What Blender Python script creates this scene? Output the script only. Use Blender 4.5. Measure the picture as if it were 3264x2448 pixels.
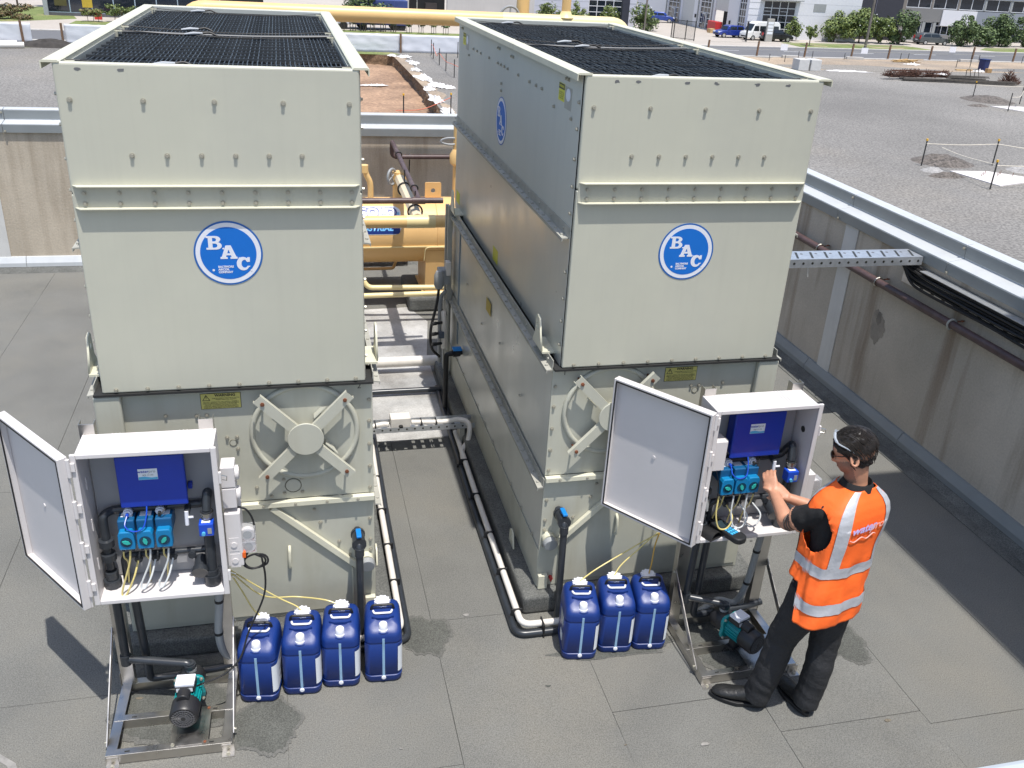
import bpy, bmesh, math, random
from math import sin, cos, pi, radians, sqrt, atan2, hypot
from mathutils import Vector, Matrix, noise as mnoise
random.seed(7)
S = bpy.context.scene
for o in list(bpy.data.objects): bpy.data.objects.remove(o)
COL = S.collection

# ---------------------------------------------------------------- camera
cam_d = bpy.data.cameras.new('camera'); cam = bpy.data.objects.new('camera', cam_d); COL.objects.link(cam)
cam_d.sensor_width = 36; cam_d.lens = 36*2918.16/3264; cam_d.clip_end = 2000; cam_d.clip_start = .05
yaw, pit, rol = .253387, .444100, .0580412
fw = Vector((sin(yaw)*cos(pit), cos(yaw)*cos(pit), -sin(pit))); rt = Vector((cos(yaw), -sin(yaw), 0)); up = rt.cross(fw)
r2 = rt*cos(rol)+up*sin(rol); u2 = up*cos(rol)-rt*sin(rol)
cam.matrix_world = Matrix(((r2.x, u2.x, -fw.x, .951468), (r2.y, u2.y, -fw.y, -4.390736), (r2.z, u2.z, -fw.z, 3.751264), (0, 0, 0, 1)))
S.camera = cam
# ---------------------------------------------------------------- light
SUN = Vector((.0695, -.2725, .9597)).normalized()
w = bpy.data.worlds.new('World'); S.world = w; w.use_nodes = True
nt = w.node_tree; nt.nodes.clear()
bg = nt.nodes.new('ShaderNodeBackground'); sk = nt.nodes.new('ShaderNodeTexSky'); wo = nt.nodes.new('ShaderNodeOutputWorld')
sk.sky_type = 'NISHITA'; sk.sun_disc = False; sk.sun_elevation = math.asin(SUN.z); sk.sun_rotation = atan2(SUN.x, SUN.y); sk.dust_density = 1.6; sk.air_density = 1.0
bg.inputs[1].default_value = .15
nt.links.new(sk.outputs[0], bg.inputs[0]); nt.links.new(bg.outputs[0], wo.inputs[0])
sl = bpy.data.lights.new('sun', 'SUN'); sl.energy = 3.9; sl.angle = radians(.55); sl.color = (1, .965, .91)
so = bpy.data.objects.new('sun', sl); COL.objects.link(so); so.rotation_euler = SUN.to_track_quat('Z', 'Y').to_euler(); so.location = (0, -5, 20)
S.view_settings.view_transform = 'Standard'; S.view_settings.look = 'None'; S.view_settings.gamma = 1; S.view_settings.use_curve_mapping = False
S.view_settings.exposure = .42
S.render.engine = 'CYCLES'; S.cycles.max_bounces = 6

# ---------------------------------------------------------------- materials
MATS = {}
def mat(name, col, rough=.5, metal=0., var=.08, vs=4., bump=0., bs=60., streak=0., scol=None, speck=0., ss=200., spec=.5, rv=.0, dirt=None, dthr=.55, coat=0., alpha=1., trans=0., stretch=(9, 9, .7), detail=5):
    if name in MATS: return MATS[name]
    m = bpy.data.materials.new(name); m.use_nodes = True; MATS[name] = m
    n = m.node_tree.nodes; l = m.node_tree.links; b = n['Principled BSDF']
    b.inputs['Roughness'].default_value = rough; b.inputs['Metallic'].default_value = metal
    b.inputs['Specular IOR Level'].default_value = spec; b.inputs['Coat Weight'].default_value = coat
    if trans: b.inputs['Transmission Weight'].default_value = trans
    if alpha < 1: b.inputs['Alpha'].default_value = alpha
    tc = n.new('ShaderNodeTexCoord')
    def nz(scale, det=detail, vec=None, rg=.55):
        t = n.new('ShaderNodeTexNoise'); t.inputs['Scale'].default_value = scale; t.inputs['Detail'].default_value = det; t.inputs['Roughness'].default_value = rg
        l.new(vec or tc.outputs['Object'], t.inputs['Vector']); return t
    def ramp(src, a, b_):
        r = n.new('ShaderNodeMapRange'); r.inputs['From Min'].default_value = a; r.inputs['From Max'].default_value = b_; r.clamp = True
        l.new(src, r.inputs['Value']); return r.outputs[0]
    def mix(fac, c1, c2, mode='MIX'):
        x = n.new('ShaderNodeMix'); x.data_type = 'RGBA'; x.blend_type = mode
        if hasattr(fac, 'is_linked'): l.new(fac, x.inputs[0])
        else: x.inputs[0].default_value = fac
        for i, c in ((6, c1), (7, c2)):
            if hasattr(c, 'is_linked'): l.new(c, x.inputs[i])
            else: x.inputs[i].default_value = (*c[:3], 1)
        return x.outputs[2]
    cur = mix(ramp(nz(vs).outputs[0], .3, .7), [c*(1-var) for c in col], [min(1, c*(1+var)) for c in col])
    if dirt:
        cur = mix(ramp(nz(vs*.45, 6, None, .65).outputs[0], dthr-.07, dthr+.13), cur, dirt)
    if streak:
        mp = n.new('ShaderNodeMapping'); mp.inputs['Scale'].default_value = stretch; l.new(tc.outputs['Object'], mp.inputs[0])
        t = nz(1.0, 6, mp.outputs[0], .6)
        f = ramp(t.outputs[0], .5, .78); mu = n.new('ShaderNodeMath'); mu.operation = 'MULTIPLY'; mu.inputs[1].default_value = streak; l.new(f, mu.inputs[0])
        cur = mix(mu.outputs[0], cur, scol or [c*.5 for c in col])
    if speck:
        t = nz(ss, 3, None, .7); f = ramp(t.outputs[0], .35, .65)
        cur = mix(f, mix(1., cur, (1-speck,)*3, 'MULTIPLY'), mix(1., cur, (1+speck,)*3, 'MULTIPLY'))
    l.new(cur, b.inputs['Base Color'])
    if rv:
        r = n.new('ShaderNodeMapRange'); r.inputs['To Min'].default_value = max(.02, rough-rv); r.inputs['To Max'].default_value = min(1, rough+rv); r.inputs['From Min'].default_value = .3; r.inputs['From Max'].default_value = .7
        l.new(nz(vs*1.7).outputs[0], r.inputs['Value']); l.new(r.outputs[0], b.inputs['Roughness'])
    if bump:
        bp = n.new('ShaderNodeBump'); bp.inputs['Strength'].default_value = min(1, bump); bp.inputs['Distance'].default_value = .02*max(1, bump)
        l.new(nz(bs, 4).outputs[0], bp.inputs['Height']); l.new(bp.outputs[0], b.inputs['Normal'])
    return m
CREAM = mat('cream_paint', (.515, .508, .415), .40, var=.055, vs=.9, streak=.2, scol=(.42, .41, .335), bump=.17, bs=.9, rv=.08, stretch=(22, 22, 1.0), dirt=(.46, .455, .385), dthr=.55)
CREAMD = mat('cream_base', (.475, .47, .39), .45, var=.07, vs=2.5, streak=.35, scol=(.34, .31, .21), rv=.08, dirt=(.37, .37, .31), dthr=.58, bump=.06, bs=2)
CREAML = mat('cream_edge', (.62, .60, .47), .4, var=.06, vs=6, dirt=(.45, .42, .32), dthr=.66)
GALV = mat('galvanised_sheet', (.60, .61, .565), .34, metal=.38, var=.05, vs=1.5, bump=.05, bs=1.5, rv=.07, streak=.2, scol=(.47, .465, .42), dirt=(.53, .54, .50), dthr=.6)
GALVU = mat('weathered_galvanised_sheet', (.56, .56, .495), .6, metal=.05, var=.04, vs=1.2, bump=.04, bs=1.5, rv=.06, streak=.22, scol=(.45, .45, .40), dirt=(.50, .50, .445), dthr=.58, spec=.3)
GALVD = mat('galvanised_angle', (.39, .38, .33), .6, metal=.08, var=.12, vs=14, streak=.3, scol=(.2, .18, .15))
BRIGHT = mat('bright_galvanised', (.62, .64, .66), .38, metal=.75, var=.12, vs=25)
STEEL = mat('stainless_steel', (.55, .53, .50), .33, metal=1., var=.06, vs=8, rv=.08)
BLK = mat('black_rubber', (.012, .012, .013), .55, var=.2)
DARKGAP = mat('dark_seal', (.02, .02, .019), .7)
BOLT = mat('zinc_bolt', (.42, .40, .33), .4, metal=.5, var=.1)
RUST = mat('rust', (.16, .055, .025), .9, var=.4, vs=30)
MESHM = mat('black_plastic_blade', (.026, .029, .033), .4, var=.3, vs=6)
MESHC = mat('black_plastic_spacer', (.045, .05, .055), .4, var=.3, vs=8)
ROOFM = mat('mineral_felt', (.160, .159, .147), .93, var=.13, vs=1.3, speck=.30, ss=150, bump=.4, bs=260, dirt=(.185, .178, .156), dthr=.55, spec=.25)
ROOFL = mat('felt_lap', (.085, .085, .078), .9, var=.2, speck=.3, ss=150)
DAMP = mat('damp_felt', (.095, .097, .087), .8, var=.15, vs=5, speck=.4, ss=140, bump=.4, bs=260, spec=.3)
DAMP2 = mat('half_dry_felt', (.124, .123, .113), .88, var=.12, vs=3, speck=.30, ss=150, bump=.4, bs=260, spec=.25)
BITU = mat('bitumen_upstand', (.125, .127, .118), .85, var=.25, vs=5, speck=.45, ss=120, bump=.4, bs=200, dirt=(.09, .091, .085), dthr=.56)
SILVER = mat('silver_coated_felt', (.42, .415, .40), .5, var=.3, vs=2.0, dirt=(.20, .19, .175), dthr=.55, speck=.15, ss=90, streak=.3, scol=(.62, .61, .59), stretch=(2.2, 1.2, 1))
CONC = mat('stained_concrete', (.48, .415, .325), .9, var=.14, vs=1.6, streak=.75, scol=(.25, .195, .135), speck=.08, ss=60, bump=.15, bs=40, dirt=(.53, .465, .37), dthr=.56, stretch=(5, 5, .45))
CONCR = mat('stained_concrete_panel', (.50, .445, .37), .9, var=.14, vs=1.3, streak=1.0, scol=(.20, .145, .095), speck=.08, ss=60, bump=.15, bs=40, stretch=(4, 4, .35), dirt=(.42, .375, .31), dthr=.55)
WHITEP = mat('white_painted_panel', (.60, .59, .56), .6, var=.06, vs=4, streak=.3, scol=(.4, .38, .34))
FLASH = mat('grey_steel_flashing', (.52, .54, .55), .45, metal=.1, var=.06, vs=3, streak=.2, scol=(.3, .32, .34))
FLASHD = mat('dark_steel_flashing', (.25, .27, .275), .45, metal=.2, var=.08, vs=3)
BLUEL = mat('blue_vinyl', (.010, .15, .55), .55, var=.04, vs=8, spec=.25)
WHITEV = mat('white_vinyl', (.74, .75, .80), .55, var=.03)
YELV = mat('yellow_label', (.62, .55, .16), .45, var=.06, vs=20)
YELB = mat('bright_yellow_label', (.68, .66, .05), .45, var=.05)
INK = mat('black_ink', (.03, .03, .025), .5)
PVCW = mat('white_pvc', (.70, .66, .60), .4, var=.06, vs=12, dirt=(.48, .44, .38), dthr=.66)
PVCB = mat('charcoal_pvc', (.028, .032, .038), .32, var=.2, vs=15)
BROWNP = mat('brown_painted_pipe', (.085, .052, .050), .45, var=.2, vs=12, dirt=(.13, .095, .085), dthr=.6)
YTANK = mat('ochre_tank_paint', (.74, .46, .19), .45, var=.05, vs=2.5, rv=.06, dirt=(.64, .39, .16), dthr=.65)
YPIPE = mat('ochre_pipe_paint', (.76, .50, .21), .42, var=.07, vs=3)
YPALE = mat('pale_yellow_paint', (.76, .62, .32), .42, var=.05, vs=4)
ALUF = mat('foil_insulation', (.70, .70, .70), .25, metal=1, var=.1, vs=12, bump=.6, bs=25)
VALVEB = mat('blue_valve_handle', (.005, .19, .55), .4, var=.05)
GREYP = mat('grey_plastic', (.30, .31, .31), .45, var=.06)

# ---------------------------------------------------------------- mesh helpers
class MB:
    def __init__(s): s.v = []; s.f = []; s.M = None
    def add(s, vs, fs):
        k = len(s.v)
        if s.M: vs = [s.M @ Vector(q) for q in vs]
        s.v += [tuple(q) for q in vs]; s.f += [tuple(k+i for i in f) for f in fs]; return s
    def box(s, x0, y0, z0, x1, y1, z1):
        return s.add([(x0, y0, z0), (x1, y0, z0), (x1, y1, z0), (x0, y1, z0), (x0, y0, z1), (x1, y0, z1), (x1, y1, z1), (x0, y1, z1)],
                     [(0, 3, 2, 1), (4, 5, 6, 7), (0, 1, 5, 4), (1, 2, 6, 5), (2, 3, 7, 6), (3, 0, 4, 7)])
    def prism(s, poly, ax, a, b):
        n = len(poly); f = {'x': lambda p, t: (t, p[0], p[1]), 'y': lambda p, t: (p[0], t, p[1]), 'z': lambda p, t: (p[0], p[1], t)}[ax]
        ar = sum(poly[i][0]*poly[(i+1) % n][1]-poly[(i+1) % n][0]*poly[i][1] for i in range(n))
        if (ar < 0) != (ax == 'y'): poly = poly[::-1]
        return s.add([f(p, a) for p in poly]+[f(p, b) for p in poly],
                     [tuple(range(n))[::-1], tuple(range(n, 2*n))]+[(i, (i+1) % n, n+(i+1) % n, n+i) for i in range(n)])
    def cyl(s, a, b, r, n=14, r2=None, caps=True):
        a = Vector(a); b = Vector(b); d = (b-a).normalized(); q = d.orthogonal().normalized(); e = d.cross(q); r2 = r if r2 is None else r2
        vs = [a+(q*cos(2*pi*i/n)+e*sin(2*pi*i/n))*r for i in range(n)]+[b+(q*cos(2*pi*i/n)+e*sin(2*pi*i/n))*r2 for i in range(n)]
        fs = [(i, (i+1) % n, n+(i+1) % n, n+i) for i in range(n)]
        if caps: fs += [tuple(range(n))[::-1], tuple(range(n, 2*n))]
        return s.add(vs, fs)
    def tube(s, pts, r, n=10, caps=True, closed=False):
        P = [Vector(p) for p in pts]; m = len(P); rr = r if isinstance(r, (list, tuple)) else [r]*m
        T = []
        for i in range(m):
            if closed: t = P[(i+1) % m]-P[i-1]
            else: t = P[min(i+1, m-1)]-P[max(i-1, 0)]
            T.append(t.normalized())
        q = T[0].orthogonal().normalized(); vs = []
        for i in range(m):
            q = (q-T[i]*q.dot(T[i])).normalized(); e = T[i].cross(q)
            vs += [P[i]+(q*cos(2*pi*k/n)+e*sin(2*pi*k/n))*rr[i] for k in range(n)]
        fs = []
        for i in range(m if closed else m-1):
            j = (i+1) % m
            fs += [(i*n+k, i*n+(k+1) % n, j*n+(k+1) % n, j*n+k) for k in range(n)]
        if caps and not closed: fs += [tuple(range(n))[::-1], tuple(range((m-1)*n, m*n))]
        return s.add(vs, fs)
    def lathe(s, prof, n=20, c=(0, 0, 0), ax='z'):
        vs = []
        for (r, h) in prof:
            for k in range(n):
                x, y = r*cos(2*pi*k/n), r*sin(2*pi*k/n)
                p = {'z': (x, y, h), 'y': (x, -h, y), 'x': (h, x, y)}[ax]; vs.append((p[0]+c[0], p[1]+c[1], p[2]+c[2]))
        m = len(prof); fs = [(i*n+k, i*n+(k+1) % n, (i+1)*n+(k+1) % n, (i+1)*n+k) for i in range(m-1) for k in range(n)]
        fs += [tuple(range(n))[::-1], tuple(range((m-1)*n, m*n))]
        return s.add(vs, fs)
    def quad(s, *p): return s.add(p, [tuple(range(len(p)))])
    def beam(s, a, b, wd, ht, upv=(0, 0, 1)):
        a = Vector(a); b = Vector(b); d = (b-a).normalized(); u = Vector(upv); sd = d.cross(u).normalized(); u = sd.cross(d)
        sd = sd*wd/2; u = u*ht/2
        return s.add([a-sd-u, a+sd-u, a+sd+u, a-sd+u, b-sd-u, b+sd-u, b+sd+u, b-sd+u], [(0, 3, 2, 1)[::-1], (4, 5, 6, 7)[::-1], (0, 1, 5, 4)[::-1], (1, 2, 6, 5)[::-1], (2, 3, 7, 6)[::-1], (3, 0, 4, 7)[::-1]])
    def mesh(s, name, m=None, smooth=False, ang=40):
        me = bpy.data.meshes.new(name); me.from_pydata(s.v, [], s.f); me.validate()
        if m: me.materials.append(m)
        bm = bmesh.new(); bm.from_mesh(me); bmesh.ops.recalc_face_normals(bm, faces=bm.faces); bm.to_mesh(me); bm.free()
        if smooth: me.shade_smooth(); me.set_sharp_from_angle(angle=radians(ang))
        return me
    def build(s, name, m, parent=None, smooth=False, bevel=0, ang=40, loc=None, rot=None, seg=2):
        o = bpy.data.objects.new(name, s.mesh(name, m, smooth, ang)); COL.objects.link(o)
        if parent: o.parent = parent
        if loc: o.location = loc
        if rot: o.rotation_euler = rot
        if bevel:
            b = o.modifiers.new('bevel', 'BEVEL'); b.width = bevel; b.segments = seg; b.limit_method = 'ANGLE'; b.angle_limit = radians(35)
        return o
def tag(o, label=None, cat=None, group=None, kind=None):
    if label: o['label'] = label
    if cat: o['category'] = cat
    if group: o['group'] = group
    if kind: o['kind'] = kind
    return o
def thing(name, label, cat, loc=(0, 0, 0), rz=0, group=None):
    o = bpy.data.objects.new(name, None); COL.objects.link(o); o.location = loc; o.rotation_euler = (0, 0, rz); o.empty_display_size = .1
    return tag(o, label, cat, group)
def inst(name, me, parent, loc=(0, 0, 0), rot=None, scale=None):
    o = bpy.data.objects.new(name, me); COL.objects.link(o); o.parent = parent; o.location = loc
    if rot: o.rotation_euler = rot
    if scale: o.scale = scale
    return o
def copy_tree(o, parent=None):
    c = o.copy(); COL.objects.link(c); c.parent = parent
    for ch in list(o.children): copy_tree(ch, c)
    return c
def fillet(pts, r, n=5):
    P = [Vector(p) for p in pts]; out = [P[0]]
    for i in range(1, len(P)-1):
        a = (P[i-1]-P[i]); b = (P[i+1]-P[i]); k = min(r, a.length*.45, b.length*.45); a = P[i]+a.normalized()*k; b = P[i]+b.normalized()*k
        for j in range(n+1):
            t = j/n; out.append(a*(1-t)**2+P[i]*2*t*(1-t)+b*t*t)
    return out+[P[-1]]
def spline(pts, n=8):
    P = [Vector(p) for p in pts]; P = [P[0]*2-P[1]]+P+[P[-1]*2-P[-2]]; out = []
    for i in range(1, len(P)-2):
        for j in range(n):
            t = j/n; a, b, c, d = P[i-1:i+3]
            out.append(.5*((2*b)+(c-a)*t+(2*a-5*b+4*c-d)*t*t+(3*b-a-3*c+d)*t**3))
    return out+[P[-2]]
def outline_mesh(name, loops, m, depth=.0):
    cu = bpy.data.curves.new(name, 'CURVE'); cu.dimensions = '2D'; cu.fill_mode = 'BOTH'; cu.extrude = depth
    for lp in loops:
        sp = cu.splines.new('POLY'); sp.points.add(len(lp)-1); sp.use_cyclic_u = True
        for p, q in zip(sp.points, lp): p.co = (q[0], q[1], 0, 1)
    ob = bpy.data.objects.new(name, cu); me = bpy.data.meshes.new_from_object(ob); me.name = name
    bpy.data.objects.remove(ob); bpy.data.curves.remove(cu); me.materials.clear(); me.materials.append(m); return me
def text_mesh(txt, size, m, align='CENTER', bold=0., depth=.0, shear=0., spacing=1.):
    cu = bpy.data.curves.new('lettering', 'FONT'); cu.body = txt; cu.size = size; cu.align_x = align; cu.align_y = 'CENTER'; cu.offset = bold; cu.extrude = depth; cu.shear = shear; cu.resolution_u = 3; cu.space_character = spacing
    ob = bpy.data.objects.new('lettering', cu); me = bpy.data.meshes.new_from_object(ob); me.name = 'lettering'
    bpy.data.objects.remove(ob); bpy.data.curves.remove(cu); me.materials.clear(); me.materials.append(m); return me
FACE_Y = (pi/2, 0, 0)                    # flat text turned to face -y
FACE_X = (pi/2, 0, -pi/2)                # facing -x
def blob(cx, cy, rx, ry, n=28, jag=.25, seed=0, fr=2.):
    out = []
    for i in range(n):
        a = 2*pi*i/n; k = 1+jag*mnoise.noise(Vector((cos(a)*fr+seed*7.3, sin(a)*fr, seed)))*1.6+jag*.4*mnoise.noise(Vector((cos(a)*6, sin(a)*6, seed+3)))
        out.append((cx+rx*cos(a)*k, cy+ry*sin(a)*k))
    return out
def blob2(cx, cy, rx, ry, seed=0, n=110, amp=1.):
    out = []
    for i in range(n):
        a = 2*pi*i/n; k = 1
        for f, am in ((1.3, .22), (3.1, .12), (8., .06), (19., .035)): k += am*1.5*amp*mnoise.noise(Vector((cos(a)*f+seed*7.3, sin(a)*f, seed*1.7)))
        out.append((cx+rx*cos(a)*k, cy+ry*sin(a)*k))
    return out
def sheet(name, poly, z, m, parent=None, th=.004):
    return MB().prism(poly, 'z', z-th, z).build(name, m, parent)
_hex = MB().cyl((0, 0, 0), (0, -.003, 0), .0118, 12).cyl((0, -.003, 0), (0, -.0125, 0), .0082, 6)
BOLTME = _hex.mesh('bolt', BOLT)
def bolts(parent, pts, rot=None, sc=1, name='bolt', me=None):
    for p in pts: inst(name, me or BOLTME, parent, p, rot, (sc, sc, sc) if sc != 1 else None)
ZG = -5.2
# ================================================================ SETTING: the roof deck and its walls
deck = MB().box(-9, -6, -.35, 5.99, 6.99, -.006).build('roof_deck', ROOFL); tag(deck, 'flat roof deck covered in grey mineral felt sheets', kind='structure')
seams = [1.667+.863*k for k in range(-9, 6)]
lap = {0: [.0], 1: [-.9, 3.1], 2: [-1.197, 2.6], 3: [-1.292, 1.4], 4: [-1.388, 3.6], -1: [-1.1, 2.2], -2: [-1.45, 2.9], -3: [-.3, 4.2], -4: [1.9], -5: [4.6]}
for k in range(-9, 5):
    x0, x1 = 1.667+.863*(k), 1.667+.863*(k+1)
    if x1 > 5.99: x1 = 5.985
    ys = [-6]+sorted(lap.get(k, [0.7]))+[6.985]
    for a, b in zip(ys, ys[1:]):
        rr = random.Random(k*13+int(b*10))
        # each felt sheet lies a touch higher or lower than its neighbour and its edges wander
        dz = rr.uniform(-.0015, .0015); n = 14; pl = []
        for i in range(n+1): t = i/n; pl.append((x0+.0016+.0014*rr.uniform(-1, 1), a+.002+(b-a-.004)*t))
        for i in range(n+1): t = 1-i/n; pl.append((x1-.0016+.0014*rr.uniform(-1, 1), a+.002+(b-a-.004)*t))
        MB().prism(pl, 'z', -.005, dz).build('roofing_sheet', ROOFM, deck)
# silver coated strip behind the towers, damp patches, scuffs
sheet('coated_patch', [(1.36, 2.32), (1.7, 2.27), (2.2, 2.31), (2.22, 4.0), (2.36, 4.9), (2.2, 5.35), (1.34, 5.3), (1.30, 3.5)], .0045, SILVER, deck)
for i, (cx, cy, rx, ry) in enumerate([(1.60, -.12, .15, .15), (4.12, -.60, .13, .16), (.70, -.66, .17, .17), (2.72, -.42, .33, .07), (3.38, -.48, .26, .22), (.22, -.40, .27, .30)]):
    sheet('damp_halo', blob2(cx, cy, rx*1.13, ry*1.13, i+1, 110, 1.1), .0036+.0001*i, DAMP2, deck); sheet('damp_patch', blob2(cx, cy, rx, ry, i+1), .0048+.0002*i, DAMP, deck)
TAN = mat('tan_dust', (.135, .115, .085), .95, var=.2, vs=6, speck=.35, ss=130)
SCUFF = mat('pale_scuff', (.24, .23, .215), .9, var=.3, vs=20)
sheet('scuff_mark', [(-.70, -.55), (-.62, -.60), (-.50, -.70), (-.47, -.78), (-.49, -.79), (-.54, -.71), (-.64, -.62), (-.70, -.57)], .0035, SCUFF, deck)
for i in range(46):
    rr = random.Random(i+400); x, y = rr.uniform(-1.4, 5.2), rr.uniform(-1.6, 2.2); r = rr.uniform(.004, .014)
    sheet('leaf_litter', blob(x, y, r*2, r, 7, .5, i), .006, [DAMP, SCUFF, TAN][i % 3], deck, .003)
block = MB().box(5.69, -6, -.3, 9.5, -1.05, 8.0).build('plant_room', mat('pale_block_wall', (.40, .39, .37), .85, var=.06, vs=.8), None); tag(block, kind='structure')      # stands just out of frame, its shadow falls along the side parapet
sheet('wall_foot_strip', [(5.985, -1.0), (5.985, 6.9), (5.79, 6.9), (5.775, 3), (5.785, -1.0)], .0062, BITU, deck)  # flat strip along the foot of the side parapet, darker than the felt
# --- parapet walls: concrete panels, joint cover, two step metal capping, base flashing, bitumen upstand
def parapet(name, label, m, length, loc, rz, joints, caps, white):
    t = thing(name, label, 'wall', loc, rz)          # local: runs along +x, inner face at y=0 looking to -y
    js = [0]+joints+[length]
    for a, b in zip(js, js[1:]): MB().box(a+.006, 0, ZG, b-.006, .18, 1.66).build('concrete_panel', m, t, bevel=.004)
    MB().box(.0, .02, ZG, length, .16, 1.655).build('wall_core', DARKGAP, t)
    cs = [0]+caps+[length]
    for a, b in zip(cs, cs[1:]):
        a += .003; b -= .003
        MB().prism([(-.025, 1.62), (-.025, 1.70), (.115, 1.722), (.115, 1.835), (.165, 1.845), (.235, 1.84), (.235, 1.60), (.225, 1.60), (.225, 1.66), (-.015, 1.66), (-.015, 1.62)], 'x', a, b).build('capping', FLASH, t, bevel=.003)
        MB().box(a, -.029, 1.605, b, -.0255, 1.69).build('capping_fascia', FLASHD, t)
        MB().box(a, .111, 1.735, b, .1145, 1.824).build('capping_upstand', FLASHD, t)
        bolts(t, [(a+.02, -.03, 1.62), (b-.02, .11, 1.80)], sc=1.1, name='rivet')
    for a, b in white: MB().box(a, -.012, .14, b, -.001, 1.6).build('joint_cover', WHITEP, t, bevel=.003)
    for a, b in zip(cs, cs[1:]):
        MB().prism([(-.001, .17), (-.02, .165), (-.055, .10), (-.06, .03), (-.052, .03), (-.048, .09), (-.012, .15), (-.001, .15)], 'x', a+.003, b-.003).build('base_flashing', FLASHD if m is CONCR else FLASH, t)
    MB().prism([(0, .12), (-.045, .10), (-.06, .05), (-.13, .0), (0, 0)], 'x', 0, length).build('bitumen_upstand', BITU, t)
    return t
rw = parapet('parapet_wall', 'streaky brown concrete rear parapet with grey metal capping behind the towers', CONC, 15, (-9, 7.0, 0), 0, [2.4, 6.2, 10.2, 13.6], [3, 6.9, 9.9, 12.2], [(5.4, 6.74)])
# right wall: local +x runs to world -y, inner face looks to -x
sw = parapet('parapet_wall', 'shaded concrete side parapet with rust streaks on the right of the deck', CONCR, 13, (6.0, 7.0, 0), -pi/2, [2.0, 4.10, 9.3], [1.4, 3.86, 5.45, 9], [(4.0, 4.205)])
STAIN = mat('damp_ring', (.30, .265, .22), .9, var=.2, vs=9); STAIN2 = mat('dark_damp', (.21, .185, .155), .9, var=.2, vs=9); RSTREAK = mat('rust_streak', (.13, .095, .07), .9, var=.35, vs=5)
MB().prism(blob2(4.76, .88, .105, .14, 5), 'y', -.0022, -.0005).build('damp_ring', STAIN, sw)
MB().prism(blob2(4.765, .95, .035, .055, 6), 'y', -.0038, -.0023).build('damp_spot', STAIN2, sw)
# ================================================================ COOLING TOWERS
W, D, ZT, ZPB, ZL, Z0 = 1.296, 3.452, 3.219, 1.657, .928, .134
def arcp(cx, cy, rx, ry, a0, a1, n): return [(cx+rx*cos(radians(a0+(a1-a0)*i/n)), cy+ry*sin(radians(a0+(a1-a0)*i/n))) for i in range(n+1)]
LB = [[(0, 0), (.62, 0)]+arcp(.62, .28, .36, .28, -90, 75, 8)+arcp(.58, .755, .34, .245, -75, 90, 8)+[(0, 1), (0, .86), (.13, .86), (.13, .14), (0, .14)],
      [(.40, .60), (.40, .86)]+arcp(.52, .73, .13, .13, 90, -90, 6), [(.40, .14), (.40, .45)]+arcp(.55, .295, .15, .155, 90, -90, 6)]
LA = [[(0, 0), (.42, 0), (.42, .13), (.32, .14), (.36, .27), (.62, .27), (.66, .14), (.58, .13), (.58, 0), (1, 0), (1, .14), (.93, .16), (.65, 1), (.34, 1), (.08, .16), (0, .14)], [(.41, .41), (.585, .41), (.5, .70)]]
LC = [arcp(.47, .5, .47, .5, 62, 330, 22)+[(.98, .30), (.97, .33), (.76, .33)]+arcp(.57, .49, .23, .30, -35, -290, 16)+[(.76, .62), (.96, .64), (.97, .97), (.80, .97), (.76, .90)]]
EMB = {}
def emblem(parent, pos, rot, r=.158):
    if not EMB:
        EMB['d'] = MB().prism([(r*cos(2*pi*i/64), r*sin(2*pi*i/64)) for i in range(64)], 'z', 0, .0015).mesh('emblem', mat('blue_vinyl_rim', (.016, .12, .40), .35, var=.04))
        EMB['w'] = MB().prism([(.946*r*cos(2*pi*i/64), .946*r*sin(2*pi*i/64)) for i in range(64)], 'z', 0, .0012).mesh('white_ring', WHITEV)
        EMB['b'] = MB().prism([(.815*r*cos(2*pi*i/64), .815*r*sin(2*pi*i/64)) for i in range(64)], 'z', 0, .0012).mesh('blue_field', BLUEL)
        EMB['B'] = outline_mesh('letter', LB, WHITEV, .0004); EMB['A'] = outline_mesh('letter', LA, WHITEV, .0004); EMB['C'] = outline_mesh('letter', LC, WHITEV, .0004)
        EMB['t'] = text_mesh('BALTIMORE\nAIRCOIL\nCOMPANY', .0135, WHITEV, 'LEFT', .0006, .0003)
        EMB['o'] = MB().prism([(cos(2*pi*i/14), sin(2*pi*i/14)) for i in range(14)], 'z', 0, .0005).mesh('dot', WHITEV)
    e = inst('emblem', EMB['d'], parent, pos, rot)
    inst('white_ring', EMB['w'], e, (0, 0, .0008)); inst('blue_field', EMB['b'], e, (0, 0, .0015))
    for k, x, y, sx, sy in (('B', -.098, .020, .072, .066), ('A', -.038, -.027, .078, .066), ('C', .034, -.086, .064, .067)):
        inst('letter', EMB[k], e, (x, y, .0032), None, (sx, sy, 1))
    for x, y in ((-.022, .024), (.048, -.025), (.100, -.086)): inst('full_stop', EMB['o'], e, (x, y, .0030), None, (.0042, .0042, 1))
    inst('registered_mark', EMB['o'], e, (-.074, -.082, .0030), None, (.0058, .0058, 1)); inst('lettering', EMB['t'], e, (-.052, -.080, .0032))
    return e
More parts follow.
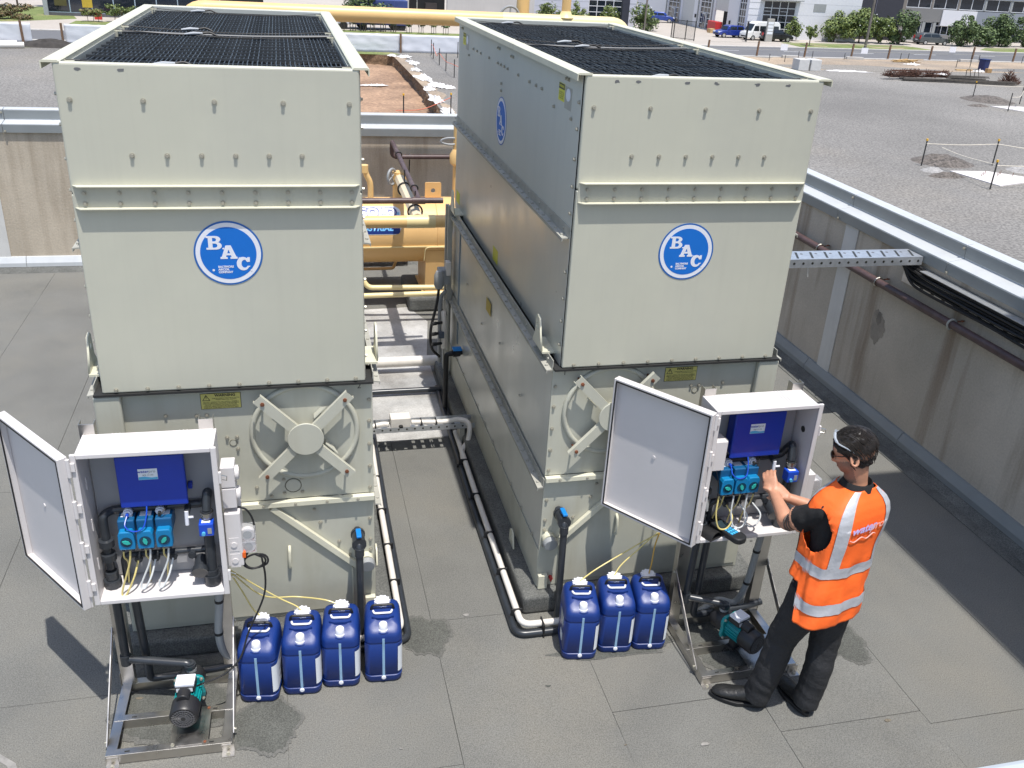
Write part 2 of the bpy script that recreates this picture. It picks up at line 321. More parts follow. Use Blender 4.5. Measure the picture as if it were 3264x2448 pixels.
def warn_label(parent, x, y, z):
    p = inst('warning_label', MB().box(-.1, 0, -.045, .1, .0015, .045).mesh('warning_label', INK), parent, (x, y-.0015, z))
    inst('label_face', MB().box(-.0975, -.001, -.0425, .0975, -.0001, .0425).mesh('label_face', YELV), p)
    inst('lettering', text_mesh('WARNING', .021, INK, 'CENTER', .0008), p, (.022, -.0016, .032), FACE_Y)
    inst('lettering', text_mesh('THIS EQUIPMENT HAS THE POTENTIAL\nTO BE A HIGH RISK HAZARD!', .0078, INK, 'CENTER', .0001), p, (.026, -.0016, .0115), FACE_Y)
    inst('lettering', text_mesh('DO NOT HANDLE, INC LIFT, INSTALL, ASSEMBLE\nOPERATE, MAINTAIN OR ENTER THIS EQUIPMENT\nWITHOUT ASSESSING THE RISKS INVOLVED.\nCONTROL MEASURES MUST BE DEVELOPED TO\nELIMINATE OR MINIMISE THE POTENTIAL RISKS', .0080, INK, 'CENTER', .0001), p, (0, -.0016, -.021), FACE_Y)
    inst('warning_triangle', outline_mesh('warning_triangle', [[(-.02, -.016), (.02, -.016), (0, .018)], [(-.0145, -.013), (.0145, -.013), (0, .012)]], INK), p, (-.071, -.0016, .020), FACE_Y)
    inst('exclamation_mark', text_mesh('!', .021, INK, 'CENTER', .0007), p, (-.071, -.0016, .020), FACE_Y)
BLADE = {}
def make_tower(label, tx, ty, mir, num, logoz):
    t = thing('cooling_tower', label, 'cooling tower', (tx, ty, 0), 0, 'twin cooling towers on the roof')
    X = (lambda x: W-x) if mir else (lambda x: x)
    def mbox(x0, y0, z0, x1, y1, z1): a, b = sorted((X(x0), X(x1))); return MB().box(a, y0, z0, b, y1, z1)
    # plinth
    MB().prism([(-.14, -.065), (W+.14, -.065), (W+.14, D+.15), (-.14, D+.15)], 'z', 0, Z0-.004).build('plinth', BITU, t, bevel=.02, seg=3)
    # upper casing
    MB().box(.004, .0, 2.655, W-.004, .03, ZT).build('upper_front_panel', CREAM, t, bevel=.012, seg=3)
    MB().box(.004, .0, ZPB, W-.004, .03, 2.653).build('lower_front_panel', CREAM, t, bevel=.008, seg=3)
    MB().box(.012, -.003, 2.592, W-.012, -.0005, 2.692).build('joint_plate', CREAMD, t)
    for z in (2.690, 2.588):
        MB().prism([(.012, -.001), (W-.012, -.001), (W-.020, -.012), (W-.036, -.032), (.036, -.032), (.020, -.012)], 'z', z, z+.006).build('front_flange', CREAML, t, bevel=.0015)
    for s in (0, 1):
        xa, xb = (0, .015) if s == 0 else (W-.015, W); o = -1 if s == 0 else 1; xs = 0 if s == 0 else W
        MB().box(xa, .033, 2.43, xb, D-.003, ZT-.004).build('upper_side_panel', GALVU, t, bevel=.002)
        MB().box(xa, .033, ZPB, xb, D-.003, 2.427).build('lower_side_panel', GALV, t, bevel=.002)
        MB().box(xa+.002, .028, ZPB, xb-.002, .036, ZT-.01).build('corner_seal', DARKGAP, t)
        for zc, y0 in ((2.385, .05), (1.632, .03), (.862, .03)):   # pressed angle along each joint
            xo = xs+o*(.036 if zc < 2 else 0)
            a = lambda k: xo+o*k
            MB().prism([(a(.0005), zc+.06), (a(.005), zc+.06), (a(.007), zc+.008), (a(.040), zc+.004), (a(.040), zc-.014), (a(.036), zc-.014), (a(.035), zc-.002), (a(.0005), zc)], 'y', y0, D-.01).build('side_flange', GALVD, t)
            b = MB()
            for k in range(27):
                y = y0+.06+k*.128
                b.cyl((a(.024), y, zc+.004), (a(.024), y, zc+.013), .009, 6)
                if k % 2 == 0: b.cyl((a(.004), y+.03, zc+.035), (a(.012), y+.03, zc+.035), .008, 6)
            tag(b.build('bolt_row', BOLT if False else GALVD, t), kind='stuff')
        # top rail
        a = lambda k: xs-o*k
        MB().prism([(a(-.040), ZT-.030), (a(-.040), ZT+.001), (a(-.030), ZT+.006), (a(.028), ZT+.006), (a(.036), ZT), (a(.034), ZT-.004), (a(-.035), ZT-.004), (a(-.035), ZT-.030)], 'y', -.002, D).build('top_rail', CREAML, t)
        MB().box(min(a(.031), a(.036)), .04, ZT-.085, max(a(.031), a(.036)), D-.03, ZT-.005).build('rail_lip', CREAML, t)
        MB().box(*sorted((a(.040), a(.037)))[:1], .05, ZT-.14, max(a(.040), a(.037)), D-.05, ZT-.02).build('inner_side_panel', GALV, t)
        bolts(t, [(xs+o*.001, y, z) for y, z in [(2.803, 3.044), (2.66, 3.044), (2.52, 3.044), (2.223, 3.045), (1.934, 3.045), (1.84, 3.045), (1.74, 3.045), (1.637, 3.044), (1.342, 3.043), (1.054, 3.042), (.90, 3.043), (.767, 3.044), (1.80, 2.93), (1.80, 2.885), (.50, 2.99), (.17, 2.98), (2.98, 2.98), (1.55, 3.13), (1.50, 3.13), (1.95, 3.14), (1.90, 3.14), (.30, 3.16), (.26, 3.16), (3.30, 3.15), (3.26, 3.15)]],
              (0, 0, -pi/2 if s == 0 else pi/2), .9)
        bolts(t, [(xs+o*.001, .055, z) for z in (3.08, 2.95, 2.80, 2.66, 2.52, 2.2, 2.05, 1.92, 1.78)], (0, 0, -pi/2 if s == 0 else pi/2), .9)
        bolts(t, [(xs+o*.037, .7+.62*k, 1.15+.1*(k % 2)) for k in range(4)]+[(xs+o*.037, .2+.3*k, .42) for k in range(10)], (0, 0, -pi/2 if s == 0 else pi/2), .9)
        # lifting lugs
        for y, z in ((.26, 1.70), (D-.3, 1.70), (.52, .06)):
            xl = xs+o*(.075 if z > 1 else .085)
            loops = [[(-.11, 0), (.09, 0), (.05, .05), (.035, .16), (.01, .18), (-.04, .17), (-.065, .09)], arcp(-.006, .115, .019, .019, 0, 350, 14)]
            if z < 1: loops = [[(q[0], q[1]+.0) for q in lp] for lp in loops]
            me = outline_mesh('lifting_lug', loops, CREAML, .005)
            inst('lifting_lug', me, t, (xl, y, z), (pi/2, 0, pi/2 if True else 0))
            MB().prism([(min(xl, xs+o*.0005), z), (max(xl, xs+o*.0005), z), (max(xl, xs+o*.0005), z-.012), (min(xl, xs+o*.0005), z-.012)], 'y', y-.12, y+.10).build('lug_bracket', CREAML, t)
    MB().box(.016, D-.03, ZPB, W-.016, D, ZT).build('rear_panel', GALV, t, bevel=.004)
    MB().box(-.004, D-.012, ZT-.03, W+.004, D+.02, ZT+.004).build('rear_rail', CREAML, t, bevel=.004)
    bolts(t, [(x, .0, 3.064) for x in (.056, .353, .65, .947, 1.242)]+[(.28+.148*k, 0, 2.827) for k in range(6)])
    bolts(t, [(.058+.1482*k, -.003, 2.660) for k in range(9)]+[(.058+.1482*k, -.003, 2.612) for k in range(9)], sc=.9)
    bolts(t, [(.07+.1465*k, 0, 1.674) for k in range(9)], sc=.9)
    emblem(t, (.657 if not mir else .650, -.0005, logoz), FACE_Y)
    if mir: emblem(t, (-.0005, 1.77, 2.69), FACE_X)
    for cx, s in ((.30, 1),):
        CHIP = mat('bare_metal_chip', (.2, .2, .2), .5, metal=.5)
        for i in range(6 if mir else 2):
            x = .12+.19*i+random.uniform(-.05, .05)
            MB().prism(blob(x, 3.19, .014, .007, 9, .6, i+num), 'y', -.0008, .001).build('paint_chip', CHIP, t)
    # yellow stickers and name plates on the side
    for yy, z in ((.38, 3.082), (3.2, 3.08)):
        q = inst('side_label', MB().box(-.055, 0, -.045, .055, .001, .045).mesh('side_label', YELB), t, (-.0012, yy, z), (0, 0, -pi/2))
        inst('label_heading', MB().box(-.053, -.0008, .015, .053, -.0002, .043).mesh('label_heading', INK), q)
        inst('lettering', text_mesh('WARNING', .020, YELB, 'CENTER', .0005), q, (0, -.0012, .029), FACE_Y)
        inst('lettering', text_mesh('KEEP HANDS CLEAR\nOF ROTATING PARTS\nISOLATE BEFORE\nOPENING PANEL', .010, INK, 'CENTER'), q, (0, -.0006, -.016), FACE_Y)
        pl = inst('name_plate', MB().box(-.06, 0, -.06, .06, .001, .05).mesh('name_plate', GALVD), t, (-.0012, yy-.125, z-.01), (0, 0, -pi/2))
        inst('oval_badge', MB().prism([(.04*cos(i*pi/12), .032*sin(i*pi/12)+.012) for i in range(24)], 'y', -.0012, -.0002).mesh('oval_badge', WHITEV), pl)
    for yy, z, m in ((1.76, 1.75, YELB), (1.75, 1.36, mat('faded_yellow', (.5, .36, .03), .5)), (3.3, 1.78, YELB)): MB().box(-.0375 if z < 1.6 else -.0018, yy-.08, z-.05, -.0365 if z < 1.6 else -.0008, yy+.08, z+.05).build('side_sticker', m, t)
    # ---- discharge grating: louvre blades running back, cross spacers, tie wires
    if not BLADE:
        b = MB(); n = 24; L = (D-.16)/2; vs = []; th = .0016
        for i in range(n+1):
            y = L*i/n; xw = .0014*sin(i*2.1)
            for x, z in ((-th-.0008, 0), (th+.0008, 0), (th+.004, -.05), (-th+.004, -.05)): vs.append((x+xw, y, z))
        fs = [(i*4+k, i*4+(k+1) % 4, i*4+4+(k+1) % 4, i*4+4+k) for i in range(n) for k in range(4)]+[(0, 1, 2, 3), (n*4+3, n*4+2, n*4+1, n*4)]
        BLADE['b'] = b.add(vs, fs).mesh('louvre_blade', MESHM)
        BLADE['c'] = MB().box(.05, -.0022, -.012, W-.05, .0022, .0015).mesh('cross_spacer', MESHC)
    L = (D-.16)/2
    for h in (0, 1):
        y0 = .055+h*(L+.05)
        for k in range(54):
            inst('louvre_blade', BLADE['b'], t, (.066+k*.0220+random.uniform(-.002, .002), y0, 3.184+random.uniform(-.003, .003)), (0, random.uniform(-.05, .05), random.uniform(-.0009, .0009)))
        for k in range(12): inst('cross_spacer', BLADE['c'], t, (0, y0+.03+k*.147+random.uniform(-.006, .006), 3.187+random.uniform(-.002, .002)), (0, random.uniform(-.002, .002), random.uniform(-.003, .003)))
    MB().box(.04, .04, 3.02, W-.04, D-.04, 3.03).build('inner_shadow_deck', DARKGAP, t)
    for y in (.13, 1.55, 1.82, 3.28):
        pts = spline([(.02, y, 3.214), (.35, y+.01, 3.196), (.7, y-.01, 3.19), (1.0, y+.008, 3.196), (W-.02, y, 3.214)], 5)
        MB().tube(pts, .0026, 6).build('tie_wire', BLK, t)
        x = .40+.06*sin(y*5); MB().tube([(x-.05, y, 3.20), (x, y+.004, 3.206), (x+.05, y+.012, 3.206)], [.005, .009, .006], 8).build('wire_clamp', mat('grey_clamp', (.42, .44, .46), .45), t, smooth=True)
        MB().tube(spline([(x+.05, y+.012, 3.206), (x+.09, y+.02, 3.21), (x+.13, y+.01, 3.195)], 4), .006, 6).build('wire_tail', BLK, t)
        for xs in (.045, W-.045): MB().box(xs-.03, y-.02, 3.204, xs+.03, y+.02, 3.210).build('wire_bracket', CREAML, t); MB().box(xs-.006, y-.02, 3.13, xs+.006, y+.02, 3.204).build('wire_bracket_leg', CREAMD, t)
    MB().tube(spline([(.06, 1.68, 3.192), (.4, 1.69, 3.186), (.8, 1.68, 3.186), (W-.05, 1.70, 3.198)], 5), .0075, 6).build('centre_strip', mat('dark_strip', (.12, .125, .13), .5), t)
    # ---- base section
    E_ = .035
    MB().box(-E_+.004, .05, Z0, -E_+.016, D, ZPB-.012).build('base_side_panel', GALV, t, bevel=.002)
    MB().box(W+E_-.016, .05, Z0, W+E_-.004, D, ZPB-.012).build('base_side_panel', GALV, t, bevel=.002)
    MB().box(-E_-.003, .045, Z0-.002, -E_+.002, D, .40).build('pan_side', CREAMD, t); MB().box(W+E_-.002, .045, Z0-.002, W+E_+.003, D, .40).build('pan_side', CREAMD, t)
    MB().box(-E_, D-.02, Z0, W+E_, D-.001, ZPB-.012).build('base_rear_panel', GALV, t)
    MB().box(-E_, .036, ZL+.016, W+E_, .05, ZPB-.012).build('fan_panel', CREAMD, t, bevel=.003)
    MB().box(-E_, .038, Z0, W+E_, .052, ZL-.018).build('pan_panel', CREAMD, t, bevel=.003)
    MB().box(-.038, -.012, ZPB-.014, W+.038, .20, ZPB-.002).build('joint_gasket', DARKGAP, t)
    MB().box(-E_, .001, ZL-.017, W+E_, .036, ZL+.015).build('front_ledge', CREAML, t, bevel=.003)
    bolts(t, [(.05+.17*k, .0008, ZL) for k in range(8)], sc=.7)
    mbox(-.046, -.004, ZL+.02, .083, .034, ZPB-.018).build('corner_post', CREAMD, t, bevel=.012, seg=3)
    bolts(t, [(X(1.311), .036, z) for z in (1.53, 1.401, 1.259, 1.117, .98)], sc=.95)
    bolts(t, [(X(1.308), .038, z) for z in (.77, .626, .557, .444)]+[(X(1.0), .038, .86), (X(1.03), .038, .77), (X(1.13), .038, .63), (X(1.19), .038, .53)], sc=.95)
    # fan inlet cover
    fx, fz, fr = X(.972), 1.362, .273
    o = MB().tube([(fx+fr*cos(2*pi*i/56), .030, fz+fr*sin(2*pi*i/56)) for i in range(56)], .0155, 10, closed=True).build('fan_ring', CREAMD, t, smooth=True)
    MB().cyl((fx, .0358, fz), (fx, .026, fz), fr-.012, 56).build('fan_cover', CREAMD, t, smooth=True)
    MB().cyl((fx, -.062, fz), (fx, -.0525, fz), .094, 40).build('hub_disc', CREAMD, t, bevel=.003, smooth=True)
    MB().cyl((fx, -.0525, fz), (fx, .030, fz), .05, 24).build('hub_boss', CREAMD, t, smooth=True)
    for a in (46, 134, 226, 314):
        M = Matrix.Translation((fx, 0, fz)) @ Matrix.Rotation(-radians(a), 4, 'Y')
        b = MB(); b.M = M; b.box(.075, -.052, -.027, .338, -.048, .027).box(.075, -.048, -.027, .338, -.026, -.023).box(.075, -.048, .023, .338, -.026, .027)
        arm = b.build('cover_arm', CREAMD, t)
        b = MB(); b.M = M; b.prism([(.11, -.030), (.20, -.030), (.16, .022), (.11, .022)], 'z', .036, .041).build('arm_web', CREAMD, arm)
        b = MB(); b.M = M; b.cyl((.30, -.062, 0), (.30, .03, 0), .006, 8).cyl((.30, -.060, 0), (.30, -.052, 0), .011, 6); b.build('rusty_stud', RUST, arm)
    warn_label(t, X(.556), .035, 1.569)
    for hx, hz, hr in ((.453, 1.459, .017), (.599, 1.318, .018), (.893, 1.028, .043)):
        MB().tube([(X(hx)+hr*cos(2*pi*i/20), .0345, hz+hr*sin(2*pi*i/20)) for i in range(20)], .0022, 6, closed=True).build('inspection_plug', mat('plug_rim', (.16, .15, .11), .6), t)
        MB().cyl((X(hx), .0362, hz), (X(hx), .0335, hz), hr*.9, 20).build('plug_cap', CREAMD, t)
    bolts(t, [(X(x), .036, z) for x, z in ((.43, 1.49), (.48, 1.49), (.57, 1.35), (.62, 1.35), (.62, 1.28), (.845, 1.07), (.94, 1.07), (.845, .985), (.94, .985), (.70, 1.03), (.775, .97), (.36, 1.40), (.28, 1.50))], sc=.9)
    inst('tower_number', text_mesh(str(num), .045, INK, 'CENTER'), t, (X(1.261), .0355, 1.612), FACE_Y)
    # access door cut on the diagonal, handle, drain cap
    d0, d1 = Vector((X(.772), 0, .903)), Vector((X(1.235), 0, .455))
    MB().beam((d0.x, .022, d0.z), (d1.x, .022, d1.z), .034, .028, (0, -1, 0)).build('diagonal_bar', CREAML, t, bevel=.002)
    pl = [(-.02, Z0+.03), (-.02, ZL-.03), (.75, ZL-.03), (1.205, .462), (1.205, Z0+.03)]
    MB().prism([(X(x), z) for x, z in pl], 'y', .030, .0378).build('access_door', CREAMD, t, bevel=.002)
    MB().box(X(1.20)-.004, .020, Z0+.02, X(1.20)+.004, .030, .45).build('door_edge', CREAML, t)
    h = MB().tube(fillet([(X(.852), .030, .632), (X(.852), .004, .62), (X(.850), -.002, .56), (X(.850), .004, .50), (X(.850), .030, .49)], .02), .009, 8).build('door_handle', CREAML, t, smooth=True)
    kx, kz = X(1.282), .502
    MB().cyl((kx, .038, kz), (kx, -.01, kz), .040, 24).build('drain_stub', CREAML, t, smooth=True); MB().cyl((kx, -.011, kz-.004), (kx, -.045, kz-.010), .046, 24, .042).build('drain_cap', GREYP, t, smooth=True, bevel=.004)
    MB().box(*((X(1.30)-.03, .001, Z0, X(1.30)+.03, .037, Z0+.10))).build('foot_block', CREAML, t, bevel=.004)
    MB().cyl((X(1.245), .036, .20), (X(1.245), .01, .20), .012, 10).cyl((X(1.245), .012, .18), (X(1.245), .012, .22), .006, 8).build('red_drain_tap', mat('red_plastic', (.45, .04, .04), .4), t)
    MB().tube([(X(.35)+.33*cos(0)*0, .0375, .23)]+[(X(.35), .0375, .2301)], .001, 4)
    MB().box(*sorted((X(.05), X(.05)))[:1], .0295, .232, X(.05)+.001, .030, .233)
    # riser and blue ball valve
    vx = X(1.233)
    MB().tube(fillet([(vx, .03, .705), (vx, -.115, .70), (vx, -.135, .0)], .035, 5), .0215, 14).build('riser_pipe', PVCB, t, smooth=True)
    v = MB().cyl((vx, -.02, .702), (vx, -.105, .700), .036, 16).cyl((vx, -.005, .702), (vx, -.022, .702), .041, 12).cyl((vx, -.100, .700), (vx, -.118, .700), .041, 12).build('ball_valve', PVCB, t, smooth=True)
    MB().cyl((vx, -.062, .735), (vx, -.062, .75), .012, 10).box(vx-.014, -.125, .75, vx+.014, -.045, .764).build('valve_handle', VALVEB, v, bevel=.004)
    for z in (.63, .14): MB().cyl((vx, -.117, z), (vx, -.117, z+.05), .027, 14).build('pipe_coupling', PVCB, t, smooth=True)
    return t
T1 = make_tower('cream cooling tower on the left marked 2 with open dosing cabinet in front', 0, 0, False, 2, 2.367)
T2 = make_tower('cream and galvanised cooling tower marked 1 beside the worker in the orange vest', 2.374, .033, True, 1, 2.318)
# ================================================================ DOSING CABINETS ON STANDS
CABW = mat('white_grp', (.64, .61, .60), .42, var=.035, vs=3, bump=.03, bs=30, dirt=(.55, .52, .50), dthr=.68)
CABI = mat('grey_back_panel', (.34, .338, .345), .6, var=.05, vs=4)
CTRL = mat('blue_enclosure', (.005, .035, .36), .38, var=.06, vs=6, coat=.15)
DPB = mat('cyan_pump_body', (.004, .19, .42), .4, var=.08); DPD = mat('dark_cyan', (.006, .09, .22), .4); TEAL = mat('teal_rotor', (.03, .42, .36), .35)
SOLB = mat('royal_blue', (.01, .07, .52), .35); PAPER = mat('paper_label', (.72, .75, .78), .6, var=.03); CYANL = mat('cyan_print', (.09, .40, .62), .5)
NICKEL = mat('nickel', (.55, .53, .48), .25, metal=1); CLEARY = mat('yellowed_tube', (.62, .52, .20), .3, var=.08); CLEARW = mat('milky_tube', (.58, .60, .60), .3, var=.05)
ORNG = mat('orange_plastic', (.80, .13, .015), .4); CLEARP = mat('clear_cover', (.62, .62, .64), .15, alpha=.35, var=.02)
PUMPT = mat('teal_cast_iron', (.004, .24, .25), .4, var=.06, coat=.2); PUMPK = mat('black_cowl', (.018, .018, .02), .42, var=.2)
def pipe(name, pts, r, m, par, rad=.03, n=12): return MB().tube(fillet(pts, rad), r, n).build(name, m, par, smooth=True, ang=60)
def gland(par, p, r=.02, L=.03): return MB().cyl((p[0], p[1], p[2]), (p[0], p[1]-L, p[2]), r, 10).build('union_nut', PVCB, par)
def make_stand(label, ox, rz):
    t = thing('steel_stand', label, 'stand', (ox, 0, 0), rz, 'stainless stands in front of the towers')
    for x in (.0, .55):
        MB().prism([(x, .002), (x+.05, .002), (x+.05, .005), (x+.003 if x < .3 else x+.05, .005), (x+.003 if x < .3 else x+.05, .057), (x+.05, .057), (x+.05, .06), (x, .06)] if x < .3 else
                   [(x, .002), (x+.05, .002), (x+.05, .06), (x, .06), (x, .057), (x+.047, .057), (x+.047, .005), (x, .005)], 'y', -.79, -.27).build('base_rail', STEEL, t, bevel=.0015)
        xx = x if x < .3 else x-.018
        MB().prism([(xx, -.30), (xx+.068, -.30), (xx+.068, -.297), (xx+.068, -.25), (xx+.065, -.25), (xx+.065, -.297), (xx+.003, -.297), (xx+.003, -.25), (xx, -.25)], 'z', .061, 1.648).build('upright', STEEL, t, bevel=.001)
        xb = -.004 if x < .3 else .604
        MB().beam((xb, -.715, .045), (xb, -.285, .44), .005, .036, (0, -.6, .8)).build('brace', STEEL, t)
        bolts(t, [(xb+(-.003 if x < .3 else .003), -.70, .058), (xb+(-.003 if x < .3 else .003), -.292, .425)], (0, 0, -pi/2 if x < .3 else pi/2), .8)
        MB().prism([(xb-.001, 0), (xb+.001, 0), (xb+.001, .14), (xb-.001, .14)], 'y', -.30, -.20).build('gusset_plate', STEEL, t)
        f = MB().box(x, -.83, .0, x+.06, -.792, .004).box(x, -.796, .004, x+.06, -.792, .05).build('foot_bracket', STEEL, t); bolts(f, [(x+.03, -.812, .004)], (-pi/2, 0, 0), .9)
    for y in (-.792, -.565, -.30):
        MB().prism([(y, .004), (y+.004, .004), (y+.004, .058), (y+.04, .058), (y+.04, .062), (y, .062)], 'x', .004, .596).build('cross_bar', STEEL, t, bevel=.001)
        if y < -.4:
            for x in (.10, .5): MB().box(x-.012, y+.014, .0625, x+.012, y+.022, .0632).build('slot', DARKGAP, t)
    for x in (.30, .455):
        o = MB().box(x, -.79, .0635, x+.028, -.53, .068).build('pump_rail', STEEL, t); bolts(o, [(x+.014, -.775, .068), (x+.014, -.545, .068)], (-pi/2, 0, 0), .8, me=MB().cyl((0, 0, 0), (0, -.004, 0), .010, 8).mesh('rusty_bolt', RUST) if x > .4 else None)
    MB().box(.329, -.782, .064, .454, -.535, .067).build('pump_plate', STEEL, t)
    return t
def make_pump(label, loc, rz):
    t = thing('water_pump', label, 'pump', loc, rz, 'teal transfer pumps on the stands')       # motor axis along y, cowl to -y
    z = .115
    MB().lathe([(.03, .10), (.062, .10), (.068, .08), (.068, .02), (.055, 0)], 20, (0, .0, z), 'y').build('pump_head', PUMPK, t, smooth=True)
    b = MB(); pl = []
    for i in range(32):
        a = 2*pi*i/32; k = .082+.012*cos(4*(a-pi/4)); pl.append((k*cos(a), z+k*sin(a)))
    b.prism(pl, 'y', -.125, -.103); fl = b.build('flange', PUMPT, t, bevel=.004, smooth=True)
    bolts(fl, [(s*.064, -.125, z+q*.064) for s in (-1, 1) for q in (-1, 1)], sc=.8)
    b = MB().cyl((0, -.126, z), (0, -.225, z), .055, 24)
    for i in range(20):
        a = 2*pi*i/20; b.beam((.056*cos(a), -.13, z+.056*sin(a)), (.056*cos(a), -.222, z+.056*sin(a)), .004, .018, (cos(a), 0, sin(a)))
    b.build('finned_motor', PUMPT, t)
    c = MB().lathe([(.062, .226), (.070, .235), (.070, .318), (.062, .330)], 26, (0, 0, z), 'y').build('fan_cowl', PUMPK, t, smooth=True)
    g = MB()
    for r in (.016, .028, .040, .052): g.tube([(r*cos(2*pi*i/24), -.333, z+r*sin(2*pi*i/24)) for i in range(24)], .0018, 5, closed=True)
    for i in range(24): a = 2*pi*i/24; g.cyl((.012*cos(a), -.333, z+.012*sin(a)), (.058*cos(a), -.333, z+.058*sin(a)), .0016, 5)
    g.build('cowl_grille', mat('grille_grey', (.09, .09, .095), .45), t); MB().cyl((0, -.332, z), (0, -.335, z), .012, 12).build('cowl_boss', PUMPK, t)
    j = MB().box(-.052, -.215, z+.062, .045, -.135, z+.095).build('junction_box', PUMPK, t, bevel=.004); MB().box(-.050, -.213, z+.096, .043, -.137, z+.112).build('junction_lid', WHITEV, j, bevel=.003)
    MB().box(-.045, -.2155, z+.066, .035, -.2152, z+.09).build('rating_plate', PAPER, j)
    MB().cyl((-.005, -.217, z+.07), (-.005, -.275, z+.066), .032, 18).build('capacitor', PUMPK, t, smooth=True, bevel=.004)
    MB().box(-.055, -.21, -.0, .055, -.15, .012).box(-.04, -.20, .012, .04, -.16, .062).build('motor_foot', PUMPK, t)
    MB().cyl((0, -.055, z+.06), (0, -.055, z+.115), .024, 14).cyl((0, -.055, z+.085), (0, -.055, z+.105), .031, 10).build('outlet_union', PVCB, t)
    MB().cyl((0, -.02, z+.05), (0, -.02, z+.078), .012, 8).build('priming_plug', NICKEL, t)
    return t
def make_cabinet(label, ox, oy, oz, rz, door_tip, second):
    t = thing('dosing_cabinet', label, 'cabinet', (ox, oy, oz), rz, 'white dosing cabinets')
    Wc, Dc, Hc = .60, .215, .81
    sh = MB().box(0, .001, 0, .012, Dc, Hc).box(Wc-.012, .001, 0, Wc, Dc, Hc).box(.012, .001, Hc-.012, Wc-.012, Dc, Hc).box(.012, .001, 0, Wc-.012, Dc, .012).box(.012, Dc-.012, .012, Wc-.012, Dc, Hc-.012).build('shell', CABW, t, bevel=.003)
    r = MB()
    for a in ((-.014, -.004, -.014, .012, .012, Hc+.014), (Wc-.012, -.004, -.014, Wc+.014, .012, Hc+.014), (.012, -.004, Hc-.01, Wc-.012, .012, Hc+.014), (.012, -.004, -.014, Wc-.012, .012, .010)): r.box(*a)
    r.build('front_rim', CABW, t, bevel=.004)
    for k in range(3):
        for x in (.13, .43): MB().box(x+k*.017, .02, Hc+.0002, x+k*.017+.006, Dc-.004, Hc+.003).build('top_rib', CABW, sh, bevel=.001)
    MB().box(.02, Dc-.028, .02, Wc-.02, Dc-.0125, Hc-.02).build('mounting_panel', CABI, t)
    # door: hinged on the left edge, swung wide open
    v = Vector((door_tip[0]+.012, door_tip[1], 0)); ang = atan2(v.y, v.x)
    d = inst('door', MB().box(0, 0, -.012, .622, .008, Hc+.012).mesh('door', CABW), t, (-.02, -.012, 0), (0, 0, ang))
    f = MB()
    for a in ((0, .008, -.012, .012, .045, Hc+.012), (.610, .008, -.012, .622, .045, Hc+.012), (.012, .008, Hc, .610, .045, Hc+.012), (.012, .008, -.012, .610, .045, .0)): f.box(*a)
    f.build('door_return', CABW, d, bevel=.003)
    g = MB()
    for a in ((.0125, .040, .001, .0185, .0465, Hc-.001), (.6035, .040, .001, .6095, .0465, Hc-.001), (.0185, .040, Hc-.007, .6035, .0465, Hc-.001), (.0185, .040, .001, .6035, .0465, .007)): g.box(a[0], min(a[1], a[4]), a[2], a[3], max(a[1], a[4]), a[5])
    g.build('door_gasket', BLK, d)
    MB().cyl((.33, .0081, .42), (.33, .012, .42), .010, 12).build('door_boss', CABW, d); MB().cyl((.622, .02, .55), (.635, .02, .55), .008, 8).cyl((.622, .02, .2), (.635, .02, .2), .008, 8).build('door_catch', CABW, d)
    for z in (.10, .32, .545, .765):
        h = MB().cyl((-.020, -.016, z-.045), (-.020, -.016, z+.045), .0095, 10).box(-.02, -.014, z-.02, .006, -.004, z+.02).box(-.04, -.014, z-.043, -.02, -.006, z-.022).box(-.04, -.014, z+.022, -.02, -.006, z+.043).build('hinge', CABW, t, smooth=True)
    for z in (.66, .10):
        MB().box(Wc+.014, -.006, z-.03, Wc+.026, .01, z+.03).build('latch_base', CABW, t, bevel=.002); MB().tube([(Wc+.028, .0, z-.01), (Wc+.05, -.01, z-.01), (Wc+.052, -.01, z+.012), (Wc+.028, .0, z+.014)], .0025, 6).build('latch_wire', NICKEL, t)
    for z, y in ((.617, .10), (.396, .085), (.18, .075)): MB().box(.0122, y-.006, z-.035, .016, y, z+.03).build('side_slot', CABW, t)
    # controller
    c = MB().box(.16, Dc-.115, .485, .445, Dc-.029, .742).build('controller', CTRL, t, bevel=.018, seg=4)
    MB().box(.150, Dc-.135, .475, .455, Dc-.118, .752).build('controller_lid', CTRL, c, bevel=.012, seg=4)
    for x, z in ((.146, .53), (.459, .53)): MB().box(x-.01, Dc-.06, z-.015, x+.01, Dc-.03, z+.015).build('lug', CTRL, c, bevel=.003)
    lb = MB().box(.247, Dc-.1368, .627, .333, Dc-.1353, .685).build('label', PAPER, c)
    MB().prism([(.248, .628), (.332, .628), (.332, .640), (.305, .638), (.275, .645), (.248, .642)], 'y', Dc-.1375, Dc-.1369).build('label_wave', CYANL, lb)
    inst('lettering', text_mesh('water', .021, CTRL, 'RIGHT', .0004, shear=.2), lb, (.294, Dc-.1372, .671), FACE_Y); inst('lettering', text_mesh('pro', .021, GREYP, 'LEFT', .0002, shear=.2), lb, (.294, Dc-.1372, .671), FACE_Y)
    inst('lettering', text_mesh('0800 101 656', .009, INK, 'CENTER'), lb, (.29, Dc-.1372, .652), FACE_Y)
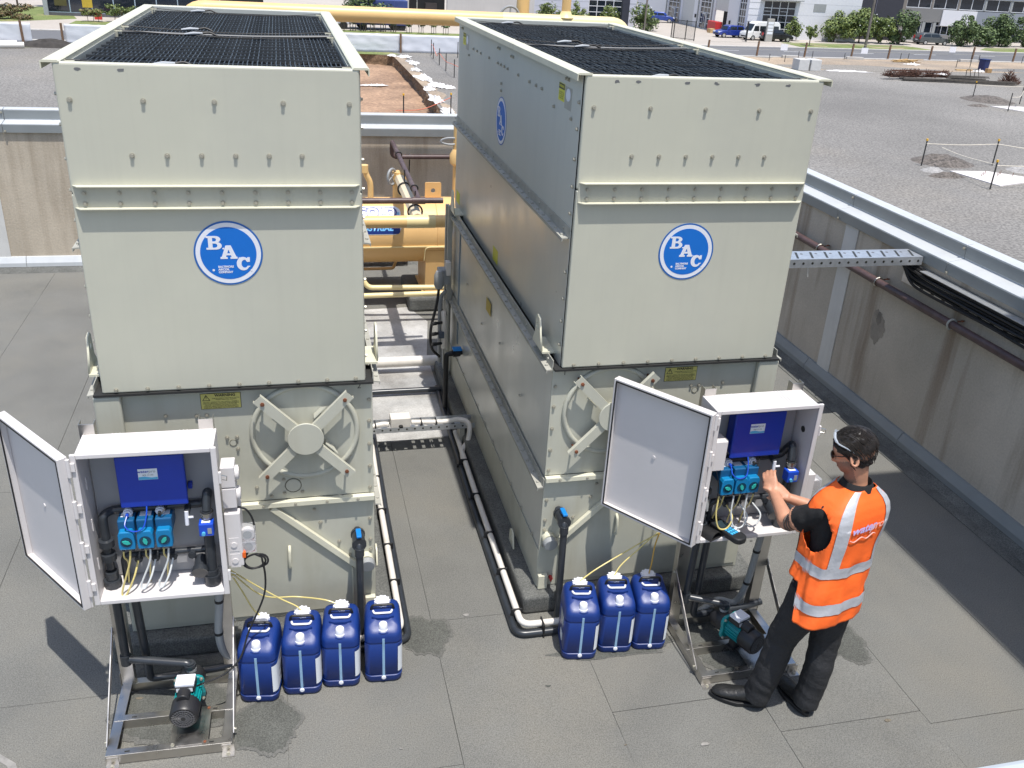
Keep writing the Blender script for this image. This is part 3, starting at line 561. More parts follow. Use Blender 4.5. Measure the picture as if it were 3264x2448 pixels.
    # dosing pumps
    for k, x in enumerate((.125, .210, .295) if not second else (.105, .19, .262)):
        p = MB().box(x, .065, .330, x+.076, Dc-.03, .415).build('dosing_pump', DPD, t, bevel=.006)
        MB().box(x+.012, .10, .4152, x+.064, .14, .4165).build('rating_label', PAPER, p)
        pl = [(x+.002, .272), (x+.074, .272), (x+.076, .30), (x+.074, .355), (x+.066, .372), (x+.010, .372), (x+.002, .355), (x, .30)]
        MB().prism(pl, 'y', .030, .075).build('pump_front', DPB, p, bevel=.005)
        MB().cyl((x+.038, .0295, .318), (x+.038, .027, .318), .027, 22).build('rotor_window', mat('dark_window', (.01, .05, .09), .2), p)
        ro = MB(); ro.M = Matrix.Translation((x+.038, .0265, .318)) @ Matrix.Rotation(k*.9+.4, 4, 'Y'); ro.prism([(-.02, 0), (-.008, .009), (.008, .009), (.02, 0), (.008, -.009), (-.008, -.009)], 'y', -.004, 0); ro.build('rotor', TEAL, p)
        for xx in (.016, .060): MB().cyl((x+xx, .05, .272), (x+xx, .05, .255), .007, 8).build('hose_nut', PVCB, p)
    # pipework
    yb = Dc-.06
    pipe('upper_header', [(.055, .11, .12), (.055, .11, .425), (.09, yb, .425), (.515, yb, .430), (.545, yb-.02, .50), (.54, .10, .53), (.535, .07, .44)], .021, PVCB, t, .03)
    for z in (.27, .19): MB().lathe([(.024, -.022), (.036, -.018), (.036, .018), (.024, .022)], 14, (.055, .11, z), 'z').build('union', PVCB, t, smooth=True)
    MB().cyl((.055, .11, .015), (.055, .11, .10), .030, 12).cyl((.055, .11, .018), (.055, .11, .055), .042, 10).build('drain_union', PVCB, t, smooth=True)
    pipe('lower_header', [(.115, .14, .02), (.115, .14, .165), (.55, .14, .170)], .017, PVCB, t, .03)
    for x in (.19, .27, .352, .44): MB().cyl((x, .14, .165), (x, .095, .163), .016, 12).cyl((x, .11, .164), (x, .098, .164), .020, 8).build('injection_fitting', PVCB, t)
    for x in (.17, .316): MB().cyl((x, yb-.015, .43), (x, yb-.055, .43), .017, 14).cyl((x, yb-.03, .43), (x, yb-.045, .43), .023, 8).build('probe_fitting', WHITEV, t, smooth=True); MB().cyl((x, yb-.056, .43), (x, yb-.075, .43), .008, 8).build('probe_tip', SOLB if x < .3 else INK, t)
    pipe('right_riser', [(.535, .07, .44), (.532, .065, .06)], .025, PVCB, t)
    MB().cyl((.535, .07, .405), (.535, .07, .43), .029, 16).cyl((.535, .07, .43), (.535, .07, .436), .032, 16).build('nickel_union', NICKEL, t, smooth=True)
    MB().cyl((.53, .065, .02), (.53, .065, .07), .040, 12).cyl((.53, .065, .07), (.53, .065, .10), .032, 12).build('union', PVCB, t, smooth=True)
    MB().cyl((.478, .13, .125), (.478, .05, .105), .032, 14).cyl((.478, .06, .108), (.478, .035, .10), .040, 12).build('check_valve', PVCB, t, smooth=True)
    s = MB().box(.497, .018, .325, .565, .075, .395).build('flow_switch', SOLB, t, bevel=.005); MB().cyl((.518, .018, .345), (.518, .006, .345), .009, 10).build('switch_button', CYANL, s); MB().box(.510, .03, .3955, .55, .06, .3965).build('switch_label', PAPER, s); MB().box(.537, .0165, .34, .556, .0178, .372).build('switch_window', GREYP, s)
    MB().cyl((.442, yb-.02, .432), (.442, .085, .425), .016, 10).build('tap_stem', PVCB, t); MB().cyl((.440, .085, .435), (.438, .08, .36), .010, 10).cyl((.44, .083, .40), (.47, .075, .405), .006, 8).build('sample_tap', WHITEV, t, smooth=True)
    # tubing: loops from the dosing pumps to the injection fittings
    for k, (xa, xb, m) in enumerate(((.170, .19, CLEARY), (.262, .27, CLEARW), (.345, .352, CLEARW))):
        if second: xa -= .02
        lo = .045-.035*(k == 0)+.0
        if not second: pts = [(xa, .05, .256), (xa-.012, .045, .18), (xa-.06, .03, lo+.02), (xa-.045, .025, lo), (xb-.02, .045, .10), (xb, .09, .165)]
        else: pts = [(xa-.04, .05, .256), (xa-.05, .03, .15), (xa-.03, .012, .07), (xa+.02, .008, .065), (xa+.055, .03, .12), (xb, .09, .165)]
        MB().tube(spline(pts, 7), .0048, 8).build('dosing_tube', m, t, smooth=True)
    for k, xa in enumerate((.125, .226, .308)): MB().tube(spline([(xa+.015, .05, .256), (xa+.012, .055, .215), (xa+.02, .08, .17), (xa+.01, .11, .10), (xa, .12, .014)], 6), .0042, 8).build('suction_tube', CLEARY, t, smooth=True)
    MB().tube(spline([(.17, yb-.075, .43), (.165, .04, .40), (.20, .03, .375), (.245, .03, .39), (.262, .06, .44), (.265, .09, .49)], 6), .0035, 6).build('blue_cable', SOLB, t)
    MB().tube(spline([(.316, yb-.07, .43), (.33, .07, .44), (.36, .12, .47), (.37, .14, .49)], 6), .0035, 6).build('black_cable', BLK, t)
    # outlet boxes on the right-hand side
    xo = Wc+.015
    if not second:
        for z0, z1, w2 in ((.455, .565, .06), (.57, .682, .06)):
            b = MB().box(xo, .05, z0, xo+.065, .15, z1).build('outlet_box', CABW, t, bevel=.004); MB().cyl((xo+.065, .10, (z0+z1)/2), (xo+.080, .10, (z0+z1)/2), .036, 18).cyl((xo+.08, .10, (z0+z1)/2), (xo+.083, .10, (z0+z1)/2), .028, 18).build('outlet_cap', CABW, b, smooth=True)
        b = MB().box(xo, .04, .12, xo+.075, .17, .43).build('switch_box', CABW, t, bevel=.005)
        for z in (.155, .25): MB().box(xo+.012, .0385, z-.04, xo+.06, .040, z+.04).build('box_panel', CABW, b, bevel=.001); MB().cyl((xo+.035, .038, z), (xo+.035, .034, z), .015, 14).build('knockout', CABW, b)
        for z in (.29, .22):
            o = MB().cyl((xo+.10, .085, z), (xo+.10, .06, z), .034, 20).build('socket_ring', CABW, b, smooth=True); MB().cyl((xo+.10, .059, z), (xo+.10, .057, z), .022, 18).build('socket_face', GREYP, o)
            MB().box(xo+.066, .05, z-.034, xo+.138, .12, z+.034).build('clear_cover', CLEARP, b, bevel=.004); MB().box(xo+.076, .07, z-.042, xo+.13, .115, z-.0345).build('orange_seal', ORNG, b)
        MB().box(xo+.066, .04, .165, xo+.086, .08, .20).build('orange_plug', ORNG, b, bevel=.003)
    else:
        b = MB().box(xo, .03, .16, xo+.07, .15, .36).build('switch_box', CABW, t, bevel=.005); MB().cyl((xo+.105, .085, .26), (xo+.105, .06, .26), .036, 20).build('socket_ring', CABW, b, smooth=True); MB().box(xo+.07, .06, .22, xo+.142, .12, .30).build('clear_cover', CLEARP, b, bevel=.004)
        b = MB().box(.014, .005, .452, .085, .10, .632).build('small_white_box', CABW, t, bevel=.004); MB().box(.0851, .01, .45, .0862, .098, .634).build('box_lid_seam', GREYP, b)
        MB().cyl((Wc-.0125, .10, .62), (Wc-.016, .10, .62), .018, 12).build('cable_hole', INK, t)
        MB().tube([(.03, .08, .27), (.045, .06, .20), (.05, .05, .165)], [.018, .016, .008], 10).build('probe_bottle', GREYP, t, smooth=True)
        MB().tube(spline([(.06, .06, .45), (.075, .03, .38), (.09, .03, .30), (.085, .04, .22), (.05, .05, .17)], 6), .003, 6).build('probe_lead', BLK, t)
    return t
ST1 = make_stand('stainless steel stand under the left dosing cabinet beside the four blue drums', -.05, radians(-1.5))
ST2 = make_stand('stainless steel stand under the right dosing cabinet at the worker\'s feet', 3.09, radians(.8))
CB1 = make_cabinet('open white dosing cabinet with blue controller in front of the left tower', -.05, -.515, .785, radians(-1.2), (-.39, .49), False)
CB2 = make_cabinet('open white dosing cabinet the worker is reaching into', 3.09, -.505, .795, radians(.5), (-.375, .50), True)
PU1 = make_pump('teal motor pump on the left stand with fan grille towards the viewer', (.325, -.40, .068), radians(-4))
PU2 = make_pump('teal motor pump on the right stand turned towards the worker', (3.335, -.42, .068), radians(22))
def stand_pipes(label, ox, pend, hose):
    t = thing('pump_pipework', label, 'pipework', (ox, 0, 0), 0, 'charcoal pipework under the dosing cabinets')
    P = lambda q: (q[0]-ox, q[1], q[2])
    pipe('delivery_pipe', [(.055, -.40, .79), (.05, -.375, .30), (pend[0]-.0, pend[1], .29), (pend[0], pend[1], .20)], .0215, PVCB, t, .03)
    MB().cyl((.05, -.378, .27), (.05, -.378, .33), .027, 12).build('elbow', PVCB, t, smooth=True)
    MB().cyl((pend[0], pend[1], .215), (pend[0], pend[1], .262), .0275, 12).build('reducer', GREYP, t, smooth=True)
    pipe('return_pipe', [(.135, -.37, .79), (.145, -.33, .11), (.50, -.31, .11), (.62, -.29, .12)], .0215, PVCB, t, .03)
    MB().tube(spline(hose, 7), .021, 10).build('flexible_conduit', GREYP, t, smooth=True)
    for k in (1, 2):
        h = hose[k]; MB().cyl((h[0], h[1], h[2]-.008), (h[0], h[1], h[2]+.008), .0235, 12).build('cable_tie', BLK, t)
    return t
stand_pipes('charcoal pipes and grey conduit below the left dosing cabinet', -.05, (.375, -.455), [(.54, -.34, .79), (.535, -.33, .58), (.515, -.32, .36), (.53, -.31, .22), (.58, -.28, .13)])
stand_pipes('charcoal pipes and grey conduit below the right dosing cabinet', 3.09, (.265, -.47), [(.50, -.35, .79), (.495, -.33, .55), (.485, -.31, .30), (.44, -.29, .14), (.32, -.28, .16), (.18, -.30, .09)])
# coiled flex from the left switch box to the pump
cf = []
for i in range(40):
    a = i*2*pi/20; cf.append((.68+.055*cos(a+2)+.0006*i, -.46-.004*sin(i), .905+.042*sin(a+2)))
pts = spline([(.60, -.43, 1.22), (.67, -.44, 1.20), (.70, -.44, 1.10), (.675, -.46, .99)], 6)+cf[4:]+spline([(.725, -.465, .93), (.735, -.46, .80), (.715, -.45, .66), (.63, -.46, .46), (.58, -.50, .33), (.50, -.54, .27), (.40, -.56, .245), (.36, -.55, .22)], 6)
o = MB().tube(pts, .0052, 8).build('power_cable', BLK, None, smooth=True); tag(o, 'black power cable coiled beside the left cabinet and running down to its pump', 'cable')
# ================================================================ CHEMICAL DRUMS
DRUM = mat('blue_hdpe', (.005, .028, .165), .43, var=.10, vs=7, bump=.05, bs=25, rv=.06, dirt=(.010, .036, .165), dthr=.6); STRIPE = mat('level_stripe', (.25, .40, .55), .35, var=.15, vs=10)
def rrect(hw, hd, r, n=5):
    out = []
    for cx, cy, a0 in ((hw-r, hd-r, 0), (-hw+r, hd-r, 90), (-hw+r, -hd+r, 180), (hw-r, -hd+r, 270)):
        for i in range(n+1): a = radians(a0+90*i/n); out.append((cx+r*cos(a), cy+r*sin(a)))
    return out
def drum_meshes():
    hw, hd = .103, .132; b = MB(); rings = []
    lv = [(0, .016, 0), (.006, .006, 0), (.02, .001, 0), (.048, .0, 0), (.052, .005, 0), (.058, .005, 0), (.062, .001, 0), (.27, .001, 0), (.275, .006, 0), (.281, .006, 0), (.286, 0, 0), (.318, .002, .15), (.338, .006, .5), (.349, .014, .85), (.354, .026, 1), (.356, .06, 1)]
    vs = []
    for z, ins, k in lv:
        for x, y in rrect(hw-ins, hd-ins, .042-ins*.3): vs.append((x, y, z+k*(.055*(min(1, max(0, (y+.135)/.11)))-.018)))
    n = 24; m = len(lv)
    fs = [(i*n+q, i*n+(q+1) % n, (i+1)*n+(q+1) % n, (i+1)*n+q) for i in range(m-1) for q in range(n)]+[tuple(range(n))[::-1]]
    c = len(vs); vs.append((0, 0, .387)); fs += [((m-1)*n+q, (m-1)*n+(q+1) % n, c) for q in range(n)]
    b.add(vs, fs); D_ = {'body': b.mesh('body', DRUM, True, 50)}
    g = MB(); pr = [(.030, 0), (.030, .024), (.026, .030)]
    g.lathe([(.040, 0), (.040, .022), (.034, .028)], 22, (0, .082, .383))
    for i in range(11): a = 2*pi*i/11; g.box(0, 0, 0, 0, 0, 0) if False else g.cyl((.040*cos(a), .082+.040*sin(a), .384), (.040*cos(a), .082+.040*sin(a), .406), .0062, 6)
    D_['cap'] = g.mesh('screw_cap', WHITEV); D_['spout'] = MB().lathe([(.028, -.02), (.027, .008), (.024, .009), (.023, .038), (.020, .042)], 18, (0, -.092, .345)).mesh('spout_cap', WHITEV, True)
    D_['drain'] = MB().lathe([(.0125, 0), (.0125, .006), (.008, .008)], 14, (0, -.1318, .040), 'y').mesh('drain_plug', WHITEV)
    s = MB(); s.add([(-.007, -.1322, .05), (.007, -.1322, .05), (.007, -.1322, .268), (-.007, -.1322, .268)], [(0, 1, 2, 3)]); s.box(-.0065, -.1332, .048, .0065, -.1308, .312); D_['stripe'] = s.mesh('level_stripe', STRIPE)
    lp = [(.1036, .05), (.1036, -.09)]+[(.061+.0426*cos(a), -.09+.0426*sin(a)) for a in (-.3, -.6, -.9, -1.15)]
    lb = MB(); lb.add([(x, y, z) for z in (.075, .25) for x, y in lp], [(i, i+1, len(lp)+i+1, len(lp)+i) for i in range(len(lp)-1)]); D_['label'] = lb.mesh('paper_label', PAPER, True); pt = MB()
    for k in range(9):
        z0_ = .235-.016*k-(.02 if k > 2 else 0); q0 = (.1042, .045); q1 = (.1042, -.06+.03*(k % 3)); pt.add([(q0[0], q0[1], z0_), (q1[0], q1[1], z0_), (q1[0], q1[1], z0_+.005), (q0[0], q0[1], z0_+.005)], [(0, 1, 2, 3)])
    D_['print'] = pt.mesh('label_print', INK)
    D_['rim'] = MB().tube([(.040*cos(2*pi*i/18), -.092+.030*sin(2*pi*i/18), .340) for i in range(18)], .004, 6, closed=True).mesh('spout_well', DRUM, True)
    D_['grip'] = MB().tube(fillet([(-.062, .030, .388), (-.056, .026, .418), (.056, .026, .418), (.062, .030, .388)], .02), .0075, 8).mesh('handle', BLK, True)
    D_['bail'] = MB().tube(fillet([(-.052, .012, .390), (-.045, -.014, .393), (.045, -.014, .393), (.052, .012, .390)], .012), .0062, 8).mesh('bail', WHITEV, True)
    D_['rib'] = MB().prism([(-.06, -.040), (-.03, -.052), (.03, -.052), (.06, -.040), (.06, -.028), (-.06, -.028)], 'z', .375, .392).mesh('moulded_rib', DRUM)
    return D_
DM = drum_meshes()
def drum(label, x, y, rz, lab=1, notes=False):
    t = thing('chemical_drum', label, 'drum', (x, y, .001), rz, 'blue chemical drums')
    for nm, k in (('body', 'body'), ('screw_cap', 'cap'), ('spout_cap', 'spout'), ('drain_plug', 'drain'), ('level_stripe', 'stripe'), ('paper_label', 'label'), ('label_print', 'print'), ('spout_well', 'rim'), ('handle', 'grip'), ('bail', 'bail'), ('moulded_rib', 'rib')):
        tag(inst(nm, DM[k], t), kind='stuff' if k == 'print' else None)
    if notes:
        MB().box(-.1042, -.07, .20, -.1022, .03, .27).build('dark_label', mat('grey_label', (.30, .33, .36), .5), t); MB().box(-.1042, -.06, .09, -.1022, .0, .14).build('side_tag', PAPER, t)
    return t
YD = -.355
drum('blue chemical drum next to the left stand, first of the row of four', .675, YD-.015, radians(-9)); drum('blue chemical drum second from the left stand in the row of four', .897, YD+.005, radians(-6))
drum('blue chemical drum third from the left stand in the row of four', 1.108, YD+.025, radians(-6)); drum('blue chemical drum standing apart at the right end of the row of four', 1.338, YD+.025, radians(-4))
drum('blue chemical drum nearest the white floor pipe in the row of three', 2.488, YD+.005, radians(-9), 1, True); drum('blue chemical drum in the middle of the row of three', 2.712, YD+.025, radians(-8)); drum('blue chemical drum touching the right stand in the row of three', 2.923, YD+.015, radians(-7))
def hose(label, pts, m=CLEARY, r=.0042, grp='yellow suction tubes'):
    o = MB().tube(spline(pts, 8), r, 7).build('suction_hose', m, None, smooth=True); tag(o, label, 'hose', grp)
hose('yellow tube from the left cabinet to the first drum of four', [(.55, -.37, .80), (.60, -.31, .62), (.645, -.28, .47), (.68, -.275, .412)])
hose('yellow tube from the left cabinet to the second drum of four', [(.55, -.36, .80), (.64, -.27, .64), (.78, -.25, .50), (.87, -.26, .44), (.90, -.27, .412)])
hose('yellow tube from the left cabinet to the third drum of four', [(.55, -.35, .78), (.70, -.22, .50), (.88, -.16, .42), (1.02, -.22, .43), (1.10, -.25, .412)])
hose('yellow tube from the right cabinet to the nearest drum of three', [(3.12, -.36, .80), (2.98, -.20, .64), (2.80, -.16, .50), (2.62, -.20, .43), (2.50, -.27, .412)])
hose('yellow tube from the right cabinet to the middle drum of three', [(3.12, -.37, .80), (3.00, -.22, .68), (2.86, -.20, .53), (2.77, -.22, .46), (2.72, -.25, .412)])
hose('amber tube rising from the drum of three that touches the stand', [(3.12, -.35, .82), (3.04, -.21, .76), (2.97, -.23, .62), (2.945, -.26, .48), (2.935, -.265, .412)], mat('amber_tube', (.55, .32, .05), .3))
# ================================================================ PIPES AND TRAYS ON THE DECK
def floor_run(label, pts_w, pts_b, ties):
    t = thing('floor_pipe_run', label, 'pipe run', (0, 0, 0), 0, 'white and charcoal pipe pairs on the deck')
    MB().tube(fillet(pts_w, .07, 6), .0205, 12).build('white_pipe', PVCW, t, smooth=True); MB().tube(fillet(pts_b, .07, 6), .0225, 12).build('charcoal_pipe', PVCB, t, smooth=True)
    for x, y, al in ties:
        o = MB()
        if al == 'y': o.box(x-.040, y-.005, .002, x+.030, y+.005, .098)
        else: o.box(x-.005, y-.060, .002, x+.005, y+.028, .098)
        o.build('cable_tie', BLK, t, bevel=.003)
        if al == 'y': MB().box(x-.055, y-.012, .03, x-.038, y+.012, .05).build('pipe_clip', BLK, t)
    return t
floor_run('white pipe strapped to a charcoal pipe rounding the corner of the right tower plinth', [(2.205, 2.25, .07), (2.19, 1.2, .07), (2.185, -.20, .07), (2.55, -.20, .07)], [(2.195, 3.2, .03), (2.15, 1.2, .028), (2.145, -.232, .028), (2.6, -.232, .028)], [(2.185, y, 'y') for y in (1.75, 1.25, .75, .33, -.08)]+[(2.31, -.20, 'x')])
floor_run('white pipe strapped to a charcoal pipe along the left tower plinth', [(1.50, 2.2, .07), (1.478, 1.2, .07), (1.47, -.12, .07), (1.2, -.16, .07)], [(1.535, 2.4, .028), (1.515, 1.2, .028), (1.508, -.16, .028), (1.2, -.20, .028)], [(1.484, y, 'y') for y in (1.6, 1.15, .72, .33)])
# cable tray between the towers
t = thing('cable_tray', 'low perforated cable tray with white conduit bridging the gap between the towers', 'cable tray', (1.28, 2.14, 0))
MB().box(0, -.075, .20, 1.05, -.073, .245).build('tray_side', BRIGHT, t); MB().box(0, .073, .20, 1.05, .075, .245).build('tray_side', BRIGHT, t)
for k in range(14): MB().box(.0+k*.075, -.073, .198, .048+k*.075, .073, .200).build('tray_rung', BRIGHT, t)
for k in range(16): MB().cyl((.04+k*.065, -.0755, .225), (.04+k*.065, -.0765, .225), .008, 8).build('tray_hole', INK, t)
MB().tube(spline([(-.1, -.01, .225), (.1, -.02, .215), (.3, .01, .235), (.36, .0, .235)], 6), .022, 10).build('conduit', PVCW, t, smooth=True)
MB().tube(spline([(.54, .0, .245), (.80, -.005, .235), (.93, -.03, .26), (1.0, -.09, .24), (.985, -.14, .12), (.93, -.20, .07), (.91, -.35, .062)], 8), .021, 10).build('conduit', PVCW, t, smooth=True)
MB().box(.37, -.05, .225, .53, .06, .31).build('junction_box', PVCW, t, bevel=.006); MB().cyl((.45, -.05, .24), (.45, -.075, .235), .018, 10).build('cable_gland', BLK, t)
for x in (.10, .25, .62, .74): MB().box(x-.004, -.06, .20, x+.004, .04, .262).build('cable_tie', BLK, t)
for x in (.10, .95): MB().box(x-.02, -.06, 0, x+.02, .06, .197).build('tray_foot', GALVD, t)
# pipes crossing the gap
def crosspipe(name, label, y, z, r, m, x0=1.33, x1=2.345, **k):
    o = MB().cyl((x0, y, z), (x1, y, z), r, 18).build(name, m, None, smooth=True); return tag(o, label, 'pipe', 'pipes crossing between the towers')
crosspipe('white_pipe', 'thick cream pipe lying low across the gap between the towers', 3.62, .115, .05, PVCW, 1.30, 2.27)
crosspipe('charcoal_pipe', 'thin charcoal pipe across the gap just in front of the cream pipe', 3.12, .05, .025, PVCB, 1.30, 2.22)
t = thing('header_pipe', 'fat ochre header pipe crossing between the towers in front of the tank', 'pipe', (1.34, 3.93, 0))
MB().cyl((-.02, 0, 1.40), (.66, 0, 1.40), .058, 22).build('pipe', YPIPE, t, smooth=True); MB().cyl((.93, 0, 1.40), (1.05, 0, 1.40), .058, 22).build('pipe', YPIPE, t, smooth=True); MB().cyl((.66, 0, 1.40), (.93, 0, 1.40), .0605, 22).build('tee', YPALE, t, smooth=True)
MB().tube([(.765, .0, 1.42), (.77, .25, 1.43), (.79, 1.62, 1.43)], .058, 8).build('branch_pipe', mat('cream_lagging', (.66, .56, .40), .5, var=.06), t)
MB().tube([(.79, 1.62, 1.0), (.79, 1.62, 1.42), (.79, 1.62, 1.50)], .075, 16).build('valve_body', YPIPE, t, smooth=True)
HW = mat('grey_handwheel', (.28, .29, .30), .5)
MB().tube([(.70+.05*cos(a), 1.56+.06*cos(a), 1.455+.085*sin(a)) for a in [2*pi*i/24 for i in range(24)]], .014, 8, closed=True).build('handwheel', HW, t, smooth=True)
b = MB()
for a in (0, pi/2, pi, 3*pi/2): b.cyl((.70, 1.56, 1.455), (.70+.05*cos(a+.5), 1.56+.06*cos(a+.5), 1.455+.085*sin(a+.5)), .007, 8)
b.build('wheel_spokes', HW, t)
for y, z in ((.24, 1.43), (1.12, 1.43)):
    MB().tube([(.773+.012*(y/1.3)+.068*cos(2*pi*i/20), y, z+.068*sin(2*pi*i/20)) for i in range(20)], .009, 6, closed=True).build('pipe_clamp', BLK, t)
    MB().cyl((.773+.012*(y/1.3), y, z+.07), (.773+.012*(y/1.3), y, z+.20), .006, 6).build('clamp_rod', BLK, t)
t = thing('brown_pipe', 'brown pipe with a branch sloping back to the rear wall above the tank', 'pipe', (1.34, 4.04, 0))
MB().cyl((-.03, 0, 1.57), (1.02, 0, 1.57), .027, 14).build('main_pipe', BROWNP, t, smooth=True); MB().cyl((.73, 0, 1.57), (.85, 0, 1.57), .033, 14).build('pipe_tee', BROWNP, t, smooth=True)
MB().tube(fillet([(.79, .0, 1.57), (.80, .20, 1.575), (.85, 2.78, 1.575), (.85, 2.80, 1.385), (2.2, 2.83, 1.385)], .07, 5), .027, 12).build('branch_pipe', BROWNP, t, smooth=True)
for p in ((.81, .45, 1.575), (.84, 2.0, 1.575)): MB().tube([(p[0]+.034*cos(2*pi*i/16), p[1], p[2]+.034*sin(2*pi*i/16)) for i in range(16)], .007, 6, closed=True).build('pipe_clamp', BLK, t)
MB().tube([(1.07, 2.83+.034*cos(2*pi*i/16), 1.385+.034*sin(2*pi*i/16)) for i in range(16)], .008, 6, closed=True).build('pipe_clamp', NICKEL, t); MB().cyl((1.07, 2.83, 1.35), (1.05, 2.83, .8), .007, 6).build('hanger_rod', BLK, t)
# ochre refrigerant tank
t = thing('refrigerant_tank', 'ochre horizontal tank with blue and white COLD INDUSTRIAL panel behind the towers', 'tank', (1.8, 5.62, 0))
ty, tz, tr = 0, .835, .358
MB().lathe([(.10, -1.55), (.25, -1.50), (tr-.04, -1.40), (tr, -1.25), (tr, 1.25), (tr-.04, 1.40), (.25, 1.50), (.10, 1.55)], 44, (0, ty, tz), 'x').build('shell', YTANK, t, smooth=True)
for x in (-.95, .72, 1.35): MB().tube([(x, ty+(tr+.001)*cos(2*pi*i/40), tz+(tr+.001)*sin(2*pi*i/40)) for i in range(40)], .006, 6, closed=True).build('weld_seam', YTANK, t)
MB().box(-1.25, ty-tr-.004, tz-.10, 1.25, ty-tr+.03, tz-.088).build('shell_seam', YPALE, t)
for x in (-.85, .70):
    MB().box(x-.14, ty-.30, .17, x+.14, ty+.30, .19).build('saddle_foot', YPIPE, t); MB().prism([(ty-.28, .19), (ty+.28, .19), (ty+.33, tz-.15), (ty+.2, tz-.30), (ty-.2, tz-.30), (ty-.33, tz-.15)], 'x', x-.11, x+.11).build('saddle', YTANK, t, bevel=.004)
    MB().tube(fillet([(x-.13, ty-tr+.02, tz-.26), (x-.12, ty-tr-.006, tz-.10), (x+.12, ty-tr-.006, tz-.10), (x+.13, ty-tr+.02, tz-.26)], .05), .006, 6).build('wear_plate_edge', YPALE, t)
    MB().box(x-.30, ty-.42, 0, x+.30, ty+.42, .168).build('concrete_plinth', BITU, t, bevel=.03)
for x in (.71, -1.0): inst('lifting_lug', outline_mesh('lifting_lug', [[(-.09, 0), (.09, 0), (.09, .17), (.08, .18), (-.08, .18), (-.09, .17)], arcp(0, .09, .026, .026, 0, 345, 16)], YTANK, .009), t, (x, ty, tz+tr-.008), FACE_Y)
def on_tank(x0, x1, a0, a1, m, name, off, par, n=12, rnd=0):
    b = MB(); vs = []; K = 10
    for i in range(n+1):
        a = a0+(a1-a0)*i/n; e = min(i, n-i)/n; sh = rnd*(1-min(1, e/.25))**2
        for k in range(K+1): x = x0+(x1-x0-sh)*k/K; vs.append((x, ty-(tr+off)*cos(a), tz+(tr+off)*sin(a)))
    fs = [(i*(K+1)+k, i*(K+1)+k+1, (i+1)*(K+1)+k+1, (i+1)*(K+1)+k) for i in range(n) for k in range(K)]
    return b.add(vs, fs).build(name, m, par, smooth=True)
sg = on_tank(-.45, .32, .13, 1.06, mat('sign_white', (.70, .74, .80), .4), 'sign_panel', .002, t, 14, .06)
on_tank(-.43, .305, .15, .44, mat('sign_navy', (.008, .03, .18), .35), 'sign_navy', .004, sg, 8, .02); on_tank(-.43, .305, .445, .62, mat('sign_blue', (.05, .20, .45), .35), 'sign_blue', .004, sg, 8, .0); on_tank(-.43, .305, .625, .82, mat('sign_sky', (.20, .45, .68), .35), 'sign_sky', .004, sg, 8, .0)
def bent_text(txt, size, m, xr, ang, par, off, bold=0., shear=0.):
    me = text_mesh(txt, size, m, 'RIGHT', bold, 0, shear)
    for v in me.vertices:
        x, y = v.co.x, v.co.y; a = ang+y/tr; v.co = (xr+x, ty-(tr+off)*cos(a), tz+(tr+off)*sin(a))
    return inst('lettering', me, par)
bent_text('COLD', .15, mat('lettering_navy', (.03, .05, .25), .4), -.05+.32, .80, sg, .006, .018); bent_text('COLD', .15, WHITEV, -.055+.32, .80, sg, .009, .005); bent_text('INDUSTRIAL', .088, mat('lettering_sky', (.18, .50, .85), .4), -.09+.32, .325, sg, .007, .003, .25)
pipe('drop_pipe', [(.015, -.08, tz+tr-.02), (.015, -.08, tz+tr+.19), (-.03, -.08, tz+tr+.28), (-.04, -.08, tz+tr+.33)], .032, YPIPE, t, .06); MB().cyl((-.05, -.08, tz+tr+.30), (-.05, -.08, tz+tr+.38), .045, 14).build('relief_valve', YPIPE, t, smooth=True)
pipe('drop_pipe', [(.98, .02, tz+tr-.02), (.98, .02, tz+tr+.8)], .05, YPIPE, t); MB().lathe([(.05, 0), (.085, .03), (.09, .12), (.06, .18)], 16, (.98, .02, tz+tr+.35)).build('valve_bonnet', YPIPE, t, smooth=True)
MB().tube([(.90+.11*cos(2*pi*i/24), .0, tz+tr+.62+.035*sin(2*pi*i/24)) for i in range(24)], .012, 6, closed=True).build('handwheel', HW, t)
pipe('low_pipe', [(-.6, -.52, .46), (-.13, -.55, .46), (-.07, -.57, .36), (.9, -.63, .36)], .028, YPALE, t, .06); pipe('low_pipe', [(-.6, -.72, .32), (.9, -.76, .345)], .028, YPALE, t, .06)
MB().cyl((-.45, .62, .30), (.5, .62, .30), .10, 22).build('foil_lagged_pipe', ALUF, t, smooth=True); pipe('frame_rail', [(-.5, .30, .28), (.30, .30, .28), (.33, .25, .40)], .018, YTANK, t)
MB().cyl((.0, .42, .36), (-.12, .42, .36), .03, 10).cyl((-.02, .42, .36), (-.1, .42, .36), .045, 10).build('stop_valve', BLK, t)
# big ochre main overhead at the rear with tee and elbow
t = thing('main_pipe', 'large ochre overhead pipe with upright tee and elbow behind both towers', 'pipe', (2.0, 6.48, 0))
pz, prd = 3.004, .083
MB().tube(fillet([(-2.0, 0, pz-1.6), (-2.0, 0, pz), (1.40, 0, pz)], .2, 7), prd, 28).build('pipe', YPIPE, t, smooth=True)
MB().cyl((1.40, 0, pz), (1.62, 0, pz), prd+.001, 30).build('pipe_section', YPALE, t, smooth=True); MB().cyl((1.62, 0, pz), (2.45, 0, pz), prd, 30).build('tee', YPALE, t, smooth=True)
MB().cyl((2.15, 0, pz+.05), (2.15, 0, pz+1.2), .052, 24).build('tee_branch', YPIPE, t, smooth=True); MB().lathe([(.10, 0), (.068, .03), (.054, .07)], 24, (2.15, 0, pz+.055)).build('tee_collar', YPALE, t, smooth=True)
MB().tube(fillet([(2.45, 0, pz), (2.88, 0, pz), (2.88, 0, pz-2.2)], .2, 9), prd, 28).build('elbow', YPALE, t, smooth=True)
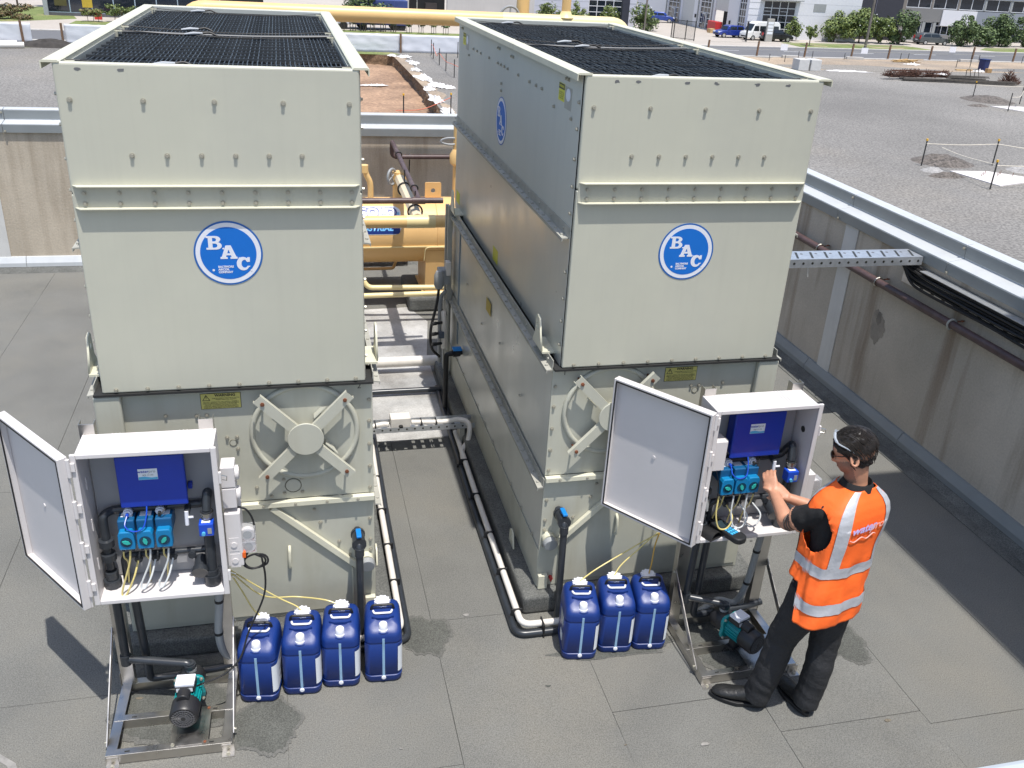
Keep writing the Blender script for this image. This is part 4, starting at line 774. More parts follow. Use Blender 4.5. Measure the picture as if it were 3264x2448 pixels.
MB().cyl((1.70, .25, pz-.6), (1.70, .25, pz+1.2), .075, 20).build('rear_riser', YPIPE, t, smooth=True)
MB().tube([(1.53+.11*cos(2*pi*i/30), .16, pz+.03+.11*sin(2*pi*i/30)) for i in range(30)], .014, 8, closed=True).build('handwheel', HW, t, smooth=True)
b = MB()
for i in range(5): a = 2*pi*i/5+.3; b.cyl((1.53, .16, pz+.02), (1.53+.11*cos(a), .16, pz+.03+.11*sin(a)), .009, 8)
b.build('wheel_spokes', HW, t)
MB().cyl((-.6, 0, -.0), (-.6, 0, pz-.05), .05, 14).build('support_post', YPIPE, t, smooth=True)
# galvanised channels, isolator and manifold on the back corner of the right tower
t = thing('service_post', 'galvanised service post with isolator and sample manifold on the right tower rear corner', 'service post', (2.30, 3.28, 0))
MB().box(-.02, -.02, .0, .02, .02, 1.72).build('channel', GALVD, t); MB().box(.035, -.30, .55, .065, -.27, 1.62).build('channel', mat('blue_grey_channel', (.20, .25, .29), .5), t); MB().box(-.02, .10, .0, .01, .14, 1.70).build('channel', GALVD, t)
iso = MB().box(-.10, -.06, 1.02, .0, .05, 1.16).build('isolator', GREYP, t, bevel=.008); MB().lathe([(.03, 0), (.045, .03), (.045, .12), (.028, .16)], 14, (-.10, -.08, 1.00)).build('plug', GREYP, iso, smooth=True); MB().box(-.04, -.10, 1.12, -.0, -.02, 1.24).build('isolator_lid', PVCW, iso, bevel=.005)
MB().tube(spline([(-.10, -.08, 1.0), (-.12, -.09, .85), (-.17, -.10, .62), (-.16, -.10, .44), (-.08, -.06, .33)], 7), .013, 8).build('black_cable', BLK, t, smooth=True)
MB().tube(spline([(-.02, .0, .95), (-.06, .02, .88), (-.075, .0, .70), (-.07, .0, .25)], 6), .018, 8).build('conduit', GREYP, t, smooth=True)
MB().box(-.03, -.14, .42, -.018, .02, .86).build('manifold_plate', GALVD, t)
MB().tube(spline([(-.05, -.10, .74), (-.06, -.10, .78), (-.06, -.14, .70), (-.06, -.14, .45)], 6), .022, 8).build('manifold', PVCW, t, smooth=True)
for z in (.70, .60, .50): MB().cyl((-.06, -.14, z), (-.14, -.16, z), .014, 8).cyl((-.13, -.158, z), (-.17, -.168, z), .018, 8).build('sample_cock', BLK, t)
MB().box(-.11, -.18, .56, -.06, -.13, .62).build('flow_sensor', mat('slate', (.06, .08, .11), .5), t, bevel=.004)
t = thing('bleed_valve_pipe', 'black standpipe with blue lever valve on the side of the right tower', 'valve', (2.20, 2.75, 0))
MB().tube(fillet([(.0, 0, 0), (.0, 0, .56), (.14, .02, .565)], .03), .022, 12).build('standpipe', BLK, t, smooth=True); MB().cyl((.06, .01, .563), (.12, .016, .565), .035, 12).build('valve_body', BLK, t); MB().box(.05, -.06, .61, .13, .02, .622).build('lever', VALVEB, t, bevel=.004)
# bright ladder tray from the right tower to the wall, wall pipe, wall cables
t = thing('ladder_tray', 'bright galvanised perforated tray bridging from right tower to side parapet', 'cable tray', (3.72, 1.93, 1.60))
MB().box(0, -.105, -.015, 2.24, -.103, .055).build('tray_side', BRIGHT, t); MB().box(0, .103, -.015, 2.24, .105, .055).build('tray_side', BRIGHT, t); MB().box(0, -.103, .052, 2.24, .103, .055).build('tray_floor', BRIGHT, t)
for k in range(17):
    MB().beam((.08+k*.13, -.08, .0556), (.14+k*.13, .07, .0556), .018, .001).build('tray_slot', INK, t); MB().cyl((.04+k*.13, .03, .0552), (.04+k*.13, .03, .0562), .012, 8).build('tray_hole', mat('grey_hole', (.12, .12, .13), .6), t)
for k in range(28): MB().cyl((.04+k*.08, -.1051, .02), (.04+k*.08, -.1062, .02), .011, 8).build('tray_hole', INK, t)
MB().tube([(1.22, -.08, 0), (1.225, -.085, -.05), (1.235, -.08, -.10)], .006, 6).build('string_end', PVCW, t)
t = thing('wall_pipe', 'brown pipe clamped along the side parapet below the capping', 'pipe', (5.93, 0, 1.28))
MB().cyl((0, 5.5, 0), (0, -2.5, 0), .033, 14).build('pipe', BROWNP, t, smooth=True)
for y in (4.3, 3.25, 2.27, 1.28, .3, -.7):
    MB().tube([(.040*cos(2*pi*i/16), y, .040*sin(2*pi*i/16)) for i in range(16)], .009, 6, closed=True).build('pipe_clamp', NICKEL if y > 1.5 else GALVD, t); MB().beam((.03, y-.02, .03), (.066, y-.05, .045), .02, .006).cyl((.02, y-.08, .055), (.06, y-.03, .04), .008, 6).build('rusty_bracket', RUST, t)
t = thing('wall_cable_tray', 'perforated tray of black cables running along the side parapet under the capping', 'cable tray', (5.99, 0, 1.47))
MB().box(-.006, -2.5, -.10, -.001, 2.05, .09).build('tray_back', BRIGHT, t); MB().box(-.09, -2.5, .085, -.001, 1.75, .09).build('tray_lip', BRIGHT, t)
for k in range(30):
    b = MB().box(-.0085, 1.9-k*.14, -.08, -.0065, 1.94-k*.14, -.03).build('tray_slot', INK, t)
for k in range(9):
    z = .07-.017*k; x = -.024-.016*(k % 3); j = .004*sin(k*3)
    MB().tube(spline([(x-.12-.01*k, 1.98, .14), (x-.07, 1.95, .10), (x-.01, 1.85, z+.02), (x+j, 1.6, z+j), (x-j, .9, z-j), (x+j, .2, z+j), (x, -2.5, z)], 6), .0115, 7).build('black_cable', BLK, t, smooth=True)
# pale ledge in the corner nearest the viewer
o = MB().prism([(2.29, -3.218), (2.486, -3.218), (4.5, -3.22), (4.5, -3.9), (2.2, -3.9)], 'z', 2.10, 2.18).build('roof_ledge', mat('pale_ledge_metal', (.42, .46, .49), .5, var=.05), None, bevel=.015); tag(o, 'pale metal ledge cutting the bottom right corner', 'ledge')
# ================================================================ THE WORKER
SKIN = mat('skin', (.50, .25, .155), .5, var=.08, vs=20); STUB = mat('stubble_skin', (.26, .14, .095), .6, var=.1, vs=60); SHIRT = mat('black_polo', (.010, .010, .011), .85, var=.2, vs=20, bump=.2, bs=120)
TROU = mat('charcoal_trousers', (.017, .0175, .020), .75, var=.25, vs=9, bump=.25, bs=90); HAIRM = mat('dark_hair', (.016, .012, .010), .5, var=.4, vs=60); LEATH = mat('black_leather', (.014, .014, .014), .45, var=.3, vs=14, bump=.2, bs=60)
HIVIS = mat('orange_hi_vis', (.95, .145, .018), .65, var=.04, vs=10, bump=.12, bs=40); REFL = mat('reflective_tape', (.46, .47, .50), .5, metal=.1, var=.05, vs=14, bump=.15, bs=40); TATT = mat('tattoo_ink', (.10, .07, .055), .6)
person = thing('person', 'man in orange hi-vis vest and black trousers working in the right cabinet', 'person', (3.52, -1.0, 0))
def V3(*a): return Vector(a)
AX = V3(.962, .272, 0).normalized(); FW = V3(-AX.y, AX.x, 0)          # shoulder axis (to his right) and facing direction
def ell(b, rings, n=20, caps=True):
    vs = []
    for c, rx, ry, dx, dy in rings: vs += [Vector(c)+Vector(dx)*rx*cos(2*pi*k/n)+Vector(dy)*ry*sin(2*pi*k/n) for k in range(n)]
    m = len(rings); fs = [(i*n+k, i*n+(k+1) % n, (i+1)*n+(k+1) % n, (i+1)*n+k) for i in range(m-1) for k in range(n)]
    if caps: fs += [tuple(range(n))[::-1], tuple(range((m-1)*n, m*n))]
    b.add(vs, fs)
def ball(b, c, r, dx=V3(1, 0, 0), dy=V3(0, 1, 0), dz=V3(0, 0, 1), n=16):
    ell(b, [(Vector(c)+Vector(dz)*r[2]*sin(-pi/2+pi*(i+.02)/n*.99), max(.002, r[0]*cos(-pi/2+pi*(i+.02)/n*.99)), max(.002, r[1]*cos(-pi/2+pi*(i+.02)/n*.99)), dx, dy) for i in range(n+1)], n)
def limb(b, pts, rad, n=14): b.tube([p for p in spline(pts, 5)], [rad[min(len(rad)-1, i//5)]*(1-(i % 5)/5)+rad[min(len(rad)-1, i//5+1)]*((i % 5)/5) for i in range(5*(len(pts)-1)+1)], n)
HIP = V3(3.555, -1.045, .87); CH = V3(3.605, -1.015, 1.24); NK = V3(3.625, -1.005, 1.43)
SHL = NK-AX*.160+V3(0, .0, -.115)+FW*.0; SHR = NK+AX*.162+V3(0, 0, -.125)+FW*.02
ELL = V3(3.385, -.865, 1.13); WRL = V3(3.425, -.625, 1.160); ELR = V3(3.76, -.79, 1.08); WRR = V3(3.492, -.665, 1.148)
KNL = V3(3.405, -1.005, .485); ANL = V3(3.335, -.985, .10); KNR = V3(3.640, -1.045, .475); ANR = V3(3.592, -1.075, .10)
HPL = HIP-AX*.085+V3(0, 0, -.02); HPR = HIP+AX*.085+V3(0, 0, -.02)
b = MB()
ell(b, [(HIP+V3(0, 0, -.10), .12, .10, AX, FW), (HIP+V3(0, 0, -.05), .170, .125, AX, FW), (HIP+V3(0, 0, .05), .172, .122, AX, FW), (HIP.lerp(CH, .45), .158, .108, AX, FW), (CH, .178, .120, AX, FW), (CH.lerp(NK, .45), .185, .112, AX, FW), (CH.lerp(NK, .75), .150, .088, AX, FW), (CH.lerp(NK, .98), .075, .068, AX, FW)], 28)
limb(b, [HPL, HPL.lerp(KNL, .4)-FW*.01, KNL, KNL.lerp(ANL, .45)-FW*.012, ANL+V3(0, 0, -.045)], [.112, .102, .080, .077, .072]); limb(b, [HPR, HPR.lerp(KNR, .4)-FW*.01, KNR, KNR.lerp(ANR, .45)-FW*.014, ANR+V3(0, 0, -.045)], [.112, .102, .080, .077, .072])
limb(b, [SHL+AX*.06+V3(0, 0, .01), SHL, SHL.lerp(ELL, .45)+V3(-.006, 0, 0), SHL.lerp(ELL, .70)], [.036, .050, .062, .073]); limb(b, [SHR-AX*.05, SHR, SHR.lerp(ELR, .45), SHR.lerp(ELR, .68)], [.050, .058, .062, .066])
limb(b, [SHL.lerp(ELL, .5), ELL, ELL.lerp(WRL, .35), WRL], [.046, .041, .040, .027]); limb(b, [SHR.lerp(ELR, .5), ELR, ELR.lerp(WRR, .35), WRR], [.046, .041, .040, .027])
# hands
def hand(b, W, d, nrm, side, curl, thumb):
    d = d.normalized(); s = d.cross(nrm).normalized()*side; nrm = nrm.normalized()
    ell(b, [(W-d*.012, .026, .020, s, nrm), (W+d*.02, .034, .017, s, nrm), (W+d*.06, .041, .016, s, nrm), (W+d*.088, .038, .013, s, nrm)], 14)
    for k, (off, L) in enumerate(((.031, .068), (.0105, .078), (-.0105, .073), (-.031, .058))):
        p = W+d*.082+s*off; q = d; pts = [p-d*.02, p]; a = 0
        for j, f in enumerate((.45, .32, .26)):
            a += curl[j]; q = d*cos(a)+nrm*sin(a)+s*off*.9; p = p+q*L*f; pts.append(p)
        b.tube(pts, [.0095, .0095, .009, .0082, .0068], 8)
    p = W+d*.022+s*.026; q1 = (d*.62+s*.62+nrm*.45).normalized(); q2 = (d*.85+s*.15+nrm*.5*thumb).normalized(); b.tube([p-q1*.015, p+q1*.032, p+q1*.032+q2*.030, p+q1*.032+q2*.054], [.0125, .0125, .0105, .0075], 8)
hand(b, WRL, V3(-.02, .62, .55), V3(.70, .55, -.40), 1, (.35, .7, .6), 1); hand(b, WRR, V3(-.62, .55, .42), V3(.15, .45, -.75), 1, (.25, .4, .4), 1)
# head: tilted down, turned to the left
HC = V3(3.585, -.985, 1.612); hf = V3(-.70, .58, -.38).normalized(); hs = V3(0, 0, 1).cross(hf).normalized()*-1; hu = hs.cross(hf).normalized()
if hu.z < 0: hu = -hu
H = lambda f, s, u: HC+(hf*f+hs*s+hu*u)*.95
b.tube([NK+V3(0, 0, -.05), NK+V3(0, 0, .03)+FW*.01, H(-.005, 0, -.06)], [.066, .058, .056], 16)
ball(b, H(-.012, 0, .028), (.098, .077, .093), hf, hs, hu); ball(b, H(.035, 0, -.045), (.060, .060, .070), hf, hs, hu); ball(b, H(.066, 0, -.088), (.026, .030, .022), hf, hs, hu); ball(b, H(.060, 0, .02), (.038, .062, .055), hf, hs, hu)
b.tube([H(.088, 0, .018), H(.104, 0, -.018), H(.112, 0, -.034), H(.095, 0, -.042)], [.009, .012, .015, .012], 8)
ball(b, H(.092, 0, -.064), (.010, .024, .007), hf, hs, hu, 8); ball(b, H(.090, 0, -.074), (.010, .020, .007), hf, hs, hu, 8); ball(b, H(.082, .032, -.02), (.016, .020, .014), hf, hs, hu, 8); ball(b, H(.082, -.032, -.02), (.016, .020, .014), hf, hs, hu, 8)
for s in (1, -1):
    e = [H(-.012+.018*cos(a)*1.0, s*(.076+.010*(1-cos(a-2.4))), -.012+.032*sin(a)) for a in [2*pi*i/18 for i in range(18)]]
    b.tube(e, .0068, 6, closed=True); ball(b, H(-.010, s*.076, -.012), (.014, .010, .024), hf, hs, hu, 8)
me = b.mesh('body_base'); tmp = bpy.data.objects.new('body_base', me); COL.objects.link(tmp)
md = tmp.modifiers.new('r', 'REMESH'); md.mode = 'VOXEL'; md.voxel_size = .0058; md = tmp.modifiers.new('s', 'SMOOTH'); md.factor = .5; md.iterations = 3
bpy.context.view_layer.update(); dg = bpy.context.evaluated_depsgraph_get(); me = bpy.data.meshes.new_from_object(tmp.evaluated_get(dg)); bpy.data.objects.remove(tmp)
me.name = 'body'; me.materials.clear()
for m in (SKIN, STUB, SHIRT, TROU): me.materials.append(m)
def seg_t(p, a, c): d = c-a; return (p-a).dot(d)/d.dot(d)
def seg_d(p, a, c): t = max(0, min(1, seg_t(p, a, c))); return (p-(a+(c-a)*t)).length
def region(p):
    h = p-HC; f, s, u = h.dot(hf), h.dot(hs), h.dot(hu)
    if p.z > 1.44 and h.length < .26 and (p-NK).z > .015:
        if u < -.028 and f > .012 and h.length < .16 and not (abs(s) < .018 and f > .095): return 1
        return 0
    dl = min(seg_d(p, SHL.lerp(ELL, .66), ELL), seg_d(p, ELL, WRL), seg_d(p, WRL, WRL+V3(0, .12, .08))); dr = min(seg_d(p, SHR.lerp(ELR, .66), ELR), seg_d(p, ELR, WRR), seg_d(p, WRR, WRR+V3(-.12, .10, .06)))
    tl = seg_t(p, SHL, ELL); tr_ = seg_t(p, SHR, ELR); torso = seg_d(p, HIP, NK)
    if dl < .08 and tl > .66 and torso > .12: return 0
    if dr < .08 and tr_ > .66 and torso > .12: return 0
    return 3 if p.z < .93 else 2
NRM = [v.normal.copy() for v in me.vertices]; NEW = []
for v, vn in zip(me.vertices, NRM):
    p = v.co.copy()
    if p.z < .93:       # soft folds in the trousers, bunching at knee and ankle
        k = max(0, 1-abs(p.z-.16)/.14)*1.2+max(0, 1-abs(p.z-.46)/.16)*.9+.35
        d = mnoise.noise(Vector((p.x*9+p.z*7, p.y*9-p.z*5, p.z*20+p.x*6)))*.0058*k+mnoise.noise(p*60)*.0012
    elif p.z < 1.42: d = mnoise.noise(Vector((p.x*22, p.y*22, p.z*16)))*.008 if region(p) == 2 else 0
    else: d = 0
    NEW.append(p+vn*d)
CEN = [f.center.copy() for f in me.polygons]
for v, p in zip(me.vertices, NEW): v.co = p
for f, c in zip(me.polygons, CEN): f.material_index = region(c)
me.shade_smooth()
for v in me.vertices: v.co -= Vector(person.location)
inst('body', me, person)
OFF = -Vector(person.location)
def pb(mb, name, m, par=person, **k):
    mb.v = [tuple(Vector(q)+OFF) for q in mb.v]; return mb.build(name, m, par, **k)
# vest
zs = [.70, .78, .86, .94, 1.02, 1.10, 1.18, 1.26, 1.32, 1.36, 1.395, 1.42, 1.445]
RX = [.212, .208, .202, .194, .190, .193, .200, .208, .208, .194, .164, .126, .088]; RY = [.150, .147, .142, .134, .130, .132, .137, .139, .133, .122, .105, .089, .078]
def prof(arr, z):
    if z <= zs[0]: return arr[0]
    for i in range(len(zs)-1):
        if z <= zs[i+1]: t = (z-zs[i])/(zs[i+1]-zs[i]); return arr[i]*(1-t)+arr[i+1]*t
    return arr[-1]
def axis(z): return HIP.lerp(NK, (z-HIP.z)/(NK.z-HIP.z))
def vest(th, z, off=0., fold=True):                    # th: 0 = his right, pi/2 = front, -pi/2 = back
    c = axis(z); c = V3(c.x, c.y, z); rx, ry = prof(RX, z)+off, prof(RY, z)+off
    e = 3.3; ct, st = cos(th), sin(th); k = (abs(ct)**e+abs(st)**e)**(-1/e)
    p = c+AX*rx*ct*k+FW*ry*st*k
    if z > 1.28: p.z -= .028*abs(ct)**2*(1-(z-1.28)/.25)
    if fold:
        w = max(0, min(1, (1.33-z)/.35))
        d = (mnoise.noise(Vector((th*2.2+z*2.5, z*9-th, 1.3)))*.014+mnoise.noise(Vector((th*5, z*5+th*3, 7)))*.007)*w
        p += (AX*ct+FW*st)*d
    return p
NT, NZ = 120, 84
def hem(th): s = sin(th); return .72 if s < -.22 else .72+.20*min(1, (s+.22)/.30)
def hole(th, z):
    for s, zc in ((0, 1.225), (pi, 1.232)):
        d = abs((th-s+pi) % (2*pi)-pi)
        if ((d-.0)/.62)**2+((z-zc)/.125)**2 < 1: return True
    return False
def band(th, z):
    d = abs((th+pi/2+pi) % (2*pi)-pi); bx = abs(cos(th))
    if 1.0 < z < 1.058 or .800-.0 < z < .856: return True
    w = .50 < bx < .74
    return z > 1.03 and w
def grid(off, test):
    b = MB(); idx = {}
    def vid(i, j):
        i %= NT
        if (i, j) not in idx:
            th = 2*pi*i/NT; z0 = hem(th); z = z0+(1.445-z0)*j/NZ
            for s, zc in ((0, 1.225), (pi, 1.232)):            # draw vertices near the armhole onto its edge
                dd = (th-s+pi) % (2*pi)-pi; e = sqrt((dd/.62)**2+((z-zc)/.125)**2)
                if .86 < e < 1.12: th = s+dd/e; z = zc+(z-zc)/e
            idx[i, j] = len(b.v); b.v.append(tuple(vest(th, z, off)))
        return idx[i, j]
    for i in range(NT):
        for j in range(NZ):
            th = 2*pi*(i+.5)/NT; z0 = hem(th); z = z0+(1.445-z0)*(j+.5)/NZ
            if hole(th, z) or (abs((th-pi/2+pi) % (2*pi)-pi) < .05): continue
            if z > 1.36 and sin(th) > .3 and abs(cos(th)) < .35: continue
            if test(th, z): b.f.append((vid(i, j), vid(i+1, j), vid(i+1, j+1), vid(i, j+1)))
    return b
ve = pb(grid(0, lambda th, z: True), 'vest', HIVIS, smooth=True, ang=70); sm = ve.modifiers.new('solid', 'SOLIDIFY'); sm.thickness = .003
OFF2 = OFF; tp = grid(.0045, band); tp.v = [tuple(Vector(q)+OFF) for q in tp.v]; tp.build('reflective_tape', REFL, ve, smooth=True, ang=70)
def vest_text(txt, size, m, x0, z0, shear=.18, bold=0.):
    me = text_mesh(txt, size, m, 'LEFT', bold, 0, shear)
    bm = bmesh.new(); bm.from_mesh(me); bmesh.ops.subdivide_edges(bm, edges=[e for e in bm.edges if e.calc_length() > .012], cuts=2); bm.to_mesh(me); bm.free()
    for v in me.vertices:
        x, z = x0+v.co.x, z0+v.co.y+.05*v.co.x; th = -pi/2+x/.20; v.co = vest(th, z, .0072)+OFF
    return inst('lettering', me, ve)
LET1 = mat('violet_print', (.48, .42, .72), .5); LET2 = mat('pink_print', (.80, .42, .36), .5)
vest_text('water', .060, LET1, -.100, 1.272, .2, .0018); vest_text('pro', .060, LET2, .008, 1.272, .2, .0012)
wv = []
for i in range(25): x = -.098+.155*i/24; wv.append(vest(-pi/2+x/.20, 1.222+.05*x+.009*sin(i*.55+2.6), .006))
pb(MB().tube(wv, .0026, 5), 'wave_line', LET2, ve)
# polo collar
cl = MB(); ell(cl, [(NK+V3(0, 0, -.012)-FW*.004, .092, .086, AX, FW), (NK+V3(0, 0, .030)-FW*.006, .074, .070, AX, FW), (NK+V3(0, 0, .034)-FW*.006, .070, .066, AX, FW), (NK+V3(0, 0, .0), .066, .062, AX, FW)], 30, False); pb(cl, 'polo_collar', SHIRT, smooth=True)
# hair: capped shell with combed ridges, and short clumps
hb = MB(); n, m = 40, 18; vs = []
for j in range(m+1):
    for i in range(n):
        a = 2*pi*i/n; f0 = cos(a); low = -.075 if f0 < -.2 else (.030 if f0 > .62 else -.075+.105*(f0+.2)/.82)
        ph = pi/2*(1-j/m); top = .128
        k = sin(pi/2*j/m); f = -.012+.110*f0*k; s = .089*sin(a)*k; u = .030+.103*cos(pi/2*j/m)
        if j > m*.72: q = (j-m*.72)/(m*.28); u = (.030+.103*cos(pi/2*.72))*(1-q)+low*q; k2 = sin(pi/2*.72)*(1-q)+q*(1.0 if f0 > .2 else (.64 if f0 < -.5 else .64+.36*(f0+.5)/.7)); f = -.012+.108*f0*k2*(1 if f0 > 0 else .94); s = .086*sin(a)*k2*(1 if u > -.02 else .92)
        r = .005*mnoise.noise(Vector((s*160, f*22, 2)))+.003*mnoise.noise(Vector((f*70, s*70, u*70)))
        if u > .02: r += .004
        vs.append(H(f, s, u)+(H(f, s, u)-HC).normalized()*r)
fs = [(j*n+i, j*n+(i+1) % n, (j+1)*n+(i+1) % n, (j+1)*n+i) for j in range(m) for i in range(n)]
hb.add(vs, fs); hair = pb(hb, 'hair', HAIRM, smooth=True, ang=180)
hc = MB(); rr = random.Random(5)
EL = (.1125, .0915, .1055)                # combed strands that follow the scalp from the brow to the crown and down the sides
def onhair(c):
    k = sqrt((c[0]/EL[0])**2+(c[1]/EL[1])**2+(c[2]/EL[2])**2); return [x/k for x in c]
for i in range(1500):
    a = rr.uniform(0, 2*pi); q = rr.uniform(.0, 1)**.6; k = sin(pi/2*q); c = onhair([EL[0]*cos(a)*k, EL[1]*sin(a)*k, EL[2]*cos(pi/2*q)])
    if c[0] > .06 and c[2] < .045: continue
    pts = []; L = rr.uniform(.010, .017); sw = rr.uniform(-.12, .12)
    for j in range(4):
        lift = .9995+.020*sin(pi*(j+.3)/3.6); pts.append(H(c[0]*lift-.012, c[1]*lift, c[2]*lift+.030))
        side = min(1, abs(c[1])/.075); c = onhair([c[0]-L*(1-.45*side), c[1]+L*(sw+.25*(1 if c[1] > 0 else -1)*(1-side)), c[2]-L*(.9*side+.5*(c[0] < -.05))])
    hc.tube(pts, [.0017, .0021, .0019, .0006], 4)
for i in range(260):            # short back and sides down to the nape
    a = rr.uniform(1.3, 2*pi-1.3); f0 = cos(a); z_ = rr.uniform(-.06, .035); kk = 1-.30*max(0, -z_-.0)/.06*(f0 < 0)
    p = H(-.012+.104*f0*kk, .086*sin(a)*kk, z_); nn = (p-H(-.012, 0, z_)).normalized(); dr = (-hu+hs*rr.uniform(-.3, .3)-hf*.3).normalized(); dr = (dr-nn*dr.dot(nn)).normalized(); L = rr.uniform(.012, .022)
    hc.tube([p, p+dr*L*.5+nn*.003, p+dr*L-nn*.001], [.0022, .002, .0006], 5)
tag(pb(hc, 'hair_tufts', HAIRM, hair), kind='stuff')
# shoes
def shoe(heel, toe):
    d = (toe-heel).normalized(); s = V3(-d.y, d.x, 0); L = (toe-heel).length
    so = MB(); ell(so, [], 4) if False else None
    pl = []; N = 28
    for i in range(N):
        a = 2*pi*i/N; x = cos(a); wdt = .050*(1 if x > -.2 else .82)*(1+.08*sin(a)); p = heel+d*(L/2+(L/2+.012)*x)+s*wdt*sin(a); pl.append((p.x, p.y))
    so.prism(pl, 'z', .006, .028); o = pb(so, 'shoe_sole', BLK, bevel=.004)
    u = MB(); up = V3(0, 0, 1); rg = []
    for t, w_, h_, c_ in ((0, .020, .03, .05), (.02, .034, .05, .062), (.12, .040, .058, .075), (.30, .042, .050, .072), (.45, .044, .040, .062), (.62, .049, .030, .054), (.80, .048, .026, .050), (.93, .036, .020, .045), (.995, .016, .010, .038)):
        rg.append((heel+d*L*t+up*c_, w_, h_, s, up))
    ell(u, rg, 20)
    u.v = [(q[0], q[1], max(.022, q[2])) for q in u.v]; return pb(u, 'shoe', LEATH, smooth=True, ang=70)
shoe(V3(3.385, -1.012, 0), V3(3.128, -.868, 0)); shoe(V3(3.590, -1.118, 0), V3(3.560, -.845, 0))
# sunglasses worn, clear safety glasses pushed up, ear tunnel, tattoo
for s in (1, -1):
    g = MB(); ball(g, H(.102, s*.034, .008), (.008, .029, .020), hf, hs, hu, 10); pb(g, 'sunglasses_lens', mat('brown_lens', (.03, .015, .008), .1), smooth=True); pb(MB().tube([H(.095, s*.062, .012), H(.05, s*.079, .010), H(-.015, s*.082, .012)], .0028, 6), 'sunglasses_arm', BLK)
    c = MB(); c.tube(spline([H(.070, s*.012, .118), H(.068, s*.045, .100), H(.050, s*.074, .080), H(.010, s*.088, .055), H(-.02, s*.090, .03)], 5), [.007]*9+[.004]*12, 7); pb(c, 'safety_glasses', mat('clear_safety_plastic', (.55, .60, .66), .15, trans=.4, var=.02), smooth=True)
    pb(MB().cyl(H(-.004, s*.086, -.032), H(-.004, s*.093, -.032), .0085, 10), 'ear_tunnel', BLK)
tb = MB()
for k in range(3):
    pts = []
    for i in range(12):
        a = -1.6+i*.26; t = .80+.06*k+.05*sin(i*.5); c = SHL.lerp(ELL, min(1.0, t)); d = (ELL-SHL).normalized(); o1 = V3(-1, -.1, .2); o1 = (o1-d*o1.dot(d)).normalized(); o2 = d.cross(o1); pts.append(c+(o1*cos(a)+o2*sin(a))*.0445)
    tb.tube(pts, [.001, .004, .006, .007, .006, .004, .006, .008, .006, .004, .003, .001], 5)
tag(pb(tb, 'tattoo', TATT), kind='stuff')
# things he left in the cabinet
t = thing('handheld_meter', 'black handheld tester with blue keypad lying in the right cabinet', 'meter', (3.275, -.485, .812), radians(22)); t.scale = (1.2, 1.2, 1.2)
me_ = MB().prism(rrect(.036, .10, .03), 'z', 0, .032).build('case', mat('black_case', (.015, .016, .018), .5), t, bevel=.008, seg=3); MB().box(-.026, .015, .0325, .026, .065, .034).build('screen', mat('lcd', (.03, .05, .06), .2), me_)
KEY = mat('blue_key', (.06, .42, .75), .4); KEYW = mat('white_key', (.7, .75, .8), .4)
for i in range(4):
    for j in range(3): MB().box(-.028+i*.015, -.05+j*.019, .0325, -.017+i*.015, -.036+j*.019, .036).build('key', KEYW if i == 3 else KEY, t)
MB().cyl((0, .085, .012), (0, .085, .04), .02, 16).build('sample_well', BLK, t)
o = MB(); n = 14; vs = []
for i in range(n+1):
    a = pi*i/n; vs += [(.045*cos(a), -.055, .045*sin(a)), (.05*cos(a), .05, .038*sin(a)), (.048*cos(a), .05, .035*sin(a)), (.042*cos(a), -.055, .042*sin(a))]
o.add(vs, [(i*4+k, i*4+(k+1) % 4, i*4+4+(k+1) % 4, i*4+4+k) for i in range(n) for k in range(4)]+[(0, 1, 2, 3), (n*4+3, n*4+2, n*4+1, n*4)]).box(-.05, -.055, 0, .05, .05, .004)
tag(o.build('meter_pouch', BLK, None, loc=(3.17, -.47, .808), rot=(0, 0, radians(25)), smooth=True), 'empty black pouch lying open in the right cabinet', 'pouch')
# ================================================================ THE SITE AND STREET BEYOND THE PARAPET
GRAV = mat('grey_gravel', (.188, .178, .164), .95, var=.22, vs=.06, speck=.42, ss=9, bump=.6, bs=7, dirt=(.215, .192, .160), dthr=.54, detail=8)
REDD = mat('red_earth', (.32, .205, .130), .95, var=.28, vs=.35, speck=.3, ss=4, dirt=(.20, .125, .08), dthr=.56, bump=.5, bs=5, detail=8)
CUT = mat('cut_earth', (.20, .13, .075), .95, var=.35, vs=2, speck=.4, ss=9, bump=.8, bs=6); TANE = mat('tan_earth', (.34, .265, .19), .95, var=.2, vs=.25, speck=.25, ss=5, dirt=(.24, .20, .16), dthr=.55)
ROADM = mat('road_asphalt', (.13, .13, .135), .9, var=.08, vs=.3, speck=.15, ss=12); YARD = mat('pale_concrete_paving', (.40, .36, .315), .9, var=.08, vs=.15, speck=.06, ss=4); KERB = mat('kerb_concrete', (.46, .44, .41), .9, var=.1, vs=2); LINE = mat('road_paint', (.70, .70, .68), .7, var=.1)
GRASS = mat('mown_grass', (.15, .185, .055), .95, var=.2, vs=.6, speck=.35, ss=7, dirt=(.25, .225, .10), dthr=.58)
hole_pl = [(.5, 40), (9.6, 40), (9.75, 46), (9.75, 49.1), (10.05, 52.5), (10.25, 55.4), (10.2, 58.5), (10.5, 62), (10.55, 66), (10.73, 69.3), (10.45, 73), (10.55, 76.5), (10.2, 79.3), (8.0, 80.0), (.5, 80.2)]
hp = []
for i, p in enumerate(hole_pl):
    q = hole_pl[(i+1) % len(hole_pl)]; n = max(1, int(hypot(q[0]-p[0], q[1]-p[1])/.5))
    for k in range(n):
        t_ = k/n; x, y = p[0]+(q[0]-p[0])*t_, p[1]+(q[1]-p[1])*t_; hp.append((x+.16*mnoise.noise(Vector((y*.9, 3.1, 0)))+.07*mnoise.noise(Vector((y*3, 8, 0))), y+.1*mnoise.noise(Vector((x*.9, 1.2, 0)))))
